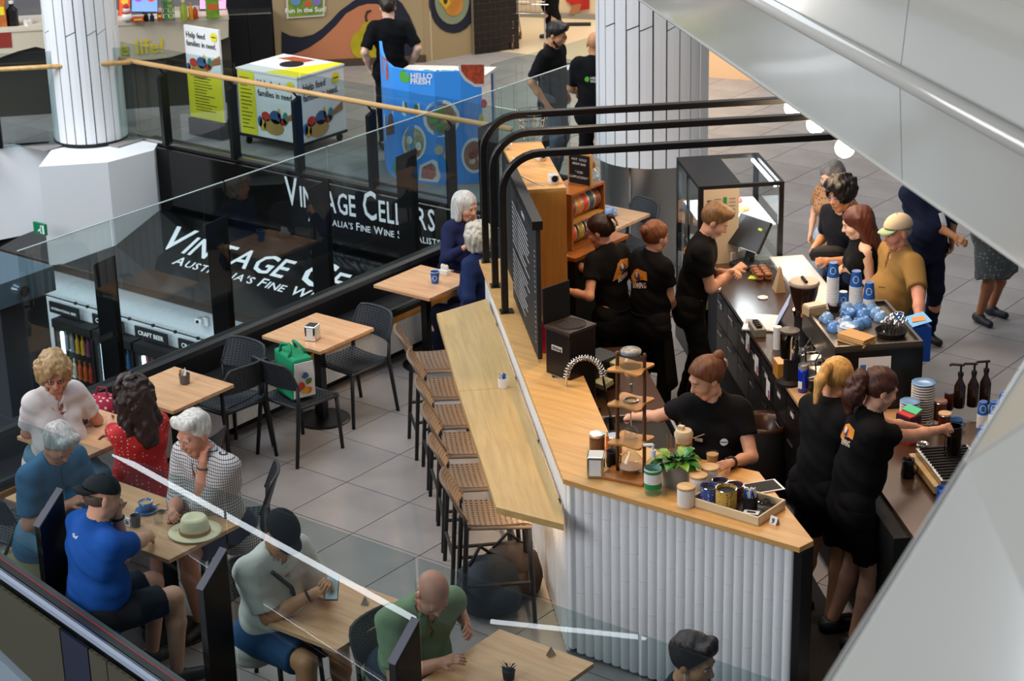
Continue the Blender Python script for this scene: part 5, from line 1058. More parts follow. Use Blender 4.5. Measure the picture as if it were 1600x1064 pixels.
# espresso machine with cups on top
m0 = toab(at(1260, 495, 1.42)); mach = thing('espresso_machine', 'black espresso machine loaded with cups on its top tray', 'coffee machine', P3(-12.6, 3.95, ZR), kind=None)
A0, A1, B0, B1 = -13.02, -12.20, 3.64, 4.24
part('body', R(A0, A1, B0+.14, B1, ZR+.03, 1.38), BLACK, mach, world=True, bv=.01); part('base', R(A0, A1, B0-.05, B1, ZR, ZR+.1), BLACK, mach, world=True, bv=.006); part('drip_tray', R(A0+.03, A1-.03, B0-.045, B0+.13, ZR+.101, ZR+.112), STEEL, mach, world=True)
part('group_panel', R(A0, A1, B0, B0+.14, 1.24, 1.38), STEEL, mach, world=True, bv=.006); part('top_plate', R(A0, A1, B0, B1, 1.38, 1.40), hx('warm_steel', '6a5d50', rough=.35, metal=.8), mach, world=True)
for (x0, x1, y0, y1) in ((A0, A1, B0, B0+.02), (A0, A1, B1-.02, B1), (A0, A0+.02, B0+.02, B1-.02), (A1-.02, A1, B0+.02, B1-.02)): part('top_rail', R(x0, x1, y0, y1, 1.40, 1.425), hx('grey_rail', '5c5650', rough=.35, metal=.6), mach, world=True)
part('side_panel', R(A1, A1+.012, B0, B1, ZR+.02, 1.39), BLACK, mach, world=True, bv=.004)
part('specification_sheet', R(A1+.0125, A1+.0145, B0+.16, B0+.38, 1.12, 1.34), PAPW, mach, world=True); part('print', R(A1+.0146, A1+.0155, B0+.17, B0+.21, 1.14, 1.29), hx('print_blue', '3a6fb0'), mach, world=True)
for k in range(6): part('print', R(A1+.0146, A1+.0155, B0+.225, B0+.37, 1.145+.024*k, 1.150+.024*k), hx('chart_grey', '8f8a80'), mach, world=True)
for k in range(3):
    a_ = A0+.16+.26*k; g_ = part('group_head', MB().lathe([(.035, 0), (.035, .07)], P3(a_, B0+.06, 1.17), 18), CHROME, mach, world=True, smooth='auto'); part('portafilter', MB().tube([P3(a_, B0+.05, 1.165), P3(a_, B0-.13, 1.15)], [.03, .012], 10), CHROME, mach, world=True); part('steam_wand', MB().tube([P3(a_+.11, B0, 1.3), P3(a_+.12, B0-.05, 1.22), P3(a_+.12, B0-.04, 1.08)], .006, 6), CHROME, mach, world=True)
ZM = 1.401
def onM(x, y, z=ZM): p = at(x, y, z); return (p[0], p[1], ZM)
def stack(x, y, n, lab, z=ZM, r=.042, step=.0115, h=.1, base=None, group=None):
    p = at(x, y, z); t = thing('cup_stack', lab, 'cups', (p[0], p[1], z+.001), 0, group)
    for k in range(n): part('cup_rim', MB().lathe([(r, 0), (r*1.03, .004), (r, .0085), (r*.94, .0105)], (0, 0, k*step), 20), PAPW, t, smooth='auto')
    hh = h; zb = n*step
    part('top_cup', MB().lathe([(r, zb), (r*.7, zb+hh)], n=22), PAPB, t, smooth='auto'); part('cup_base', MB().lathe([(.001, zb+hh-.004), (r*.64, zb+hh-.004), (r*.68, zb+hh+.001), (r*.7, zb+hh)], n=20, cap=False), PAPW, t)
    mb = MB(); rr = lambda q: r-(r*.3)*q/hh+.0007
    for a0 in (-1.15,):
        for k in range(20):
            q = []
            for kk, ro in ((k, .9), (k+1, .9), (k+1, .76), (k, .76)):
                u_ = ro*.028*math.cos(2*PI*kk/20); zz = hh*.5+ro*.028*math.sin(2*PI*kk/20); q.append((rr(zz)*math.cos(a0+u_/r), rr(zz)*math.sin(a0+u_/r), zb+zz))
            mb.add(q, [(0, 1, 2, 3)])
        q = [(rr(hh*z_)*math.cos(a0+u/r), rr(hh*z_)*math.sin(a0+u/r), zb+hh*z_) for u, z_ in ((-.018, .45), (.018, .45), (.018, .55), (-.018, .55))]; mb.add(q, [(0, 1, 2, 3)])
    part('roundel', mb, WHT, t, kind='stuff'); return t
stack(1300, 482, 19, 'tallest stack of blue and white paper cups, on the left of the espresso machine', step=.0125)
stack(1336, 483, 14, 'middle stack of blue and white paper cups on the espresso machine', step=.0125, r=.045, h=.105)
stack(1357, 484, 7, 'short stack of blue and white paper cups on the right of the espresso machine', step=.0125, r=.042, h=.115)
pcup('single upturned blue paper cup between the cup stacks', onM(1317, 477), up=False)
random.seed(2)
for n, (x, y, lab, upd) in enumerate([(1292, 502, 'upside down light blue cup with handle nearest the napkin box', 0), (1325, 496, 'upright pale blue cup behind the saucers', 1), (1322, 486, 'upside down blue cup in front of the single paper cup', 0), (1343, 487, 'upside down blue cup by the foot of the middle cup stack', 0), (1361, 486, 'upside down blue cup by the foot of the short cup stack', 0), (1348, 496, 'upside down blue cup in the middle of the machine top', 0), (1369, 494, 'largest round blue cup upside down near the cutlery', 0), (1303, 516, 'upside down blue cup in front left of the machine top', 0), (1322, 508, 'upside down blue cup just behind the saucer stack', 0), (1351, 508, 'upside down blue cup right of the saucer stack', 0), (1376, 500, 'upside down blue cup touching the cutlery tray', 0), (1340, 512, 'small blue cup tucked beside the saucer stack', 0)]):
    p = onM(x, y); t = thing('coffee_cup', lab, 'cup', p, random.uniform(2, 4.5), 'blue cups on the espresso machine'); cm2 = [CERBL, hx('mid_blue_ceramic', '5b8fd0', rough=.25, coat=.5)][n % 2]; r = .048
    if upd: part('bowl', MB().lathe([(r*.6, 0), (r*.9, .02), (r, .055), (r*.93, .055), (r*.8, .02), (.001, .012)], n=22, cap=False), cm2, t, smooth=True)
    else: part('bowl', MB().lathe([(r, 0), (r*.99, .02), (r*.8, .045), (r*.55, .056), (r*.5, .062), (r*.42, .062), (r*.4, .057), (.001, .057)], n=22, cap=False), cm2, t, smooth=True)
    part('handle', MB().tube([(r*.9, 0, .045), (r*1.35, 0, .045), (r*1.5, 0, .028), (r*1.3, 0, .012), (r*.95, 0, .012)], .005, 7), cm2, t, smooth=True)
def saucers(x, y, n, lab, z, r=.072, c=CERBL, stp=.012):
    p = at(x, y, z); t = thing('saucer_stack', lab, 'saucers', (p[0], p[1], z+.001))
    for k in range(n): part('saucer', MB().lathe([(r*.55, 0), (r, .010), (r, .014), (r*.55, .005), (.001, .004)], (0, 0, k*stp), 28, cap=False), c if k == n-1 else hx('saucer_underside', 'd9d2ca', rough=.3), t, smooth=True)
saucers(1324, 519, 4, 'short stack of pale saucers on the espresso machine', ZM)
t = thing('napkin_box', 'kraft box of pale napkins on the espresso machine', 'box', onM(1272, 490), D45+.3); part('box', MB().box((0, 0, .03), (.09, .14, .06)), hx('kraft', 'b59a74'), t); part('napkins', MB().box((0, 0, .065), (.08, .13, .014)), hx('pale_napkin', 'd8c8b4', rough=.8), t)
t = thing('dark_bowl', 'round black bowl between the napkin box and the cups', 'bowl', onM(1303, 486)); part('bowl', MB().lathe([(.03, 0), (.045, .05), (.041, .05), (.026, .006)], n=20), BLKM, t, smooth='auto')
t = thing('paper_bags', 'pile of kraft paper bags on the front of the espresso machine', 'bags', onM(1338, 535), D45+.62)
for k in range(5): part('paper_bag', MB().box((random.uniform(-.004, .004), random.uniform(-.004, .004), .006+.0115*k), (.22, .13, .0095), random.uniform(-.03, .03)), hx('kraft_bag', 'c49a62', rough=.8), t, bv=.003)
t = thing('cutlery_tray', 'black tray full of steel teaspoons on the espresso machine', 'tray', onM(1392, 524), D45+.7); part('tray', MB().lathe([(.09, 0), (.11, .04), (.105, .04), (.085, .006)], n=20), BLKM, t, smooth='auto')
for k in range(26): a = random.uniform(0, 6.28); rr_ = random.uniform(0, .07); x, y = rr_*math.cos(a), rr_*math.sin(a); part('teaspoon', MB().tube([(x, y, .01), (x*1.5+random.uniform(-.02, .02), y*1.5+random.uniform(-.02, .02), .12)], .0035, 5).lathe([(.001, 0), (.011, .004), (.001, .02)], (x*1.5, y*1.5, .115), 8, cap=False), CHROME, t)
pcup('little blue cup standing in the cutlery tray', (onM(1404, 512)[0], onM(1404, 512)[1], ZM+.045), h=.06, r=.03, mark=False)
t = thing('espresso_tools', 'cluster of steel tampers and jugs in front of the grinders', 'tools', onR(1275, 575)); random.seed(8)
for k in range(7): part('tool', MB().lathe([(.028, 0), (.03, .02), (.012, .03), (.012, .06), (.018, .09), (.001, .1)], (random.uniform(-.16, .16), random.uniform(-.12, .12), 0), 14), [CHROME, BLKM, STEEL][k % 3], t, smooth='auto')
for k in range(3):
    t = thing('milk_jug', ['steel milk jug left of the blue shaker bottle', 'steel milk jug behind the blonde barista', 'steel milk jug under the espresso machine'][k], 'jug', onR([1256, 1275, 1288][k], [572, 566, 572][k])); part('body', MB().lathe([(.036, 0), (.04, .02), (.03, .08), (.034, .1), (.03, .1), (.026, .08), (.001, .006)], n=20, cap=False), CHROME, t, smooth=True); part('handle', MB().tube([(.034, 0, .085), (.06, 0, .08), (.058, 0, .035), (.038, 0, .025)], .005, 6), CHROME, t)
t = thing('shaker_bottle', 'cobalt blue drink bottle with clear lid on the pale worktop', 'bottle', onR(1254, 612)); part('body', MB().lathe([(.032, 0), (.036, .06), (.032, .1), (.036, .15), (.034, .17)], n=22), hx('cobalt_plastic', '1433b8', rough=.25, coat=.5), t, smooth=True); part('lid', MB().lathe([(.034, .17), (.034, .2), (.02, .205)], n=22), hx('grey_lid', '8d9298', rough=.3), t, smooth='auto'); part('logo', MB().box((0, -.037, .06), (.03, .004, .05)), PAPW, t)
jar(1262, 604, 'white tub with lid between the blue bottle and the blonde barista', CERW, CERW, .04, .05, ZR)
# syrup, cups, plates and jars at the near end
ZS = ZR
def onS(x, y): return onR(x, y)
saucers(1440, 655, 15, 'tall stack of light blue plates at the far edge of the worktop', ZS, .078, stp=.018)
saucers(1420, 665, 10, 'shorter stack of light blue plates left of the tall one', ZS, .066, stp=.018)
t = thing('blue_box', 'bright blue carton with orange print behind the plate stacks', 'box', onR(1431, 560), D45); BB = hx('carton_blue', '1c5fd0', rough=.5)
part('carton', MB().box((0, 0, .14), (.2, .14, .26)), BB, t); part('lid', MB().sheet([(-.1, -.07, .275), (.1, -.07, .275), (.1, .07, .31), (-.1, .07, .31)], (0, 0, 1), .004), hx('carton_light_blue', '5fb0ea'), t); part('print', MB().sheet([(-.05, -.03, .288), (.03, -.05, .284), (.06, .04, .303), (-.03, .05, .306)], (0, 0, 1), .006), hx('carton_orange', 'd9863a'), t)
t = thing('tea_box', 'red and purple tea box beside the brunette barista', 'box', onR(1418, 690), D45+.5); part('carton', MB().box((0, 0, .1), (.12, .1, .2)), hx('tea_red', 'c0281f', rough=.5), t, bv=.002); part('label', MB().box((0, 0, .165), (.124, .104, .05)), hx('tea_purple', '3a2440', rough=.5), t); part('flap', MB().box((0, .03, .215), (.12, .06, .01), 0, .4), hx('tea_green', '4fbf8f', rough=.6), t)
for n, (x, y, lab) in enumerate([(1468, 655, 'jar with brown lid, rearmost of three beside the plates'), (1475, 675, 'jar of chocolate powder with coffee coloured top in front of the brown-lidded jar'), (1450, 640, 'dark jar stuffed with crumpled blue cloth')]):
    t = thing('storage_jar', lab, 'jar', onS(x, y)); r = .042; part('jar', MB().lathe([(r, 0), (r, .11), (r*.9, .12)], n=22), [hx('choc_jar', '4a2414', rough=.15), hx('choc_jar2', '57240f', rough=.15), BLKM][n], t, smooth='auto')
    if n < 2: part('lid', MB().lathe([(r*1.02, .12), (r*1.02, .135), (.001, .137)], n=22, cap=False), [hx('brown_lid', '8a5230', rough=.4), COF][n], t, smooth='auto'); part('ring', MB().tube([(r*1.03*math.cos(2*PI*k/20), r*1.03*math.sin(2*PI*k/20), .125) for k in range(20)], .004, 5, True), CHROME, t)
    else:
        for k in range(5): part('cloth', MB().lathe([(.001, 0), (.03, .01), (.02, .03), (.001, .035)], (random.uniform(-.025, .025), random.uniform(-.025, .025), .115), 7, cap=False), hx('blue_cloth', '5c78a8', rough=.9), t, smooth=True)
t = thing('coffee_cup', 'blue cup beside the chocolate powder jar', 'cup', onS(1494, 668)); part('bowl', MB().lathe([(.026, 0), (.042, .06), (.039, .06), (.022, .008)], n=22), CERB, t, smooth='auto'); part('handle', MB().tube([(.04, 0, .05), (.06, 0, .045), (.055, 0, .02), (.035, 0, .02)], .005, 6), CERB, t)
for n, (x, y) in enumerate([(1498, 636), (1519, 634), (1538, 630)]):
    t = thing('syrup_bottle', 'dark syrup bottle with black pump, '+['leftmost', 'middle', 'rightmost'][n]+' of the three', 'bottle', onS(x, y), .2*n, 'syrup bottles')
    part('bottle', MB().lathe([(.036, 0), (.038, .01), (.038, .15), (.016, .2), (.015, .23)], n=20), hx('syrup_glass', '2a1a14', rough=.08, coat=.5), t, smooth='auto'); part('collar', MB().lathe([(.019, .225), (.019, .25)], n=14), BLKM, t); part('pump', MB().tube([(0, 0, .25), (0, 0, .30)], .008, 8).tube([(.02, 0, .305), (-.06, -.02, .30), (-.07, -.022, .29)], .009, 8), BLKM, t)
t = thing('drink_can', 'red and silver can left of the syrup bottles', 'can', onS(1482, 640)); part('can', MB().lathe([(.026, 0), (.032, .008), (.032, .11), (.027, .12)], n=22), hx('can_red', '5a2418', rough=.3, metal=.5), t, smooth='auto'); part('top', MB().lathe([(.001, .12), (.026, .121)], n=20, cap=False), CHROME, t)
cs_ = [(1534, 668, 9, 'paper cup stack just right of the syrup pumps'), (1551, 670, 10, 'second row paper cup stack right of the syrup pumps'), (1566, 652, 8, 'tall blue topped cup stack at the back of the cup cluster'), (1565, 680, 9, 'paper cup stack in the front of the cup cluster'), (1582, 660, 9, 'paper cup stack touching the white cladding'), (1532, 716, 12, 'paper cup stack the brunette barista reaches for'), (1545, 722, 11, 'paper cup stack beside the reached-for one'), (1590, 640, 10, 'rightmost paper cup stack at the picture edge')]
for x, y, n, lab in cs_: stack(x, y, n, lab, ZS, .036, .011, .085, group='paper cup stacks at the near end')
t = thing('carry_bag', 'pale paper carry bag standing behind the plates', 'bag', tuple(at(1470, 690, .3)*[1, 1, 0]), .4); part('body', sackf(.24, .12, .24, .12, .34), hx('pale_bag', 'b5a682', rough=.85), t); part('handle', MB().tube([(-.06, 0, .33), (-.06, 0, .5), (-.03, 0, .56)], .006, 6).tube([(.0, 0, .33), (-.01, 0, .5), (-.03, 0, .56)], .006, 6), hx('pale_bag', 'b5a682'), t, kind='stuff')
# second machine end with grille
t = thing('brewing_station', 'steel brewing station with perforated drip grille at the near end of the counter', 'machine', onR(1490, 745), D45)
part('body', MB().box((0, 0, .05), (.5, .34, .1)), STEEL, t, bv=.006)
for i in range(12):
    part('grille_bar', MB().box((-.22+.04*i, 0, .105), (.014, .3, .008)), BLKM, t)
part('trim', MB().box((0, -.19, .04), (.5, .04, .05)), OAKL, t, bv=.004); part('jug', MB().lathe([(.05, .11), (.055, .14), (.05, .3), (.045, .3), (.04, .12)], (-.1, .02, 0), 20), hx('steel_jug', '4a4642', rough=.15, metal=1), t, smooth='auto')
t = thing('waste_bin', 'black bin with brown liner beside the work bench', 'bin', tuple(at(1195, 660, .6)*[1, 1, 0])); part('bin', MB().lathe([(.14, 0), (.17, .58), (.16, .6), (.15, .58), (.12, .03)], n=26), BLKM, t, smooth='auto'); part('liner', MB().lathe([(.165, .56), (.178, .62), (.14, .6), (.1, .5)], n=20, cap=False), hx('liner_brown', '3a2016', rough=.3), t, smooth=True)

def ribmat():
    mb = MB(); mb.box(tuple(P3(-10.9, 2.75, .006)), (2.9, 1.30, .010), D45); return mb
mt_ = solo('rubber_mat', ribmat(), hx('black_rubber', '0d0d0d', rough=.8, bump=.8, bs=70), 'black rubber anti-fatigue mat on the staff floor behind the bar end', 'mat', tuple(P3(-10.9, 2.75, 0)), world=True)

t = thing('spotted_bag', 'red bag with white spots on the bench behind the table of the woman in white', 'bag', (-10.83, 9.0, .50), .2)
part('body', MB().lathe([(.06, 0), (.12, .03), (.13, .12), (.09, .2), (.001, .22)], n=14), dotm('spotted_cloth', rgb('a81838'), rgb('e6c8c8'), 26, .28), t, smooth=True); part('handle', MB().tube([(-.06, 0, .18), (-.03, .02, .27), (.04, .02, .27), (.06, 0, .18)], .008, 6), hx('bag_red', '8c1430'), t)
for n, (x, y, c, lab) in enumerate([(1418, 745, '17191c', 'black milk thermometer pot on the near end of the worktop'), (1440, 720, 'b8b4ac', 'steel jug on the brown worktop between the tea box and the grille'), (1472, 790, '1d4fa8', 'blue carton cup low on the near end of the worktop')]):
    t = thing('jug', lab, 'jug', onR(x, y)); m_ = hx('jug_'+c, c, rough=.25, metal=1. if n == 1 else 0.); part('body', MB().lathe([(.04, 0), (.044, .02), (.036, .09), (.04, .12), (.036, .12), (.03, .09), (.001, .006)], n=20, cap=False), m_, t, smooth=True); part('handle', MB().tube([(.038, 0, .1), (.066, 0, .09), (.062, 0, .04), (.04, 0, .03)], .005, 6), m_, t)
# ================================================================== PEOPLE
def nets(prims, h, k=.02, cuts=(), noise=None, pad=.03, mir=None):
    """blend rounded cones and ellipsoids into one smooth closed surface (surface nets)"""
    lo = np.min([np.minimum(p['lo'], 1e9) for p in prims], 0)-pad; hi = np.max([p['hi'] for p in prims], 0)+pad
    n = np.ceil((hi-lo)/h).astype(int)+1; V = np.full(tuple(n), 1.0, np.float32)
    ax = [(lo[i]+h*np.arange(n[i])).astype(np.float32) for i in range(3)]
    for p in prims:
        kk = p.get('k', k); m_ = kk+2.5*h
        i0 = np.maximum(((p['lo']-m_-lo)/h).astype(int), 0); i1 = np.minimum(((p['hi']+m_-lo)/h).astype(int)+2, n)
        sl = tuple(slice(a, b) for a, b in zip(i0, i1)); X = ax[0][i0[0]:i1[0], None, None]; Y = ax[1][None, i0[1]:i1[1], None]; Z = ax[2][None, None, i0[2]:i1[2]]
        if X.size*Y.size*Z.size == 0: continue
        d = p['f'](X, Y, Z); v = V[sl]
        if p.get('sub'): V[sl] = np.maximum(v, -d)
        else:
            t = np.clip(.5+.5*(v-d)/kk, 0, 1); V[sl] = v*(1-t)+d*t-kk*t*(1-t)
    if cuts or noise:
        X, Y, Z = ax[0][:, None, None], ax[1][None, :, None], ax[2][None, None, :]
        if noise: V = V+noise(X, Y, Z)
        for c in cuts: V = np.maximum(V, c(X, Y, Z))
    V[0] = V[-1] = 1; V[:, 0] = V[:, -1] = 1; V[:, :, 0] = V[:, :, -1] = 1
    S = V < 0; cn = [(a, b, c) for a in (0, 1) for b in (0, 1) for c in (0, 1)]
    A = [S[a:n[0]-1+a, b:n[1]-1+b, c:n[2]-1+c] for a, b, c in cn]
    s_ = sum(x.astype(np.int8) for x in A); act = (s_ > 0) & (s_ < 8); idx = np.argwhere(act)
    if len(idx) == 0: return np.zeros((0, 3)), np.zeros((0, 4), int)
    acc = np.zeros((len(idx), 3)); cnt = np.zeros(len(idx))
    for (a, b, c) in cn:
        for axis in range(3):
            if (a, b, c)[axis]: continue
            o1 = idx+(a, b, c); o2 = o1.copy(); o2[:, axis] += 1
            v1 = V[o1[:, 0], o1[:, 1], o1[:, 2]]; v2 = V[o2[:, 0], o2[:, 1], o2[:, 2]]; m_ = (v1 < 0) != (v2 < 0)
            t = np.where(m_, v1/np.where(m_, v1-v2, 1), 0); p = np.array([a, b, c], float)+np.zeros((len(idx), 3)); p[:, axis] += t
            acc[m_] += p[m_]; cnt[m_] += 1
    P_ = lo+h*(idx+acc/cnt[:, None]); ids = np.full(act.shape, -1, np.int64); ids[tuple(idx.T)] = np.arange(len(idx)); F = []
    for axis in range(3):
        u, w_ = [(1, 2), (2, 0), (0, 1)][axis]
        a = [slice(None)]*3; b = [slice(None)]*3; a[axis] = slice(0, -1); b[axis] = slice(1, None)
        ch = np.argwhere(S[tuple(a)] != S[tuple(b)]); ch = ch[(ch[:, u] > 0) & (ch[:, w_] > 0)]
        if not len(ch): continue
        ins = S[tuple(ch.T)]
        def g(du, dw): q = ch.copy(); q[:, u] -= du; q[:, w_] -= dw; return ids[tuple(q.T)]
        q = np.stack([g(1, 1), g(0, 1), g(0, 0), g(1, 0)], 1); q[~ins] = q[~ins][:, ::-1]; F.append(q)
    F = np.concatenate(F); F = F[(F >= 0).all(1)]; return P_, F
def npmesh(name, parts_):
    vs, fs, o = [], [], 0
    for v, f in parts_: vs.append(v); fs.append(f+o); o += len(v)
    v = np.concatenate(vs).astype(np.float32); f = np.concatenate(fs).astype(np.int32)
    me = bpy.data.meshes.new(name); me.vertices.add(len(v)); me.vertices.foreach_set('co', v.ravel()); me.loops.add(len(f)*4); me.loops.foreach_set('vertex_index', f.ravel())
    me.polygons.add(len(f)); me.polygons.foreach_set('loop_start', np.arange(0, len(f)*4, 4, dtype=np.int32)); me.update(calc_edges=True); me.validate()
    me.polygons.foreach_set('use_smooth', [True]*len(me.polygons)); return me
def nz(v): v = np.array(v, float); return v/(np.linalg.norm(v)+1e-9)
def cone(a, b, r1, r2, flat=1., fd=None, end=False, k=None, sub=False, start=False):
    """rounded cone a-b; flat < 1 squashes it along fd; end/start give a clean flat end"""
    a, b = np.array(a, np.float32), np.array(b, np.float32); ab_ = b-a; L2 = float(ab_@ab_)+1e-9; L = math.sqrt(L2); R_ = max(r1, r2)
    if fd is not None: fd = nz(fd).astype(np.float32)
    def f(X, Y, Z):
        x, y, z = X-a[0], Y-a[1], Z-a[2]; tr = (x*ab_[0]+y*ab_[1]+z*ab_[2])/L2; t = np.clip(tr, 0, 1); x, y, z = x-t*ab_[0], y-t*ab_[1], z-t*ab_[2]
        if fd is not None: s = (x*fd[0]+y*fd[1]+z*fd[2])*(1/flat-1); x, y, z = x+s*fd[0], y+s*fd[1], z+s*fd[2]
        d = np.sqrt(x*x+y*y+z*z)-(r1+(r2-r1)*t)
        if fd is not None: d = d*(.5+.5*flat)
        if end: d = np.maximum(d, (tr-1)*L)
        if start: d = np.maximum(d, -tr*L)
        return d
    p = dict(f=f, lo=np.minimum(a, b)-R_, hi=np.maximum(a, b)+R_, sub=sub)
    if k: p['k'] = k
    return p
def ell(c, r, M3, k=None, sub=False):
    """ellipsoid with radii r along the rows of M3"""
    c = np.array(c, np.float32); M3 = np.array(M3, np.float32); R_ = max(r)
    def f(X, Y, Z):
        x, y, z = X-c[0], Y-c[1], Z-c[2]; q = 0
        for i in range(3): q = q+((x*M3[i][0]+y*M3[i][1]+z*M3[i][2])/r[i])**2
        return (np.sqrt(q)-1)*min(r)
    p = dict(f=f, lo=c-R_, hi=c+R_, sub=sub)
    if k: p['k'] = k
    return p
def ik(S, T, l1, l2, hint):
    S, T = np.array(S, float), np.array(T, float); d = T-S; L = np.linalg.norm(d); Lm = min(L, (l1+l2)*.995); u = d/(L+1e-9)
    T = S+u*Lm; a = (l1*l1-l2*l2+Lm*Lm)/(2*Lm); hh = math.sqrt(max(0, l1*l1-a*a)); h = np.array(hint, float); h = nz(h-u*(h@u)); return S+u*a+h*hh, T
SK = {'fair': 'd8a183', 'pale': 'e3b79b', 'tan': 'c48a62', 'ruddy': 'd08f74', 'brown': '9a6242'}
def skinm(k): return mat('skin_'+k, rgb(SK[k]), rough=.5, var=.07, vs=14, sss=.0)
def cloth(name, h, bump=.35): return hx('cloth_'+name, h, rough=.85, bump=bump, bs=22, spec=.2)
BT = cloth('black_cotton', '0c0c0e', .25); BTR = cloth('black_trousers', '0a0a0b', .2)
def hairm(h): return mat('hair_'+h, rgb(h), rough=.42, var=.35, vs=9, bump=.35, bs=26, stretch=(7, 7, 1.5))
def person(lab, px=None, yaw=0., H=1.72, sit=None, lean=0., tilt=0., turn=0., nod=0., roll=0., hands=(None, None), hint=(None, None), skin='fair', hair=('short', '3a2618'),
           top=None, sleeve=.55, sleevem=None, bottom=None, shorts=False, skirt=False, shoe='1a1a1c', fat=0., fem=False, xy=None, neck='crew', feet=(None, None), apron=None, extra=None, curl=(.5, .5), collar=None, hem=.1, hs_=1.06, glasses=None, beard=None, palm=(None, None), nohead=False, tank=False, ground=0.):
    s = H/1.75; f = np.array([math.cos(yaw), math.sin(yaw), 0]); sd = np.array([math.sin(yaw), -math.cos(yaw), 0])   # sd = the person's right
    up = np.array([0, 0, 1.]); u = nz(up*math.cos(lean)+f*math.sin(lean)+sd*tilt); ch = nz(f-u*(f@u)); sr = np.cross(ch, u)
    hipz = ground+((sit+.10) if sit else .93*s)
    hy = yaw+turn; hf0 = np.array([math.cos(hy), math.sin(hy), 0]); hu = nz(u*.6+up*.4)
    hf = nz(hf0*math.cos(nod)-up*math.sin(nod)); hr = nz(np.cross(hf, up)); hu = np.cross(hr, hf)
    if roll: hr, hu = hr*math.cos(roll)+hu*math.sin(roll), -hr*math.sin(roll)+hu*math.cos(roll)
    nb = u*.50*s; nd_ = nz(u+hu*.8+hf0*.25); hc = nb+nd_*.165*s
    if px is not None: w_ = at(px[0], px[1], hipz+hc[2]); pel = np.array([w_[0]-hc[0], w_[1]-hc[1], hipz])
    else: pel = np.array([xy[0], xy[1], hipz])
    base = np.array([pel[0], pel[1], ground]); nb = pel+nb; hc = pel+hc
    root = thing('person', lab, 'person', tuple(base), 0.)
    I_ = -base
    sw = (.155 if fem else .178)*s; S = [nb-u*.045*s-sr*sw, nb-u*.045*s+sr*sw]; Hj = [pel-sd*.088*s, pel+sd*.088*s]      # left, right
    la, lf = .285*s, .25*s; E_ = []; W_ = []
    for i, sg in enumerate((-1, 1)):
        T = hands[i]
        if T is None: T = S[i]+np.array([0, 0, -.52*s])+f*.05+sr*sg*.07
        elif isinstance(T[0], str): T = hc+hr*T[1]+hf*T[2]+hu*T[3]
        T = np.array(T, float); hn = hint[i] if hint[i] is not None else (-up*.8+sr*sg*.5-f*.4)
        dT = nz(T-S[i]); e, w2 = ik(S[i], T-dT*.07, la, lf, hn); E_.append(e); W_.append(w2)
    K_ = []; A_ = []
    for i, sg in enumerate((-1, 1)):
        if sit:
            if feet[i] is not None: ft = np.array([feet[i][0], feet[i][1], ground+.09])
            else: ft = Hj[i]+f*(.40*s)+sd*sg*.06; ft[2] = ground+.09
            k_, a_ = ik(Hj[i]-np.array([0, 0, .0]), ft, .43*s, .43*s, f*1.+up*.9)
        else:
            ft = Hj[i]+sd*sg*.03+f*(.02 if i else -.05) if feet[i] is None else np.array([feet[i][0], feet[i][1], 0.]); ft = np.array([ft[0], ft[1], ground+.09*s]); k_, a_ = ik(Hj[i], ft, .43*s, .43*s, f)
        K_.append(k_); A_.append(a_)
    g = 1+.12*fat; wst = (.108 if fem else .122)*s*g; che = (.112 if fem else .125)*s*(1+.05*fat); C = lambda p: p+I_
    bel = pel+u*.16*s+ch*.03*fat; chest = pel+u*.36*s
    torso = [cone(C(Hj[0]+sd*.01), C(Hj[1]-sd*.01), .108*s*g, .108*s*g, .85, ch), cone(C(pel+u*.02*s), C(bel), wst*1.05, wst*1.03, .78+.07*fat, ch, k=.06), cone(C(bel), C(chest), wst, che*1.05, .74, ch, k=.06),
             cone(C(chest-sr*sw*.42), C(chest+sr*sw*.42), che*.92, che*.92, .80, ch, k=.06), cone(C(S[0]*.8+S[1]*.2-u*.01), C(S[1]*.8+S[0]*.2-u*.01), .066*s, .066*s, .85, ch, k=.07), cone(C(nb-u*.05*s-ch*.01), C(nb+nd_*.05*s), .075*s, .054*s, k=.06)]
    if fat: torso.append(ell(C(bel+ch*.07*fat), (.15*s*g, .13*s*g, .16*s), [sr, ch, u], k=.06))
    if fem: torso += [ell(C(chest-u*.03*s+ch*.085*s+sr*q*.07*s), (.062*s, .058*s, .062*s), [sr, ch, u], k=.04) for q in (-1, 1)]
    m_ = .86 if fem else 1.; ra = .047*s*m_*(1+.12*fat)
    arms = [[cone(C(S[i]), C(E_[i]), ra*1.15, ra*.86, k=.03), cone(C(E_[i]), C(W_[i]*.45+E_[i]*.55), ra*.86, ra*.80, k=.02), cone(C(W_[i]*.45+E_[i]*.55), C(W_[i]), ra*.80, ra*.55, k=.02)] for i in (0, 1)]
    legs = []
    for i in (0, 1):
        mid = A_[i]*.35+K_[i]*.65-nz(np.cross(sd, nz(A_[i]-K_[i])))*0; bk_ = nz(np.cross(nz(A_[i]-K_[i]), sd)); mid = mid+bk_*(-.012)
        legs.append([cone(C(Hj[i]), C(K_[i]), .088*s*(1+.08*fat), .058*s, k=.04), cone(C(K_[i]), C(mid), .056*s, .056*s, k=.02), cone(C(mid), C(A_[i]), .055*s, .036*s, k=.02)])
    ftd = [nz(f+sd*sg*.15) for sg in (-1, 1)]
    neckc = [cone(C(nb-u*.02*s), C(hc-hu*.06-hf*.012), .056*s*m_, .053*s*m_, k=.02)]
    body = []
    body.append(nets(torso+arms[0]+arms[1]+legs[0]+legs[1]+neckc, .0125 if s > 0 else .01, .03))
    # head
    def hp(x, y, z): return C(hc+hr*x+hf*y+hu*z)
    Mh = [hr, hf, hu]; q = (.985 if not fem else .95)*hs_
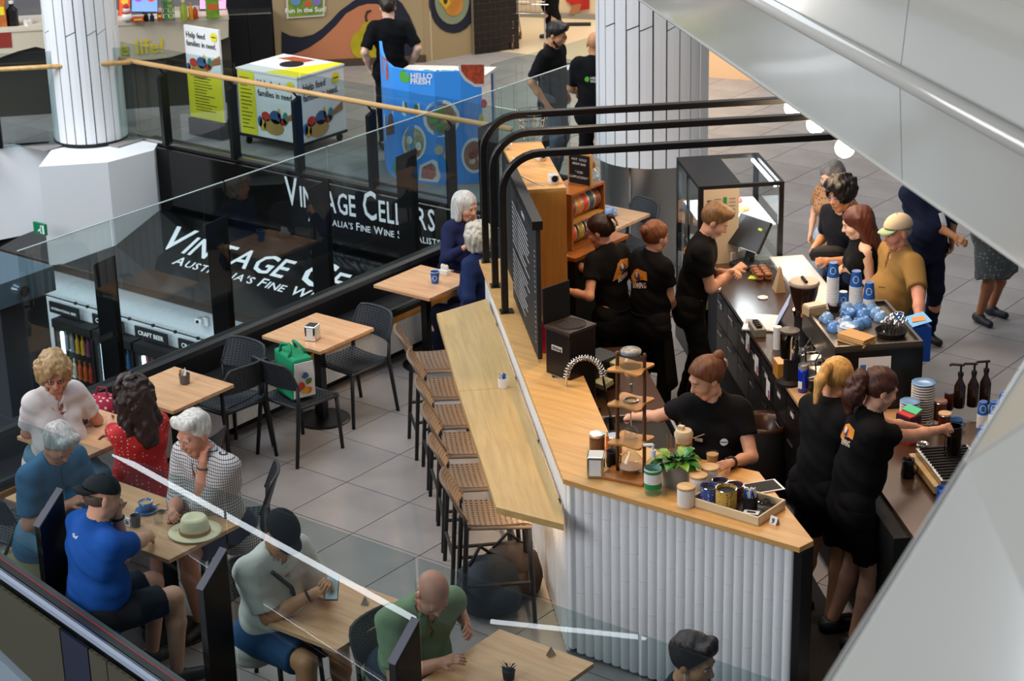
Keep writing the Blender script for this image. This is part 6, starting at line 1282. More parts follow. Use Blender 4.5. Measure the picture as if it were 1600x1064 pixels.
    def cq(a, b, r1, r2, **kw): return cone(hp(*[k*q for k in a]), hp(*[k*q for k in b]), r1*q, r2*q, **kw)
    def eq(c, r, **kw): return ell(hp(*[k*q for k in c]), [k*q for k in r], Mh, **kw)
    if not nohead:
        hd = [eq((0, -.012, .035), (.074, .094, .083)), eq((0, .022, -.035), (.057, .066, .072), k=.03), cq((-.022, .055, -.098), (.022, .055, -.098), .019, .019, k=.035), cq((-.045, .0, -.075), (.045, .0, -.075), .022, .022, k=.03),
              cq((0, .086, .008), (0, .106, -.030), .008, .0125, k=.012), cq((-.012, .094, -.034), (.012, .094, -.034), .008, .008, k=.01), cq((-.032, .078, .024), (.032, .078, .024), .012, .012, k=.02),
              eq((-.031, .098, .004), (.017, .016, .012), sub=True), eq((.031, .098, .004), (.017, .016, .012), sub=True), cq((-.018, .084, -.061), (.018, .084, -.061), .009, .009, k=.012), cq((-.014, .08, -.072), (.014, .08, -.072), .009, .009, k=.012),
              cq((-.042, .055, -.03), (-.038, .06, -.025), .024, .024, k=.03), cq((.042, .055, -.03), (.038, .06, -.025), .024, .024, k=.03)]
        hd += [eq((sg*.078, -.008, -.006), (.010, .019, .031), k=.008) for sg in (-1, 1)]+[cone(hp(0, -.01, -.05), C(nb), .052*s*m_, .058*s*m_, k=.03)]
        body.append(nets(hd, .0058, .02))
    # hands
    def hand(i, sg):
        fa = nz(W_[i]-E_[i]); pn = palm[i]
        if pn is None: pn = nz(-up*.6-sr*sg*.8) if hands[i] is not None else nz(-sr*sg)
        pn = nz(np.array(pn, float)-fa*(np.array(pn, float)@fa)); side_ = np.cross(fa, pn)*(-sg)   # towards the thumb
        cu = curl[i]; hs = .95*s*(.92 if fem else 1.); pr_ = [cone(C(W_[i]-fa*.02), C(W_[i]+fa*.02*hs), ra*.56, .026*hs, k=.015)]
        pc0 = W_[i]+fa*.02*hs; pc1 = W_[i]+fa*.082*hs
        for t_ in (-1.05, -.35, .35, 1.05): pr_.append(cone(C(pc0+side_*t_*.014*hs), C(pc1+side_*t_*.0195*hs), .0125*hs, .0115*hs, k=.012))
        for j, (t_, L) in enumerate(((1.1, .07), (.38, .08), (-.36, .074), (-1.08, .058))):
            b0 = pc1+side_*t_*.0195*hs; d1 = nz(fa*math.cos(cu*.8)+pn*math.sin(cu*.8)+side_*t_*.10); b1 = b0+d1*L*.5*hs; d2 = nz(fa*math.cos(cu*1.9)+pn*math.sin(cu*1.9)+side_*t_*.06); b2 = b1+d2*L*.30*hs
            d3 = nz(fa*math.cos(cu*2.6)+pn*math.sin(cu*2.6)); b3 = b2+d3*L*.22*hs; pr_ += [cone(C(b0), C(b1), .0088*hs, .008*hs, k=.004), cone(C(b1), C(b2), .008*hs, .0074*hs, k=.004), cone(C(b2), C(b3), .0074*hs, .0064*hs, k=.004)]
        th0 = pc0+side_*.018*hs+fa*.008*hs; th1 = th0+nz(side_*.8+fa*.75+pn*.25)*.036*hs; th2 = th1+nz(side_*.25+fa*.9+pn*(.2+cu*.5))*.03*hs; pr_ += [cone(C(th0), C(th1), .0125*hs, .0098*hs, k=.01), cone(C(th1), C(th2), .0095*hs, .0075*hs, k=.005)]
        return nets(pr_, .0042, .006, pad=.012), W_[i]+fa*.09*hs, pn
    grip = []
    for i, sg in enumerate((-1, 1)):
        hm, gp_, pn_ = hand(i, sg); body.append(hm); grip.append((gp_, pn_))
    if shoe is None:
        for i in (0, 1): body.append(nets([cone(C(A_[i]), C(A_[i]+ftd[i]*.02-(0, 0, .03*s)), .036*s, .036*s), cone(C(A_[i]-(0, 0, .05*s)), C(A_[i]+ftd[i]*.14*s-(0, 0, .065*s)), .034*s, .022*s)], .01, .03))
    part('body', npmesh('body', body), skinm(skin), root)
    # ---- clothes
    wr = lambda X, Y, Z: .0035*np.sin(31*X+17*Z+7*Y)*np.sin(23*Y-29*Z)+.002*np.sin(70*Z+40*X)
    tm = top if top is not None else BT; inf = .014; thk = .5
    def cutpl(p, n_): p = C(np.array(p)); n_ = np.array(n_, float); return lambda X, Y, Z: (X-p[0])*n_[0]+(Y-p[1])*n_[1]+(Z-p[2])*n_[2]
    sh = [cone(C(Hj[0]-u*hem*s*.6), C(Hj[1]-u*hem*s*.6), (.116*s+inf)*g*(.97 if not fem else 1.), (.116*s+inf)*g*(.97 if not fem else 1.), .84, ch), cone(C(pel-u*hem*.4*s), C(bel), (wst+inf)*1.08, (wst+inf)*1.04, .80+.07*fat, ch, k=.07), cone(C(bel), C(chest), wst+inf, che*1.05+inf, .78, ch, k=.07),
          cone(C(chest-sr*sw*.45), C(chest+sr*sw*.45), che*.92+inf, che*.92+inf, .84, ch, k=.06), cone(C(S[0]*.85+S[1]*.15), C(S[1]*.85+S[0]*.15), .066*s+inf, .066*s+inf, .9, ch, k=.06), cone(C(nb-u*.06*s), C(nb+nd_*.015*s), .08*s+inf, .062*s+inf*.7, k=.05)]
    if fat: sh.append(ell(C(bel+ch*.07*fat), (.15*s*g+inf, .13*s*g+inf, .16*s+inf), [sr, ch, u], k=.06))
    if fem: sh += [ell(C(chest-u*.03*s+ch*.085*s+sr*q_*.07*s), (.062*s+inf, .058*s+inf, .062*s+inf), [sr, ch, u], k=.05) for q_ in (-1, 1)]
    for i in (0, 1):
        if tank: continue
        if sleeve <= 1: Ec = S[i]+(E_[i]-S[i])*sleeve; sh.append(cone(C(S[i]), C(Ec), ra*1.15+.019, ra*.95+.024*(1 if sleeve < .9 else .7), end=True, k=.035))
        else:
            We = E_[i]+(W_[i]-E_[i])*(sleeve-1); sh += [cone(C(S[i]), C(E_[i]), ra*1.15+.018, ra*.9+.014, k=.03), cone(C(E_[i]), C(We), ra*.9+.014, ra*.62+.013, end=True, k=.02)]
    nr = {'crew': .064, 'v': .066, 'polo': .062}[neck]*s*m_
    cu_ = [cutpl(pel-u*(hem*s+.07), -u)]
    sh.append(cone(C(nb+u*.02*s+ch*.012), C(nb+nd_*.14*s+ch*.02), nr, nr*1.05, sub=True))
    if neck in ('v', 'polo'): sh.append(cone(C(nb+ch*.05*s), C(chest+u*.02*s+ch*.13*s), .034*s, .008, sub=True))
    if tank: sh += [cone(C(S[i]+u*.02-sr*sg*.02), C(S[i]+u*.2-sr*sg*.0), .055*s, .07*s, sub=True) for i, sg in ((0, -1), (1, 1))]
    shirt = part('shirt', npmesh('shirt', [nets(sh, .0115, .03, cu_, wr)]), tm, root)
    if collar is not None:
        cl_ = [cone(C(nb+nd_*.0*s-ch*.01), C(nb+nd_*.05*s), .072*s*m_+.008, .064*s*m_+.004, end=True, start=True), cone(C(nb-nd_*.02), C(nb+nd_*.14*s), .056*s*m_+.003, .058*s*m_, sub=True), cone(C(nb+nd_*.04*s+ch*.03), C(nb+ch*.14*s), .03, .05, sub=True)]
        part('collar', npmesh('collar', [nets(cl_, .0065, .008)]), collar, root)
    # legs
    bm = bottom if bottom is not None else BTR; pn_ = []
    pn_.append(cone(C(Hj[0]), C(Hj[1]), (.112*s)*g+.004, (.112*s)*g+.004, .86, ch))
    pn_.append(cone(C(pel), C(pel+u*.06*s), wst*1.06, wst*1.05, .8+.05*fat, ch, end=True))
    for i in (0, 1):
        if skirt: pn_.append(cone(C(Hj[i]), C(Hj[i]+(K_[i]-Hj[i])*1.12), .115*s, .14*s, end=True, k=.12)); continue
        if shorts: Kc = Hj[i]+(K_[i]-Hj[i])*.86; pn_.append(cone(C(Hj[i]), C(Kc), .098*s*(1+.08*fat), .088*s, end=True, k=.04))
        else: pn_ += [cone(C(Hj[i]), C(K_[i]), .096*s*(1+.08*fat), .071*s, k=.04), cone(C(K_[i]), C(A_[i]+(0, 0, .01)), .071*s, .058*s, end=True, k=.03)]
    part('skirt' if skirt else ('shorts' if shorts else 'trousers'), npmesh('trousers', [nets(pn_, .0125, .03, (), wr)]), bm, root)
    if shoe is not None:
        for i in (0, 1):
            a = A_[i]; z = ground-a[2]; sp = [cone(C(a+(0, 0, z+.045)-ftd[i]*.045*s), C(a+(0, 0, z+.032)+ftd[i]*.15*s), .042*s, .034*s, k=.02), cone(C(a-(0, 0, .01)), C(a+(0, 0, z+.05)), .044*s, .046*s, start=True, k=.03)]
            part('shoe', npmesh('shoe', [nets(sp, .01, .03, [cutpl(base, -up)])]), hx('shoe_'+shoe, shoe, rough=.5), root)
    if apron is not None:
        mb = MB(); nn_ = 22; rows = 7; v = []
        for r_ in range(rows+1):
            z = pel+u*.06*s-up*(r_*.62*s/rows)
            for k_ in range(nn_+1):
                an = -1.75+3.5*k_/nn_; rx, ry = wst*1.18+.02+.010*r_, wst*.95+.03+.012*r_
                if r_ > 1 and not sit: rx = max(rx, .105*s+.075+.008*r_); ry = max(ry, .13*s+.005*r_)
                v.append(C(z+sd*math.sin(an)*rx+f*math.cos(an)*ry+f*.006*math.sin(an*9)))
        fs = [(r_*(nn_+1)+k_, r_*(nn_+1)+k_+1, (r_+1)*(nn_+1)+k_+1, (r_+1)*(nn_+1)+k_) for r_ in range(rows) for k_ in range(nn_)]
        mb.add(v, fs); ap = part('apron', mb, apron, root, smooth=True); md = ap.modifiers.new('s', 'SOLIDIFY'); md.thickness = .006
        part('apron_string', MB().tube([C(pel+u*.055*s+sd*math.sin(a)*(wst*1.18+.018)+f*math.cos(a)*(wst*.9+.026)) for a in [1.7+k_*(2*PI-3.4)/10 for k_ in range(11)]], .007, 6), apron, root)
    if not nohead:
        # eyes, brows, lips
        for sg in (-1, 1):
            part('eye', npmesh('eye', [nets([eq((sg*.031, .079, .004), (.0125, .010, .0095))], .004, .003, pad=.01)]), hx('eye_white', 'd9d0c8', rough=.2), root)
            ir = MB().tube([hp(sg*.031*q, .086*q, .003), hp(sg*.031*q, .0905*q, .002)], [.0058, .005], 10); part('iris', ir, hx('iris_dark', '1d120c', rough=.2), root)
        st, hcx = hair; hm_ = hairm(hcx)
        part('eyebrow', MB().tube([hp(-.048*q, .080*q, .022), hp(-.032*q, .091*q, .027), hp(-.014*q, .092*q, .024)], [.003, .0042, .003], 6), hm_, root); part('eyebrow', MB().tube([hp(.048*q, .080*q, .022), hp(.032*q, .091*q, .027), hp(.014*q, .092*q, .024)], [.003, .0042, .003], 6), hm_, root)
        part('lips', npmesh('lips', [nets([cq((-.017, .088, -.062), (.017, .088, -.062), .0052, .0052), cq((-.013, .087, -.069), (.013, .087, -.069), .0056, .0056), eq((0, .09, -.065), (.012, .009, .006))], .004, .004, pad=.01)]), hx('lips_'+('rose' if fem else 'skin'), 'a8564c' if fem else 'a36a58', rough=.45), root)
        hsl = hs_; hs_ = []; cuts = []; rh = np.random.RandomState(len(lab)); ph = rh.uniform(0, 6, 3)
        amp, fr = .0028, 80
        thk = {'curly': .028, 'afro': .034, 'wavy': .022}.get(st, .013)
        if st not in ('bald', 'fringe', 'capped'): hs_.append(eq((0, -.016, .037), (.076+thk, .096+thk, .085+thk)))
        fl_ = lambda a, b: cuts.append((lambda n_, p_: (lambda X, Y, Z: (X-p_[0])*n_[0]+(Y-p_[1])*n_[1]+(Z-p_[2])*n_[2]))(nz(hf*a-hu*b), hp(0, .042, .03)))
        if st == 'fringe' or st == 'capped': hs_.append(eq((0, -.022, .0), (.0775, .090, .060)))
        FACE = st in ('curly', 'bob', 'long', 'big', 'afro')
        if st not in ('bald', 'capped', 'fringe') and not FACE: fl_(1, .92)
        if st in ('fringe', 'capped'): cuts.append((lambda n_, p_: (lambda X, Y, Z: (X-p_[0])*n_[0]+(Y-p_[1])*n_[1]+(Z-p_[2])*n_[2]))(nz(hf), hp(0, -.022, .0)))
        if st == 'fringe': cuts.append((lambda n_, p_: (lambda X, Y, Z: (X-p_[0])*n_[0]+(Y-p_[1])*n_[1]+(Z-p_[2])*n_[2]))(hu, hp(0, 0, .045)))
        if st in ('short', 'quiff', 'fringe', 'capped', 'wavyshort', 'bun', 'clip', 'pony'): cuts.append((lambda n_, p_: (lambda X, Y, Z: (X-p_[0])*n_[0]+(Y-p_[1])*n_[1]+(Z-p_[2])*n_[2]))(-nz(hu*.9+hf*.45), hp(0, -.04, -.075)))
        add = []
        if st in ('quiff', 'wavyshort'): hs_ += [cq((-.05, .05, .105), (.045, .062, .112), .03, .034, k=.02), eq((0, .0, .09), (.078, .095, .052), k=.02)]; amp, fr = .005, 70
        if st == 'afro': hs_ += [eq((sg*.03, .03, .09), (.07, .07, .055), k=.02) for sg in (-1, 1)]; amp, fr = .010, 80
        if st == 'curly': hs_ += [eq((sg*.07, -.02, -.02), (.045, .07, .085), k=.03) for sg in (-1, 1)]+[eq((0, -.09, -.02), (.08, .045, .09), k=.03)]; amp, fr = .012, 62
        if st == 'bob': hs_ += [cq((sg*.072, -.005, .05), (sg*.082, .005, -.10), .03, .030, k=.03) for sg in (-1, 1)]+[cq((0, -.085, .03), (0, -.08, -.11), .05, .045, k=.05), cq((-.045, -.07, 0), (-.06, -.06, -.11), .04, .035, k=.04), cq((.045, -.07, 0), (.06, -.06, -.11), .04, .035, k=.04)]
        if st == 'long': hs_ += [cq((sg*.07, -.02, .05), (sg*.088, -.03, -.22), .032, .034, k=.04) for sg in (-1, 1)]+[cq((0, -.09, .05), (0, -.11, -.30), .055, .045, k=.05), cq((-.05, -.08, .02), (-.07, -.09, -.28), .045, .035, k=.04), cq((.05, -.08, .02), (.07, -.09, -.28), .045, .035, k=.04)]; amp = .0035
        if st == 'big': hs_ += [cq((sg*.08, -.03, .03), (sg*.11, -.05, -.20), .045, .055, k=.05) for sg in (-1, 1)]+[cq((0, -.09, .04), (0, -.11, -.24), .07, .075, k=.05)]; amp, fr = .009, 70
        if st == 'pony': add += [cq((0, -.10, .055), (0, -.135, .05), .022, .03, k=.02), cq((0, -.135, .05), (0, -.165, -.03), .032, .034, k=.02), cq((0, -.165, -.03), (0, -.15, -.16), .034, .014, k=.02)]
        if st == 'curlpony': add += [cq((0, -.10, .045), (0, -.14, .03), .03, .045, k=.02), cq((0, -.14, .03), (0, -.15, -.08), .05, .055, k=.03), cq((0, -.15, -.08), (0, -.13, -.17), .05, .025, k=.03)]; amp = .008
        if st == 'bun': add += [eq((0, -.115, .05), (.042, .036, .04), k=.015)]; amp = .0035
        if st == 'clip': add += [cq((0, -.10, .0), (0, -.115, .085), .028, .034, k=.02)]; amp = .0035
        if st in ('curly', 'afro', 'big', 'curlpony'):
            cc = {'curly': (190, .104, .118, .115, -.02, .022), 'afro': (150, .098, .105, .098, .012, .020), 'big': (150, .115, .12, .16, -.04, .026), 'curlpony': (40, .055, .05, .10, -.06, .018)}[st]
            for _ in range(cc[0]):
                v_ = rh.normal(size=3); v_ /= np.linalg.norm(v_); y_ = v_[1]*cc[2]-(.14 if st == 'curlpony' else .02); z_ = v_[2]*cc[3]+.04+cc[4]
                if st != 'curlpony' and (y_ > .045+.7*max(z_-.03, 0) or (z_ < -.13 and st == 'curly')): continue
                (add if st == 'curlpony' else hs_).append(cq((v_[0]*cc[1], y_, z_), (v_[0]*cc[1]*1.05, y_*1.05, z_-.02), cc[5]*rh.uniform(.7, 1.15), cc[5]*.6, k=.008))
        nf = lambda X, Y, Z: amp*np.sin(fr*(X*hr[0]+Y*hr[1]+Z*hr[2])+ph[0])*np.sin(fr*.6*(X*hu[0]+Y*hu[1]+Z*hu[2])+ph[1])*.7+amp*.2*np.sin(2.1*fr*(X*hf[0]+Y*hf[1])+ph[2]+fr*Z*.7)
        if FACE: hs_ += [eq((0, .085, -.05), (.057, .068, .105), sub=True), eq((0, .11, .02), (.045, .05, .05), sub=True)]
        gm = []
        if hs_: gm.append(nets(hs_, .0062, .015, cuts, nf, pad=.02))
        if add: gm.append(nets(add, .006, .015, (), nf, pad=.02))
        if beard: gm.append(nets([cq((-.03, .06, -.095), (.03, .06, -.095), .022, .022), cq((-.055, .02, -.06), (-.03, .055, -.09), .017, .018), cq((.055, .02, -.06), (.03, .055, -.09), .017, .018)], .006, .02, (), nf, pad=.02))
        if gm: part('hair', npmesh('hair', gm), hm_, root)
        if st == 'clip': part('hair_clip', MB().tube([hp(-.02, -.128, .085), hp(-.026, -.145, .05), hp(-.02, -.14, .01)], .009, 8).tube([hp(.02, -.128, .085), hp(.026, -.145, .05), hp(.02, -.14, .01)], .009, 8), hx('pearl_clip', 'd8c6b4', rough=.3), root, smooth=True, kind='stuff')
        if st in ('pony',): part('hair_tie', MB().tube([hp(.026*math.cos(a), -.118+.0, .052+.026*math.sin(a)) for a in [2*PI*k/12 for k in range(12)]], .007, 6, True), BLKM, root)
        if glasses: 
            gmm = hx('glasses_'+glasses, glasses, rough=.3); gb = MB()
            for sg in (-1, 1): gb.tube([hp(sg*.032+.021*math.cos(a), .098, .002+.015*math.sin(a)) for a in [2*PI*k/14 for k in range(14)]], .0022, 5, True); gb.tube([hp(sg*.053, .095, .006), hp(sg*.082, .0, .006)], .002, 5)
            gb.tube([hp(-.011, .099, .004), hp(.011, .099, .004)], .002, 5); part('glasses', gb, gmm, root)
    info = dict(root=root, hp=hp, grip=grip, C=C, base=base, pel=pel, nb=nb, chest=chest, f=f, sr=sr, u=u, ch=ch, s=s, shirt=shirt, W=W_, E=E_, S=S, hc=hc, K=K_, hf=hf, hu=hu, hr=hr, A=A_, q=q)
    return info
def decal(I, vf, m, name, back=True, dx=0., dz=0., ex=None, off=.003, label=None):
    """print lying on the shirt: geometry dropped onto the cloth from behind or in front"""
    sh = I['shirt'].data; n = len(sh.vertices); co = np.empty(n*3, np.float32); sh.vertices.foreach_get('co', co); 
    if 'bvh' not in I: I['bvh'] = BVHTree.FromPolygons([tuple(x) for x in co.reshape(-1, 3)], [tuple(p.vertices) for p in sh.polygons])
    d = I['ch']*(1 if back else -1); right = I['sr']*(1 if back else -1); ctr = I['C'](I['nb']-I['u']*.02)-d*.5+right*dx+I['u']*dz; mb = MB(); v2 = []
    bm_ = bmesh.new(); vs_ = [bm_.verts.new((q[0], q[1], 0)) for q in vf[0]]
    for fc in vf[1]:
        try: bm_.faces.new([vs_[i] for i in fc])
        except ValueError: pass
    bmesh.ops.triangulate(bm_, faces=bm_.faces)
    if len(bm_.faces) < 40: bmesh.ops.subdivide_edges(bm_, edges=bm_.edges, cuts=2, use_grid_fill=True)
    bm_.verts.index_update(); vf = ([(q.co.x, q.co.y) for q in bm_.verts], [tuple(q.index for q in fc.verts) for fc in bm_.faces]); bm_.free()
    for (x, y) in vf[0]:
        o = ctr+right*x+I['u']*y; h_ = I['bvh'].ray_cast(Vector(o), Vector(d)); v2.append(tuple(h_[0]-Vector(d)*off) if h_[0] else tuple(o+d*.38))
    mb.add(v2, vf[1]); return part(name, mb, m, I['root'], label=label)
def cap(I, c, brimc=None, back=False, lift=0.):
    hp, q = I['hp'], I['q']; m = cloth('cap_'+c, c, .2); mb = []; Mh = [I['hr'], I['hf'], I['hu']]
    cutp = hp(0, 0, .045+lift); n_ = nz(-I['hu']+I['hf']*(.12 if not back else -.12))
    dome = nets([ell(hp(0, -.014, .04), (.090*q, .112*q, .096*q), Mh)], .0065, .01, [lambda X, Y, Z: (X-cutp[0])*n_[0]+(Y-cutp[1])*n_[1]+(Z-cutp[2])*n_[2]]); part('cap', npmesh('cap', [dome]), m, I['root'])
    sg = -1 if back else 1; b = MB(); top_, bot = [], []
    for k in range(13):
        a = -1.25+2.5*k/12; x = .078*math.sin(a); y0 = sg*(.095*math.cos(a*.95))-.014; y1 = sg*(.095+.075*math.cos(a))-.014
        top_.append((x, y0, .052+lift-.0*abs(a))); bot.append((x*.95, y1, .040+lift-.012*abs(math.sin(a))))
    v = [hp(*p) for p in top_]+[hp(*p) for p in bot]; b.add(v, [(k, k+1, 14+k, 13+k) for k in range(12)]); o = part('cap_brim', b, cloth('brim_'+(brimc or c), brimc or c, .1), I['root'], smooth=True); md = o.modifiers.new('s', 'SOLIDIFY'); md.thickness = .006
    part('cap_button', MB().lathe([(.008, 0), (.006, .006), (.001, .008)], tuple(hp(0, -.014, .134*q)), 8), m, I['root'])
def staff_back(I, dx=.0, dz=-.12, sc_=1.):
    """colourful emblem with white lettering on the back of a staff t-shirt"""
    random.seed(6); sc_ *= 1.2
    decal(I, poly2([(x*sc_, y*sc_) for x, y in [(-.085, -.06), (-.06, -.005), (-.03, .045), (0, .062), (.03, .06), (.075, .055), (.085, .0), (.05, .0), (0, -.02), (-.045, -.05)]]), hx('emblem_orange', 'd98a2c'), 'emblem', dx=dx, dz=dz, off=.004, label='orange and purple emblem')
    decal(I, blob2(.005*sc_, .012*sc_, .034*sc_), hx('emblem_purple', '4a3f7a'), 'emblem', dx=dx, dz=dz, off=.0055); decal(I, disc2(0, .022*sc_, .014*sc_, .02*sc_), hx('emblem_cream', 'e6d2c4'), 'emblem', dx=dx, dz=dz, off=.007)
    v, f = textmesh('BEWING', .05*sc_, 'CENTER', .03, sx=.62); decal(I, ([(x, y+.22*x) for x, y in v], f), hx('warm_white_print', 'e8d8c6'), 'lettering', dx=dx+.02, dz=dz-.062*sc_, off=.004)
def watch(I, i, c='1a1a1c'):
    W, E = I['C'](I['W'][i]), I['C'](I['E'][i]); d = nz(W-E); p = W-d*.02; x = nz(np.cross(d, I['f']+.1)); y = np.cross(d, x); r = .033*I['s']
    part('watch', MB().tube([p+x*r*math.cos(a)+y*r*math.sin(a) for a in [2*PI*k/16 for k in range(16)]], .007, 6, True).tube([p+y*r, p+y*(r+.009)], .017, 12), hx('watch_'+c, c, rough=.3), I['root'])
CAMD = math.atan2(-.788, .616)     # world direction pointing towards the viewer
AW = CAMD+PI                        # away from the viewer
RT = math.atan2(.616, .788)         # towards picture right
LF = RT+PI                          # towards picture left
H_ = lambda x, y, z: tuple(at(x, y, z))
# ---- baristas
I = person('barista with clipped brown hair rinsing at the tap behind the fluted bar', (1104, 590), yaw=CAMD-.25, H=1.84, hs_=1.12, lean=.12, turn=-.95, nod=.38, fem=True, fat=0.7, skin='fair', hair=('clip', '6b4024'), hands=(H_(1138, 738, 1.22), H_(960, 658, 1.12)), hint=(None, (0, 0, -1)), curl=(.6, 1.3), apron=None)
decal(I, disc2(0, 0, .024, n=22), WHT, 'badge_print', back=False, dx=.085, dz=-.17, label='round white logo'); decal(I, rect2(-.02, -.003, .02, .003), BLKT, 'badge_print', back=False, dx=.085, dz=-.17, off=.004); decal(I, rect2(-.025, -.012, .025, .012), WHT, 'name_badge', back=False, dx=-.07, dz=-.165, off=.006, label='white name badge')
part('earring', MB().lathe([(.001, 0), (.005, .005), (.001, .01)], tuple(I['hp'](.08, -.005, -.045)), 8), hx('gold', 'd8a84a', metal=1., rough=.2), I['root']); watch(I, 0)
I = person('barista with dark hair in a claw clip reaching to the shelf of tins', (938, 361), yaw=LF-.85, H=1.72, lean=.16, turn=.4, nod=.3, fem=True, skin='fair', hair=('clip', '2e1c14'), hands=(H_(868, 462, 1.1), H_(873, 405, 1.32)), glasses='2a2a2c', apron=BTR, curl=(.6, .6)); staff_back(I, .03)
I = person('barista with auburn bun and long apron seen from behind', (1024, 370), yaw=AW-.85, H=1.68, lean=.06, turn=-.1, nod=.2, fem=True, skin='fair', hair=('bun', '7a4626'), hands=(None, H_(1055, 492, .85)), apron=cloth('black_apron', '100d0b'), fat=.3); staff_back(I, -.03, -.13)
I = person('young fair-haired male barista typing at the till', (1117, 345), yaw=RT-.15, H=1.80, lean=.20, turn=.0, nod=.55, skin='fair', hair=('quiff', '7d5a34'), hands=(H_(1150, 436, 1.18), H_(1158, 428, 1.18)), sleeve=.6, curl=(.9, .9))
staff_back(I, -.02, -.11, .9)
I = person('blonde barista with ponytail working at the pale worktop', (1308, 592), yaw=RT+.65, H=1.8, hs_=1.1, lean=.14, turn=.12, nod=.42, fem=True, skin='tan', hair=('pony', 'c79a55'), hands=(H_(1352, 660, 1.1), H_(1342, 722, 1.0)), bottom=BTR, shorts=True, fat=.35, sleeve=.75)
I = person('brunette barista with curly ponytail reaching for the paper cups', (1375, 608), yaw=RT+.1, H=1.86, hs_=1.1, lean=.16, turn=.12, nod=.36, fem=True, skin='fair', hair=('curlpony', '46261a'), hands=(H_(1448, 672, 1.16), H_(1512, 668, 1.30)), hint=((0, 0, -1), (.2, -.3, -1)), shorts=True, bottom=BTR, curl=(.5, .55), fat=.25, palm=((0, 0, -1), None)); staff_back(I, .02, -.1, .9)
# ---- customers at the counter
I = person('old man in khaki polo shirt and pale cap waiting at the counter', (1402, 362), yaw=LF+.35, H=1.74, lean=.03, turn=.05, nod=.18, fat=1.25, skin='ruddy', hair=('fringe', '8f8a84'), top=cloth('khaki', '92703d'), sleeve=.8, neck='polo', collar=cloth('khaki', '92703d'), hands=(H_(1443, 560, .92), None), bottom=cloth('grey_trousers', '3a3a3e'), hem=.16)
cap(I, 'c9b596', '9aae84'); watch(I, 0, '8a8a8c'); decal(I, rect2(-.018, -.002, .018, .003), BLKT, 'shirt_logo', back=False, dx=.09, dz=-.2)
I = person('young woman with long auburn hair and black tank top', (1337, 348), yaw=LF+.05, H=1.66, lean=.12, turn=.0, nod=.3, fem=True, skin='pale', hair=('long', '4e2416'), tank=True, hem=-.02, hands=(H_(1322, 430, 1.05), H_(1316, 428, 1.05)), bottom=hx('pale_denim', '9aa9bd', rough=.8), curl=(.7, .7)); 
I = person('young man with curly black hair and glasses holding a black bag', (1314, 303), yaw=LF+.55, H=1.78, lean=.06, nod=.22, turn=.1, skin='tan', hair=('afro', '0d0a09'), glasses='8fa3c8', top=cloth('dark_navy_tee', '0e1017'), hands=(H_(1288, 418, 1.12), H_(1268, 398, 1.08)), hint=(None, (-.3, 0, -1)), bottom=hx('jeans_dark', '22344f', rough=.85), sleeve=.8, curl=(1., 1.))
p = H_(1296, 398, 1.16); t = thing('sling_bag', 'black sling bag held by the curly haired young man', 'bag', p, .55)
part('body', MB().lathe([(.001, -.16), (.05, -.14), (.075, -.05), (.075, .06), (.05, .13), (.001, .15)], n=16, cap=False).xf(Matrix.Rotation(PI/2, 4, 'Y') @ Matrix.Scale(.7, 4, (0, 1, 0))), BLKM, t, smooth=True); part('zip', MB().tube([(-.12, -.045, .04), (0, -.06, .05), (.11, -.04, .04)], .004, 5), BLKP, t); part('strap', MB().tube([(.13, 0, .02), (.17, 0, .1), (.15, .04, .22)], .012, 6), BLKM, t, smooth=True)
I = person('grey-haired woman in leopard print behind the curly haired man', (1299, 275), yaw=LF+.8, H=1.5, nod=.25, fem=True, skin='fair', hair=('bob', '6a6663'), top=dotm('leopard', rgb('9a6a42'), rgb('22140c'), 40, .3), bottom=hx('light_denim', '8c9dae', rough=.85)); 
I = person('passer-by in navy with a white lanyard card behind the khaki man', (1452, 262), yaw=CAMD+.3, H=1.72, fat=.8, skin='tan', hair=('short', '2a2018'), top=cloth('navy_top', '151b33'), bottom=cloth('navy_trousers', '11162a'), hands=(None, H_(1500, 378, 1.0)), sleeve=1.5)
decal(I, rect2(-.03, -.05, .03, .05), PAPW, 'lanyard_card', back=False, dx=.05, dz=-.22, off=.008, label='white card'); 
I = person('passer-by in grey patterned skirt and dark shoes by the white cladding', xy=tuple(at(1543, 498, 0)[:2]+np.array([0, -.02])), yaw=CAMD+.6, H=1.66, fat=.6, fem=True, skin='brown', hair=('bob', '3a2a20'), top=cloth('grey_blouse', '5f6468'), bottom=dotm('grey_pattern', rgb('4a4d4c'), rgb('7a7d7a'), 30, .3), skirt=True, shoe='1c1c24')
# ---- back of the mall
HFT = cloth('black_tee', '0c0d10')
def hfback(I):
    decal(I, poly2([(-.105, .005), (-.085, .03), (-.06, .022), (-.055, -.005), (-.07, -.03), (-.1, -.02)]), hx('lime_green', '5fbf2c'), 'emblem', dz=-.15, off=.004, label='lime green mark')
    decal(I, textmesh('HELLO', .038, 'LEFT', .02), WHT, 'lettering', dx=-.045, dz=-.15, off=.004); decal(I, textmesh('FRESH', .038, 'LEFT', .02), WHT, 'lettering', dx=-.045, dz=-.185, off=.004)
I = person('bald man in black t-shirt with green and white back print', (930, 68), yaw=AW-.1, H=1.80, skin='tan', hair=('bald', '2a2018'), top=HFT, bottom=BTR, sleeve=.8, fat=.4, hands=(H_(902, 150, 1.0), None)); hfback(I)
I = person('bearded dark-haired man in black t-shirt beside the bald man', (869, 54), yaw=RT-.5, H=1.80, nod=.4, turn=.1, skin='tan', hair=('wavyshort', '1c1310'), beard=True, top=HFT, bottom=hx('grey_jeans', '4a5560', rough=.85), sleeve=.85, fat=.3)
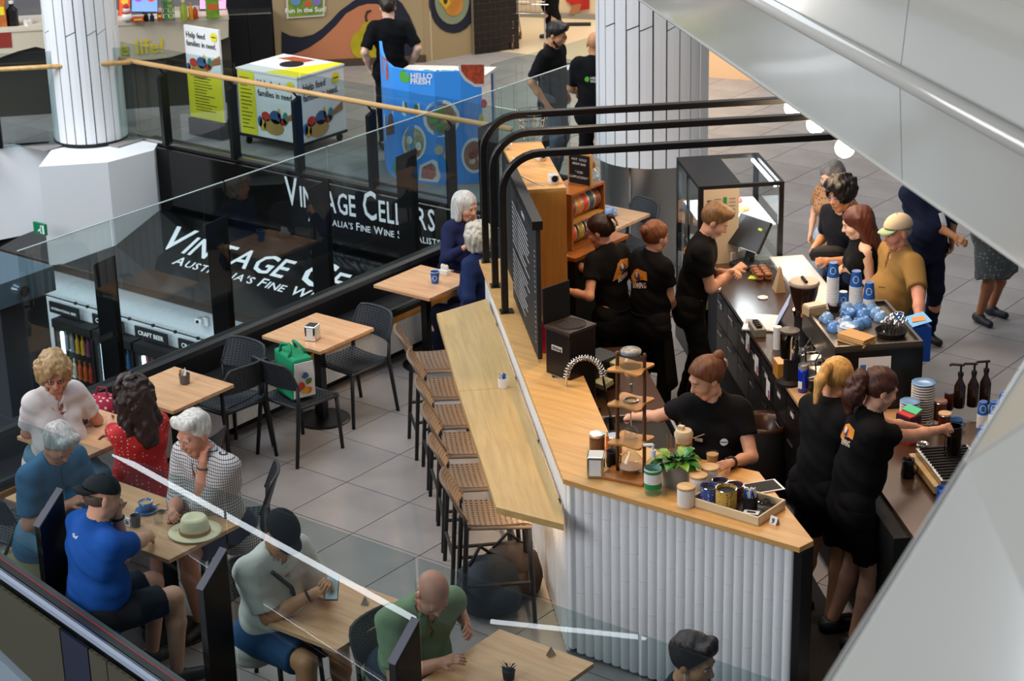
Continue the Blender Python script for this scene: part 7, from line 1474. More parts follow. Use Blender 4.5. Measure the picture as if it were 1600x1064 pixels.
I = person('person in black t-shirt standing in front of the pear wall', (606, 12), yaw=AW+.2, H=1.78, nod=.15, skin='pale', hair=('wavyshort', '2a1d14'), top=HFT, bottom=BTR, sleeve=.85, ground=0)
I = person('shopper in red top and dark trousers pushing a trolley far behind', xy=tuple(at(868, 62, 0)[:2]), yaw=LF+.3, H=1.66, lean=.1, fem=True, skin='fair', hair=('long', '2a1a14'), top=cloth('red_top', 'a81c22'), bottom=BTR, sleeve=1.8, hands=(tuple(at(838, 20, 1.0)), None))
# ---- women by the bench
I = person('woman with grey bob in navy cardigan sitting by the glass', (728, 322), yaw=CAMD+.75, H=1.64, sit=.45, lean=.22, turn=.05, nod=.2, fem=True, fat=.6, skin='fair', hair=('bob', 'c9c6c0'), top=cloth('navy_cardigan', '20264a'), sleeve=1.85, bottom=cloth('navy_trousers', '11162a'), neck='v', hands=(('face', -.03, .09, -.09), H_(735, 392, .86)), hint=((0, 0, -1), None), curl=(1.3, .8))
I = person('woman with curly silver hair in navy seen from behind the bar', (745, 372), yaw=AW+.9, H=1.62, sit=.45, lean=.06, fem=True, fat=.7, skin='fair', hair=('curly', 'b9b4a6'), top=cloth('navy_blouse', '1d2b52'), sleeve=1.5, bottom=cloth('navy_trousers', '11162a'))
# ---- seated group left
I = person('woman with curly blonde hair and glasses in a white top at the bench', (84, 583), yaw=-.25, H=1.8, hs_=1.12, sit=.48, lean=.22, turn=-.35, nod=.38, fem=True, fat=1.0, skin='ruddy', hair=('curly', 'a8875a'), glasses='3a3030', top=cloth('white_linen', 'd9d0cc'), sleeve=.75, neck='v', hands=(H_(128, 630, .80), H_(105, 655, .80)), bottom=hx('light_jeans', '5f86a0', rough=.85), curl=(.8, .8))
part('necklace', MB().tube([I['C'](I['nb'])+I['ch']*(.07+.055*math.sin(a))+I['sr']*.075*math.cos(a)-I['u']*(.01+.10*max(0, math.sin(a))) for a in [2*PI*k/20 for k in range(20)]], .006, 6, True), hx('red_beads', '9c2c28', rough=.4), I['root'])
I = person('woman with dark wavy hair in a red spotted top, back to the viewer', (207, 622), yaw=AW+.75, H=1.76, hs_=1.1, sit=.46, lean=.12, nod=.1, fem=True, fat=.8, skin='fair', hair=('big', '2c1a14'), top=dotm('red_dots', rgb('c01f22'), rgb('e8b8a8'), 38, .22), sleeve=1.3, hands=(H_(160, 640, .82), H_(172, 690, .80)), bottom=hx('red_trousers', '8c1828', rough=.85))
I = person('old man with grey hair in steel blue t-shirt looking down', (92, 692), yaw=.05, H=1.86, hs_=1.08, sit=.46, lean=.25, turn=-.2, nod=.75, fat=1.2, skin='ruddy', hair=('wavyshort', 'b5b0ab'), top=cloth('steel_blue', '3f6a8c'), sleeve=.8, hands=(H_(160, 790, .80), H_(118, 800, .80)), bottom=hx('light_jeans', '5f86a0'), curl=(.8, .8)); watch(I, 0, 'c9c9c9')
I = person('man in bright blue t-shirt and backwards cap seen from behind', (160, 776), yaw=1.3, H=1.95, hs_=1.06, sit=.46, lean=.16, turn=-.15, nod=.25, fat=.6, skin='fair', hair=('capped', '5a4634'), top=cloth('royal_blue', '1a4f9c'), sleeve=.8, shorts=True, bottom=cloth('dark_shorts', '23262c'), hands=(('face', .02, .16, -.09), H_(238, 836, .82)), hint=((.2, .2, -1), (.9, -.1, -.4)), curl=(1.2, .6), feet=(None, None)); cap(I, '23282a', '191c1e', back=True); watch(I, 0)
decal(I, textmesh('<lbwf', .03, 'CENTER', .01), WHT, 'lettering', dx=-.02, dz=-.04, off=.003)
I = person('white-haired man in checked shirt resting his chin on his hand', (303, 677), yaw=CAMD-.65, H=1.92, hs_=1.12, sit=.46, lean=.26, turn=-.05, nod=.28, fat=.9, skin='ruddy', hair=('wavyshort', 'd6d0c6'), top=checkm('navy_check', rgb('cfc8c2'), rgb('28304a'), 52., .80), sleeve=1.25, neck='polo', collar=checkm('navy_check2', rgb('cfc8c2'), rgb('28304a'), 52., .8), hands=(('face', -.015, .10, -.165), H_(268, 812, .80)), hint=((.2, 0, -1), None), bottom=hx('navy_shorts', '1b2138', rough=.85), shorts=True, curl=(.7, 1.1), palm=((0, .3, 1), None)); watch(I, 0, '4a4a4c')
I = person('man in white polo and dark cap looking at his phone', (440, 833), yaw=-.05, H=1.92, hs_=1.08, sit=.46, lean=.22, turn=-.2, nod=.75, fat=.6, skin='tan', hair=('capped', '2a2018'), top=cloth('white_polo', 'd6cfc4'), sleeve=.8, neck='polo', hands=(H_(520, 925, .90), H_(505, 935, .84)), shorts=True, bottom=hx('blue_shorts', '23466b', rough=.85), curl=(.9, .9)); cap(I, '14161a', '2a3a44'); watch(I, 1)
g_ = I['grip'][0][0]; t = thing('phone', 'dark phone in the hands of the man in the white polo', 'phone', tuple(np.array(H_(519, 919, .93))), .6); part('body', MB().box((0, 0, 0), (.075, .15, .008), 0, .7), BLKP, t, bv=.003); part('screen', MB().box((0, -.003, .0055), (.068, .14, .001), 0, .7), hx('pale_screen', 'b9c2c4'), t)
part('chest_strap', MB().tube([I['C'](I['nb'])+I['sr']*.12-I['u']*.02+I['ch']*.12, I['C'](I['chest'])+I['ch']*.17, I['C'](I['pel'])-I['sr']*.12+I['u']*.12+I['ch']*.15], .014, 6), BLKM, I['root'])
I = person('balding man in green polo shirt bending over his table', (676, 926), yaw=-.35, H=1.9, hs_=1.1, sit=.46, lean=.5, turn=-.1, nod=.8, fat=1.0, skin='ruddy', hair=('fringe', '9a9086'), top=cloth('sage_green', '7f9270'), sleeve=.8, neck='polo', collar=cloth('sage_green', '7f9270'), hands=(H_(735, 985, .80), H_(700, 1050, .78)), bottom=hx('dark_jeans', '1e2a3a', rough=.85))
I = person('dark-haired person at the bottom edge in front of the fluted bar', (1082, 1032), yaw=RT-.5, H=1.84, hs_=1.1, sit=.46, lean=.15, turn=.0, nod=.25, skin='tan', hair=('wavyshort', '1c1512'), top=cloth('dark_grey_top', '1d2426'), sleeve=.8, bottom=hx('dark_jeans', '1e2a3a'))
part('earphone_cord', MB().tube([I['hp'](.085, 0, -.02), I['hp'](.09, .03, -.12), I['C'](I['chest'])+I['ch']*.16], .003, 5), PAPW, I['root'])
# ================================================================== BACKGROUND OF THE MALL
def wallpl(p0, p1):      # vertical plane through two floor pixels; returns origin, unit direction, outward normal (towards the viewer)
    a, b = at(*p0, 0), at(*p1, 0); d = (b-a); L = np.linalg.norm(d); d = d/L; n = np.array([d[1], -d[0], 0]); n = n if n@(CM-a) > 0 else -n; return a, d, n, L
def pxpoly(mb, pts, o, n, off): 
    q = [onpl(x, y, o+n*off, n) for x, y in pts]; 
    nn_ = np.cross(q[1]-q[0], q[2]-q[1]); return mb.sheet(q, n, .006)
CRW = hx('cream_wall', '9c8763', rough=.7); NVW = hx('navy_mural', '16182a', rough=.6); SAL = hx('salmon_mural', 'b8734e', rough=.6)
o, d, n, L = wallpl((438, 108), (660, 97))
a, b = o-d*.05, o+d*(L+.05)
w_ = struct('wall_mural', MB().sheet([a, b, b+(0, 0, 3), a+(0, 0, 3)], -n, .15), CRW, 'cream wall painted with a pear on a salmon hill', 'wall')
U = [(440, 49), (454, 56), (471, 58), (489, 54), (503, 45), (517, 32), (531, 17), (546, 6), (560, -4), (575, -12), (592, -14), (612, -8), (628, 5), (640, 25), (650, 48), (655, 72), (656, 92)]
Lw = [(440, 86), (461, 84), (482, 75), (503, 61), (524, 41), (541, 21), (560, 10), (574, 6), (588, 6), (600, 10), (612, 20), (622, 38), (628, 60), (630, 80), (631, 93)]
part('mural_wave', pxpoly(MB(), U+Lw[::-1], o, n, .002), NVW, w_); part('mural_hill', pxpoly(MB(), Lw+[(440, 104)], o, n, .002), SAL, w_)
PEAR = mat('pear_print', rgb('a8980f'), rough=.6, var=.25, vs=3)
pear = [(547, 70), (549, 60), (555, 52), (562, 47), (567, 38), (573, 32), (579, 34), (582, 45), (586, 55), (587, 68), (584, 82), (574, 90), (560, 91), (551, 84)]
part('mural_pear', pxpoly(MB(), pear, o, n, .010), PEAR, w_); part('mural_pear', pxpoly(MB(), [(576, 78), (580, 70), (586, 70), (590, 80), (588, 90), (580, 91)], o, n, .018), PEAR, w_); part('mural_stem', pxpoly(MB(), [(571, 34), (570, 24), (573, 17), (580, 15), (580, 18), (575, 20), (573, 26), (575, 34)], o, n, .012), hx('pear_stem', '3a2414'), w_)
part('skirting', MB().sheet([a+n*.01, b+n*.01, b+n*.01+(0, 0, .1), a+n*.01+(0, 0, .1)], n, .02), hx('brown_skirting', '4a3a2c'), w_)
t = thing('wall_poster', 'green poster with picture circles hung on the cream mural wall', 'poster', tuple(onpl(478, 27, o+n*.02, n))); pq = [(446, -30), (508, -30), (507, 25), (448, 29)]
part('frame', pxpoly(MB(), pq, o, n, .02), hx('pale_frame', 'cfc7b4'), t, world=True); part('sheet', pxpoly(MB(), [(449, -28), (505, -28), (504, 22), (451, 26)], o, n, .03), mat('poster_green', rgb('6f8a24'), var=.4, vs=6, rough=.6), t, world=True)
for (x, y, r, c) in ((462, 1, 8, '5f86a8'), (481, 6, 5, 'c2503a'), (495, 2, 7, '7a6aa8')): part('picture', pxpoly(MB(), [(x+r*math.cos(k*PI/6), y+r*math.sin(k*PI/6)) for k in range(12)], o, n, .037), hx('pic_'+c, c), t, world=True)
tx_ = MB(); v, f = textmesh('Fun in the Sun!', .09, 'CENTER', .01); lay(tx_, (v, f), onpl(478, 19, o+n*.045, n), d, (0, 0, 1), .004); part('lettering', tx_, WHT, t, world=True)
o2, d2, n2, L2 = wallpl((664, 97), (748, 82))
struct('pillar_cream', MB().box(tuple(at(662, 96, 0)+np.array([0, .1, 1.5])), (.12, .12, 3), .66), hx('pale_pillar', 'b5a688'), 'narrow cream pillar between the two murals', 'pillar')
w2_ = struct('wall_mural_right', MB().sheet([o2, o2+d2*L2, o2+d2*L2+(0, 0, 3), o2+(0, 0, 3)], -n2, .15), CRW, 'cream wall with apricots painted in a navy ring', 'wall')
def arc(cx, cy, rx, ry, a0, a1, k=14): return [(cx+rx*math.cos(a0+(a1-a0)*i/k), cy+ry*math.sin(a0+(a1-a0)*i/k)) for i in range(k+1)]
part('mural_ring', pxpoly(MB(), [(x, y) for x, y in arc(708, 2, 38, 50, -.4, PI+.4) if 1], o2, n2, .004), NVW, w2_); part('mural_disc', pxpoly(MB(), arc(706, 0, 27, 38, -.4, PI+.4), o2, n2, .012), hx('mural_sage', '7d8468', rough=.6), w2_)
part('mural_apricot', pxpoly(MB(), arc(708, 5, 15, 20, 0, 2*PI, 18)[:-1], o2, n2, .02), mat('apricot_print', rgb('b8792a'), var=.2, vs=4), w2_); part('mural_apricot', pxpoly(MB(), [(686, 2), (696, -12), (704, 5), (696, 14)], o2, n2, .022), hx('apricot_flesh', 'c7a02c'), w2_); part('mural_stone', pxpoly(MB(), arc(696, 1, 3, 5, 0, 2*PI, 10)[:-1], o2, n2, .032), hx('pear_stem', '3a2414'), w2_)
# black brick wall
o3, d3, n3, L3 = wallpl((742, 86), (812, 77))
bw = struct('wall_brick', MB().sheet([o3-n3*.02, o3+d3*L3-n3*.02, o3+d3*L3-n3*.02+(0, 0, 2.4), o3-n3*.02+(0, 0, 2.4)], -n3, .12), hx('pale_mortar', '8a7a62', rough=.9), 'black brick shop wall with pale joints', 'wall')
BKM = hx('black_brick', '17110d', rough=.4); bl, bh = L3/4, .098
for r_ in range(14):
    for k in range(-1, 5):
        x0 = k*bl+(bl/2 if r_ % 2 else 0); x1 = x0+bl; x0 = max(x0, 0); x1 = min(x1, L3)
        if x1-x0 < .03: continue
        p = o3+d3*(x0+.006)-n3*.02; q = o3+d3*(x1-.006)-n3*.02; z = .01+r_*bh; part('brick', MB().sheet([p+(0, 0, z), q+(0, 0, z), q+(0, 0, z+bh-.012), p+(0, 0, z+bh-.012)], n3, .018), BKM, bw)
# black cabinets
ca = at(358, 122, 0); cbk = at(440, 118, 0); cd = cbk-ca; cl_ = np.linalg.norm(cd); cd /= cl_; cn_ = np.array([cd[1], -cd[0], 0]); cn_ = cn_ if cn_@(CM-ca) > 0 else -cn_
hgt = onpl(360, 24, ca, cn_)[2]
for k in (0, 1):
    p, q = ca+cd*cl_*k*.44, ca+cd*cl_*(k+1)*.44; t = thing('black_cabinet', ['left black cabinet beside the cream counter', 'right black cabinet beside the pear wall'][k], 'cabinet', (p+q)/2, group='black cabinets')
    part('body', MB().sheet([p, q-cd*.01, q-cd*.01+(0, 0, hgt), p+(0, 0, hgt)], -cn_, .4), BLKM, t, world=True); part('door', MB().sheet([p+cd*.03+(0, 0, .05), q-cd*.04+(0, 0, .05), q-cd*.04+(0, 0, hgt-.04), p+cd*.03+(0, 0, hgt-.04)], cn_, .02), BLACK, t, world=True); part('edge_strip', MB().sheet([p+(0, 0, hgt), q+(0, 0, hgt), q+(0, 0, hgt+.02), p+(0, 0, hgt+.02)], cn_, .02), STEEL, t, world=True)
struct('wall_dark_back', MB().sheet([ca-cn_*.9+cd*-.1, ca-cn_*.9+cd*(cl_+.6), ca-cn_*.9+cd*(cl_+.6)+(0, 0, 3), ca-cn_*.9-cd*.1+(0, 0, 3)], -cn_, .1), BLKM, 'dark shopfront behind the black cabinets', 'wall')
# cream counter with yellow lettering
zt_c = 1.12; k0, k1 = at(-60, 48, zt_c), at(357, 24, zt_c); kd = k1-k0; kL = np.linalg.norm(kd); kd /= kL; kn = np.array([kd[1], -kd[0], 0]); kn = kn if kn@(CM-k0) > 0 else -kn; ko = k0*[1, 1, 0]
cc = thing('juice_counter', 'long cream counter with curved lower edge and yellow lettering at the upper left', 'counter', ko+kd*kL/2)
edge = [(-60, 47), (357, 24), (357, 58), (338, 65), (310, 76), (268, 89), (240, 93), (192, 94), (130, 90), (56, 73), (28, 80), (0, 90), (-60, 104)]
q = [onpl(x, y, ko+kn*.05, kn) for x, y in edge]; part('front_panel', MB().sheet(q, -kn, .05), CREAM, cc, world=True)
part('counter_top', MB().sheet([k0+kn*.06, k1+kn*.06, k1-kn*.7, k0-kn*.7], (0, 0, -1), .04), hx('pale_top', 'cfc4b0', rough=.4), cc, world=True); part('plinth', MB().sheet([ko-kn*.1, ko+kd*kL-kn*.1, ko+kd*kL-kn*.1+(0, 0, 1.07), ko-kn*.1+(0, 0, 1.07)], -kn, .5), hx('dark_olive_plinth', '3b372c', rough=.5), cc, world=True)
tx_ = MB(); lay(tx_, textmesh('e life!', .25, 'LEFT', .02), onpl(187, 86, ko+kn*.056, kn), kd, (0, 0, 1), .004) ; part('lettering', tx_, hx('counter_yellow', 'd8c622'), cc, world=True, label='yellow words e life!')
part('sticker', MB().sheet([onpl(x, y, ko+kn*.052, kn) for x, y in ((-3, 49), (17, 47), (19, 74), (-1, 75))], kn, .004), hx('red_sticker', '8c2f26'), cc, world=True)
def onK(x, y): p = at(x, y, zt_c); return (p[0], p[1], zt_c+.001)
krz = math.atan2(kd[1], kd[0])
def bottle(x, y, h, r, c, lab, name='bottle', capc=None):
    t = thing(name, lab, 'bottle', onK(x, y), krz); part('body', MB().lathe([(r, 0), (r, h*.65), (r*.4, h*.8), (r*.4, h*.9)], n=16), hx('b_'+c, c, rough=.25), t, smooth='auto'); part('cap', MB().lathe([(r*.45, h*.9), (r*.45, h)], n=12), hx('b_'+(capc or 'e6e2da'), capc or 'e6e2da'), t)
def carton(x, y, w_, h, c, lab, dd_=.1, name='carton', c2='e6da2c'):
    t = thing(name, lab, 'box', onK(x, y), krz); part('box', MB().box((0, 0, h/2), (w_, dd_, h)), mat('c_'+c, rgb(c), rough=.5, var=.3, vs=18), t, bv=.003); part('print', MB().box((0, -dd_/2-.001, h*.6), (w_*.7, .002, h*.3)), hx('c_'+c2, c2), t)
carton(4, 42, .12, .34, 'b5652a', 'orange and green carton at the far left of the cream counter'); bottle(21, 40, .30, .07, '1d1a1c', 'wide black bottle beside the orange carton'); 
for k, (x, y) in enumerate(((40, 38), (47, 37), (43, 42))): t = thing('small_cup', ['left', 'right', 'front'][k]+' white tub in the trio by the black bottle', 'cup', onK(x, y), 0, 'white tubs'); part('tub', MB().lathe([(.03, 0), (.036, .07), (.03, .07)], n=14), CERW, t)
t = thing('snowman_figure', 'white snowman ornament with red scarf on the cream counter', 'ornament', onK(199, 34), krz)
part('body', MB().lathe([(.001, 0), (.06, .02), (.07, .06), (.045, .11), (.001, .12)], n=18, cap=False), CERW, t, smooth=True); part('head', MB().lathe([(.001, .1), (.04, .12), (.045, .15), (.03, .18), (.001, .19)], n=18, cap=False), CERW, t, smooth=True); part('scarf', MB().tube([(.045*math.cos(2*PI*k/14), .045*math.sin(2*PI*k/14), .11) for k in range(14)], .01, 6, True), hx('scarf_red', 'a8241c'), t); part('hat', MB().lathe([(.04, .17), (.035, .19), (.001, .23)], n=14, cap=False), hx('scarf_red', 'a8241c'), t)
def screen(x0, y0, x1, y1, lab, cols):
    dep = -kn*.35; oo = ko+dep; t = thing('menu_screen', lab, 'screen', tuple(onpl((x0+x1)/2, y1, oo, kn))); part('bezel', MB().sheet([onpl(x, y, oo, kn) for x, y in ((x0-1, y0), (x1+1, y0), (x1+1, y1+2), (x0-1, y1+2))], -kn, .04), BLKM, t, world=True)
    part('display', MB().sheet([onpl(x, y, oo, kn) for x, y in ((x0, y0), (x1, y0), (x1, y1), (x0, y1))], kn, .004), mat('lit_'+cols[0], rgb(cols[0]), emit=rgb(cols[0]), es=1.1), t, world=True)
    for k, c in enumerate(cols[1:]): xx = x0+(x1-x0)*(k+.5)/(len(cols)-1); part('picture', MB().sheet([onpl(xx+6*math.cos(a), (y0+y1)/2+4+5*math.sin(a), oo+kn*.006, kn) for a in [j*PI/4 for j in range(8)]], kn, .003), mat('lit_'+c, rgb(c), emit=rgb(c), es=.9), t, world=True)
    part('stand', MB().sheet([onpl(x, y, oo, kn) for x, y in (((x0+x1)/2-4, y1+2), ((x0+x1)/2+4, y1+2), ((x0+x1)/2+4, y1+14), ((x0+x1)/2-4, y1+14))], -kn, .03), BLKM, t, world=True)
screen(206, -30, 246, 18, 'lit purple and blue menu screen above the snowman ornament', ['6f8fd8', 'a03ab8', 'c8402c']); screen(312, -30, 353, 14, 'lit pink menu screen at the right end of the cream counter', ['d89ac0', 'b0301c', 'd8502c']); screen(186, -30, 203, 26, 'red picture screen next to the white column', ['c24a2a', 'd8a03a'])
bottle(229, 33, .11, .03, '14120f', 'small black can left of the pair on the cream counter', 'drink_can', '14120f'); bottle(238, 33, .10, .028, '22252c', 'small black can right of the pair on the cream counter', 'drink_can', '22252c')
t = thing('snack_rack', 'tiered rack of green packets on the cream counter', 'rack', onK(264, 32), krz)
part('frame', MB().box((-.07, 0, .14), (.008, .1, .28)).box((.07, 0, .14), (.008, .1, .28)), CHROME, t, kind='stuff')
for k in range(4): part('tier', MB().box((0, 0, .02+.07*k), (.13, .1, .006)), CHROME, t); part('packet', MB().box((-.03, -.02, .05+.07*k), (.05, .02, .05)), hx('pk_green', '4a8a3a'), t); part('packet', MB().box((.03, -.02, .05+.07*k), (.05, .02, .05)), hx('pk_lime', '8ab04a'), t)
bottle(288, 31, .24, .045, '8a9a2c', 'green and yellow bottle on the cream counter', capc='d8c69a'); bottle(299, 30, .2, .03, 'c9861f', 'amber bottle beside the green and yellow bottle', capc='d98a1f'); bottle(306, 29, .16, .03, 'b03a1c', 'reddish bottle beside the amber bottle')
carton(333, 28, .16, .24, '6f9a2c', 'bright green carton with orange print under the pink screen', c2='d8622c'); carton(250, 32, .06, .1, 'a8341c', 'small red carton beside the snack rack', .06); carton(216, 34, .14, .06, 'b5452a', 'low red box in front of the purple screen')
# poster stand
pb_ = at(330, 214, 0); py = pb_[1]; ty = lambda x, y: ony(x, y, py)
ps = thing('poster_stand', 'tall white and yellow food appeal poster stand behind the far balustrade', 'poster stand', (pb_[0], py, 0))
c4 = [ty(290, 40), ty(344, 46), ty(351, 190), ty(298, 182)]; zm = ty(320, 112)[2]
x0_, x1_ = (c4[0][0]+c4[3][0])/2, (c4[1][0]+c4[2][0])/2; zt4, zb4 = (c4[0][2]+c4[1][2])/2, (c4[2][2]+c4[3][2])/2
part('board', MB().box(((x0_+x1_)/2, py, (zt4+zb4)/2), (x1_-x0_, .03, zt4-zb4)), PAPW, ps, world=True); part('yellow_panel', MB().box(((x0_+x1_)/2, py-.017, (zm+zb4)/2), (x1_-x0_, .004, zm-zb4)), YEL, ps, world=True, label='yellow lower panel'); part('base', MB().box(((x0_+x1_)/2, py+.02, zb4/2+.01), (x1_-x0_-.04, .2, zb4-.02)), BLKM, ps, world=True)
def appeal(root, xc, ytop, wd, yy, X=(1, 0, 0), small=True, tight=1.0, org=None):
    """heading, picture of a donation basket and small print of the food appeal, on a panel wd wide; local point (0,0) = top centre"""
    X = np.array(X, float); mb = MB(); s_ = wd/.46
    o_ = np.array([xc, yy, ytop]) if org is None else np.array(org, float); Z = np.array([0, 0, 1.])
    lay(mb, textmesh('Help feed', .078*s_, 'LEFT', .015, sx=.84), o_-X*wd*.45-Z*.11*s_, X, Z, .001); lay(mb, textmesh('families in need.', .075*s_, 'LEFT', .015, sx=.82), o_-X*wd*.45-Z*.19*s_, X, Z, .001); part('lettering', mb, BLKT, root, world=True, label='black words Help feed families in need.')
    m2 = MB(); lay(m2, disc2(wd*.36, -.075*s_, .045*s_), o_, X, Z, .002); part('yellow_spot', m2, YEL, root, world=True)
    m4 = MB(); lay(m4, rect2(-.03*s_+wd*.36, -.08*s_, .03*s_+wd*.36, -.07*s_), o_, X, Z, .003); part('spot_text', m4, BLKT, root, world=True)
    yb = -.42*s_
    for (x, y, w1, h1, c) in ((-.05, yb-.02, .22, .13, 'b08a4a'), (-.13, yb+.09, .1, .08, 'c2362c'), (-.02, yb+.1, .13, .11, '3a5a8a'), (.06, yb+.06, .08, .06, 'a8241c'), (-.17, yb-.01, .07, .11, 'c9a04a'), (.09, yb+.11, .06, .1, '2f8a7a'), (.02, yb+.15, .03, .09, 'd8b03a'), (-.2, yb+.02, .05, .09, '3a6ab0')):
        m3 = MB(); lay(m3, poly2([(x*s_+w1*s_/2*math.cos(k*PI/5)*1.05, y*s_ if 0 else y+h1*s_/2*math.sin(k*PI/5)*1.05) for k in range(10)]), o_, X, Z, .003); part('basket_print', m3, hx('ap_'+c, c), root, world=True)
    m5 = MB(); lay(m5, poly2([(.23*s_, yb+.22), (.17*s_, yb+.18), (.1*s_, yb+.13), (.1*s_, yb+.08), (.17*s_, yb+.1), (.23*s_, yb+.12)]), o_, X, Z, .005); part('hand_print', m5, hx('hand_brown', 'a06a44'), root, world=True)
appeal(ps, (x0_+x1_)/2, zt4, x1_-x0_, py-.018)
m_ = MB(); random.seed(3)
for k in range(13): lay(m_, rect2(-.2, -.05-.035*k, -.2+random.uniform(.2, .36), -.042-.035*k), ((x0_+x1_)/2+.02, py-.02, zm), (1, 0, 0), (0, 0, 1), .002)
part('small_print', m_, BLKT, ps, world=True, kind='stuff')
# donation cart
cx0, cx1, cy0 = at(377, 225, 0)[0], at(472, 243, 0)[0], at(425, 234, 0)[1]; cy1 = cy0+.78; zc1 = ony(464, 124, cy0)[2]; zc0 = .13
dc_ = thing('donation_cart', 'wheeled donation cart wrapped in white and yellow food appeal posters', 'cart', ((cx0+cx1)/2, (cy0+cy1)/2, 0))
part('cart_body', MB().box(((cx0+cx1)/2, (cy0+cy1)/2, (zc0+zc1)/2), (cx1-cx0, cy1-cy0, zc1-zc0)), PAPW, dc_, world=True); part('top_lid', MB().box(((cx0+cx1)/2, (cy0+cy1)/2, zc1+.01), (cx1-cx0+.02, cy1-cy0+.02, .02)), PAPW, dc_, world=True)
part('top_yellow', MB().prism([(cx0+.45, cy0), (cx1, cy0), (cx1, cy1), (cx1-.12, cy1)], zc1+.021, zc1+.024), YEL, dc_, world=True, label='yellow stripe'); part('drop_hole', MB().lathe([(.14, 0), (.14, .006)], ((cx0+cx1)/2-.02, (cy0+cy1)/2+.05, zc1+.022), 24), BLKM, dc_, world=True, label='black drop-in hole')
part('top_print', MB().prism([(cx0+.1, cy1-.2), (cx0+.5, cy1-.22), (cx0+.55, cy1-.05), (cx0+.2, cy1-.04)], zc1+.021, zc1+.023), mat('food_print', rgb('b0502c'), var=.5, vs=14), dc_, world=True)
part('frame', MB().box(((cx0+cx1)/2, cy0-.006, zc0-.01), (cx1-cx0+.03, .02, .03)).box((cx1+.006, (cy0+cy1)/2, zc0-.01), (.02, cy1-cy0, .03)), BLKM, dc_, world=True, kind='stuff')
part('yellow_panel', MB().box((cx0+.14, cy0-.002, (zc0+zc1)/2), (.26, .004, zc1-zc0-.02)), YEL, dc_, world=True, label='yellow side panel')
m_ = MB()
for k in range(14): lay(m_, rect2(-.1, -.09-.045*k, -.1+random.uniform(.1, .2), -.08-.045*k), (cx0+.14, cy0-.0045, zc1), (1, 0, 0), (0, 0, 1), .001)
part('small_print', m_, BLKT, dc_, world=True, kind='stuff')
appeal(dc_, cx0+.27+(cx1-cx0-.27)/2, zc1, cx1-cx0-.29, cy0-.003); appeal(dc_, 0, 0, cy1-cy0-.1, 0, X=(0, 1, 0), org=(cx1+.003, (cy0+cy1)/2, zc1))
for x in (cx0+.06, cx1-.06):
    for y in (cy0+.06, cy1-.06): part('castor', MB().tube([(x-.012, y, .045), (x+.012, y, .045)], .045, 14), BLKM, dc_, world=True)
# curved blue promotional counter
bp = [at(x, y, 0) for x, y in ((601, 250), (603, 262), (608, 274), (620, 284), (645, 290), (685, 293), (725, 292), (757, 289))]; hB = 1.27
def curvept(x, y, off=0.):
    best = None
    for i in range(len(bp)-1):
        a, b = bp[i], bp[i+1]; dd_ = nz(b-a); n_ = np.array([dd_[1], -dd_[0], 0]); n_ = n_ if n_@(CM-a) > 0 else -n_; p = onpl(x, y, a+n_*off, n_); t = (p-a)@dd_/np.linalg.norm(b-a)
        e = max(0, -t, t-1)
        if best is None or e < best[0]-1e-6: best = (e, p)
        if e == 0: break
    return best[1]
pc = thing('promotion_stand', 'curved blue meal kit promotion counter with printed dishes', 'promotion stand', (bp[4]+bp[5])/2); BLU = hx('promo_blue', '3d97f0', rough=.45)
mb = MB(); m_ = len(bp); inn = []
for i in range(m_):
    a, b = bp[max(0, i-1)], bp[min(m_-1, i+1)]; dd_ = nz(b-a); n_ = np.array([dd_[1], -dd_[0], 0]); n_ = n_ if n_@(CM-a) > 0 else -n_; inn.append(bp[i]-n_*.03)
zz = [ .03]*m_
tops = [hB-.0+.09*max(0, (2.5-i)/2.5) for i in range(m_)]
mb.v = [tuple(p+(0, 0, .03)) for p in bp]+[tuple(p+(0, 0, tops[i])) for i, p in enumerate(bp)]+[tuple(p+(0, 0, .03)) for p in inn]+[tuple(p+(0, 0, tops[i])) for i, p in enumerate(inn)]
mb.f = [(i, i+1, m_+i+1, m_+i) for i in range(m_-1)]+[(2*m_+i+1, 2*m_+i, 3*m_+i, 3*m_+i+1) for i in range(m_-1)]+[(m_+i, m_+i+1, 3*m_+i+1, 3*m_+i) for i in range(m_-1)]+[(i+1, i, 2*m_+i, 2*m_+i+1) for i in range(m_-1)]+[(0, m_, 3*m_, 2*m_), (m_-1, 3*m_-1, 4*m_-1, 2*m_-1)]
part('curved_panel', mb, BLU, pc, world=True)
c0_, c1_ = (bp[3]+bp[6])/2, nz(bp[6]-bp[3]); cnr = np.array([-c1_[1], c1_[0], 0]); cnr = cnr if cnr@(CM-c0_) < 0 else -cnr
part('counter_top', MB().sheet([bp[3]+cnr*.05+(0, 0, hB-.12), bp[7]+cnr*.05+(0, 0, hB-.12), bp[7]+cnr*.5+(0, 0, hB-.12), bp[3]+cnr*.5+(0, 0, hB-.12)], (0, 0, 1), .03), CERW, pc, world=True); part('inner_shelf', MB().sheet([bp[3]+cnr*.1+(0, 0, 0), bp[7]+cnr*.1, bp[7]+cnr*.45, bp[3]+cnr*.45], (0, 0, 1), .04), BLKM, pc, world=True)
for p_ in (bp[3], bp[7]): part('leg', MB().box(tuple(p_+cnr*.45-(c1_*.03)+(0, 0, (hB-.12)/2)), (.03, .03, hB-.12)), CHROME, pc, world=True)
def pr2(name, pts, c, off=.004, var=0., vs=20): mb = MB(); q = [curvept(x, y, off) for x, y in pts]; mb.v = [tuple(p) for p in q]; mb.f = [tuple(range(len(q)))[::-1]]; part(name, mb, mat('pp_%s_%d' % (c, int(var*10)), rgb(c), rough=.5, var=var, vs=vs), pc, world=True)
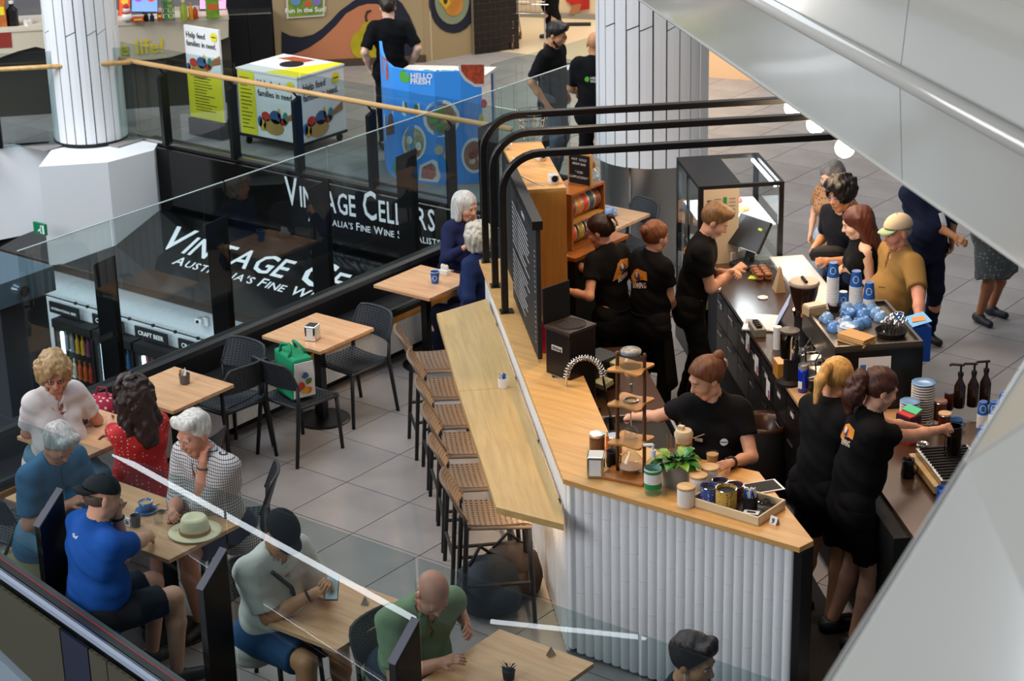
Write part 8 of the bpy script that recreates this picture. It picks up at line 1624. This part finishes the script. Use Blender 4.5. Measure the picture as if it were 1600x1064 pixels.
circ = lambda cx, cy, rx, ry, k=18: [(cx+rx*math.cos(2*PI*i/k), cy+ry*math.sin(2*PI*i/k)) for i in range(k)]
pr2('green_mark', [(624, 112), (632, 109), (640, 113), (641, 125), (636, 130), (626, 127)], '56a83a', .004)
for tx, y in (('HELLO', 122), ('FRESH', 131)):
    v, f = textmesh(tx, 11.5, 'LEFT', .03); mb = MB(); mb.add([curvept(641+p[0], y-p[1]+.03*p[0], .005) for p in v], [q for q in f]); part('lettering', mb, WHT, pc, world=True)
random.seed(12)
def dish(cx, cy, rx, ry, cs, plate='e6eaee'):
    pr2('dish_print', circ(cx, cy, rx, ry), plate, .004); pr2('dish_print', circ(cx, cy, rx*.82, ry*.82), cs[0], .0055, .35)
    for k in range(5): a = random.uniform(0, 6.28); r = random.uniform(.15, .55); pr2('dish_print', circ(cx+rx*r*math.cos(a), cy+ry*r*math.sin(a), rx*.25, ry*.24, 8), cs[1+k % (len(cs)-1)], .0068+.0012*k, .3)
dish(690, 185, 29, 29, ['a07a60', '5fa04a', '8a4c38', 'e0b87a', '4f9a44']); dish(647, 223, 19, 28, ['b8a880', 'f0ecd8', '7ab050', 'c0543c', '7a5a44']); dish(741, 243, 20, 28, ['a86a5c', 'dcc0a8', 'b04038', 'e6d8c0', '8c4a44'])
pr2('dish_print', [(716, 100), (757, 100), (757, 136), (742, 136), (726, 126), (717, 112)], 'd5d2cc', .004); pr2('dish_print', [(720, 101), (756, 101), (756, 131), (742, 131), (729, 122), (721, 111)], 'b5492a', .006, .4, 25)
pr2('dish_print', [(629, 158), (655, 162), (657, 176), (632, 182), (628, 178)], 'd5d8d2', .004); pr2('dish_print', [(632, 160), (652, 164), (653, 174), (634, 177)], '3c6a34', .006, .4)
pr2('dish_print', [(656, 258), (676, 249), (683, 252), (689, 276), (684, 285), (654, 282)], 'dcdedf', .004); pr2('dish_print', [(659, 262), (674, 254), (680, 260), (682, 274), (676, 281), (658, 278)], 'b56a6a', .006, .5, 30)
pr2('dish_print', [(597, 88), (604, 92), (607, 120), (604, 126), (598, 112)], 'b5562a', .004, .5, 25); pr2('dish_print', [(600, 178), (614, 172), (620, 212), (602, 218)], 'd5d8d2', .004); pr2('dish_print', [(602, 182), (612, 177), (616, 208), (604, 212)], '6a4434', .006, .4)
pr2('egg_print', circ(686, 234, 7, 8), 'c9b5a0', .005); pr2('egg_print', circ(699, 243, 6, 8), 'c9b5a0', .005); pr2('broccoli_print', [(616, 250), (624, 246), (628, 256), (626, 272), (618, 274), (613, 264)], '3f9a4c', .005, .3); pr2('tomato_print', circ(756, 162, 5, 7), 'c2304a', .005); pr2('lemon_print', circ(752, 185, 4, 7), 'd0c23a', .005)
for k in range(3): p = bp[4]+(bp[6]-bp[4])*(.2+.35*k)+cnr*.28+(0, 0, hB-.088); t = thing('leaflets', ['left', 'middle', 'right'][k]+' pile of leaflets on the blue promotion counter', 'leaflets', p, .4*k, group='leaflet piles'); part('sheets', MB().box((0, 0, .01), (.22, .15, .02)), PAPW, t); part('print', MB().box((0, 0, .0205), (.12, .07, .001)), hx('pk_green', '4a8a3a'), t)
# table where the two men stand
tb_ = at(905, 108, 1.0); t = thing('promo_table', 'black topped table with paper forms in front of the two men in black', 'table', (tb_[0], tb_[1], 0), .66)
part('tabletop', MB().box((0, 0, 1.0), (.9, .5, .03)), BLKM, t)
for sx in (-1, 1):
    for sy in (-1, 1): part('leg', MB().box((sx*.4, sy*.2, .49), (.03, .03, .98)), BLACK, t)
t = thing('paper_form', 'white paper forms on the black topped table', 'paper', (tb_[0]-.15, tb_[1]-.1, 1.016), .5); part('sheet', MB().box((0, 0, .003), (.3, .2, .004)), PAPW, t)
# bright shop at the top
bf = [at(x, y, .003) for x, y in ((778, 80), (1010, 108), (1010, 6), (806, 12))]
struct('floor_shop', MB().sheet([tuple(p) for p in bf], (0, 0, 1), .006), hx('bright_shop_floor', 'cdbb9c', rough=.3), 'pale polished floor of the bright shop at the top', 'floor')
so, sdv, sn, sL = wallpl((800, 26), (1010, 34))
sw_ = struct('wall_shop', MB().sheet([so, so+sdv*sL, so+sdv*sL+(0, 0, 3), so+(0, 0, 3)], -sn, .1), hx('shop_wall_cream', 'd8c3a2', rough=.6), 'cream back wall of the bright shop', 'wall')
part('skirting', MB().sheet([so+sn*.01, so+sdv*sL+sn*.01, so+sdv*sL+sn*.01+(0, 0, .09), so+sn*.01+(0, 0, .09)], sn, .03), hx('grey_skirting', '8f8a80'), sw_)
pst = MB().sheet([onpl(x, y, so+sn*.02, sn) for x, y in ((884, -30), (922, -30), (921, 14), (906, 16), (885, 2))], sn, .01); part('red_poster', pst, mat('meat_print', rgb('b0281f'), var=.4, vs=6), sw_); part('arm_print', MB().sheet([onpl(x, y, so+sn*.03, sn) for x, y in ((886, 25), (896, 8), (908, 6), (906, 16), (896, 26))], sn, .01), hx('arm_brown', 'a8704c'), sw_)
p = at(896, 40, 0); solo('door_mat', MB().box((0, 0, .012), (.5, .16, .02)), BLKM, 'dark mat on the bright shop floor', 'mat', (p[0], p[1], .007), .6)
peo, ped, pen, peL = wallpl((1096, 120), (1186, 127)); 
struct('wall_peach', MB().sheet([peo-ped*.3, peo+ped*peL, peo+ped*peL+(0, 0, 1.3), peo-ped*.3+(0, 0, 1.3)], -pen, .2), hx('peach_laminate', 'e0b78c', rough=.4), 'warmly lit pale shop front behind the broad column', 'wall')
l_ = area('shop_front_light', tuple(peo+pen*1.6+(0, 0, 2.6)), 1.5, 60, (1, .82, .62)); l_.rotation_euler = Vector(tuple(-pen*1.6+np.array([0, 0, -2.0]))).to_track_quat('-Z', 'Y').to_euler()
l_ = area('shop_light', tuple((bf[0]+bf[2])/2+np.array([0, 0, 3.6])), 3, 170, (1, .88, .72))
tp_ = at(832, 70, 0); tr_ = thing('shopping_trolley', 'wire shopping trolley filled with red packs at the top of the picture', 'trolley', (tp_[0], tp_[1], 0), .5)
wire = CHROME
for z in (.5, .66, .82, .98): part('basket_wire', MB().tube([(-.22, -.3, z), (.22, -.3, z), (.25, .3, z), (-.25, .3, z)], .006, 5, True), wire, tr_)
for k in range(8): part('basket_wire', MB().tube([(-.22+.063*k, -.3, .5), (-.22+.063*k, -.3, .98)], .004, 4), wire, tr_)
for s in (-1, 1):
    part('frame', MB().tube([(s*.22, -.32, .06), (s*.22, -.3, .5), (s*.24, .3, .45), (s*.22, .34, .1)], .012, 6), wire, tr_); part('wheel', MB().tube([(s*.22-.012, -.33, .055), (s*.22+.012, -.33, .055)], .055, 14), hx('trolley_tyre', '5a3426'), tr_); part('wheel', MB().tube([(s*.22-.012, .34, .055), (s*.22+.012, .34, .055)], .055, 14), hx('trolley_tyre', '5a3426'), tr_)
part('handle', MB().tube([(-.25, .42, 1.02), (.25, .42, 1.02)], .016, 8), hx('red_sticker', '8c2f26'), tr_)
for k in range(6): t = thing('meat_pack', ['first', 'second', 'third', 'fourth', 'fifth', 'sixth'][k]+' red food pack in the wire trolley', 'pack', (tp_[0]-.1+.09*(k % 3), tp_[1]-.1+.16*(k//3), .86), .5+.2*k, group='red packs in the trolley'); part('pack', MB().box((0, 0, .04), (.16, .12, .08)), mat('meat_print', rgb('b0281f')), t, bv=.008)
# black equipment and steel cabinet with a knob beyond the lower left glass
kb = onx(0, 460, -11.95); t = thing('steel_cabinet', 'blue-grey steel ledge with a round knob at the left edge', 'cabinet', (-12.0, 8.3, 0))
q0, q1 = onpl(82, 418, (0, 8.75, 0), (0, 1, 0)), None
za = 1.32; A1 = at(84, 415, za); 
part('ledge', MB().box((A1[0]-.6, A1[1]-.30, za-.10), (1.2, .60, .20)), hx('blue_grey_steel', '6f8796', rough=.25, metal=.5), t, world=True, bv=.004)
part('knob', MB().tube([(A1[0]+.0, A1[1]-.34, za-.1), (A1[0]+.05, A1[1]-.34, za-.1)], [.03, .045], 18), CHROME, t, world=True, label='chrome knob'); part('front', MB().box((A1[0]-.65, A1[1]-.25, za/2-.14), (1.1, .45, za-.22)), hx('smoky_panel', '3a3f44', rough=.3), t, world=True)
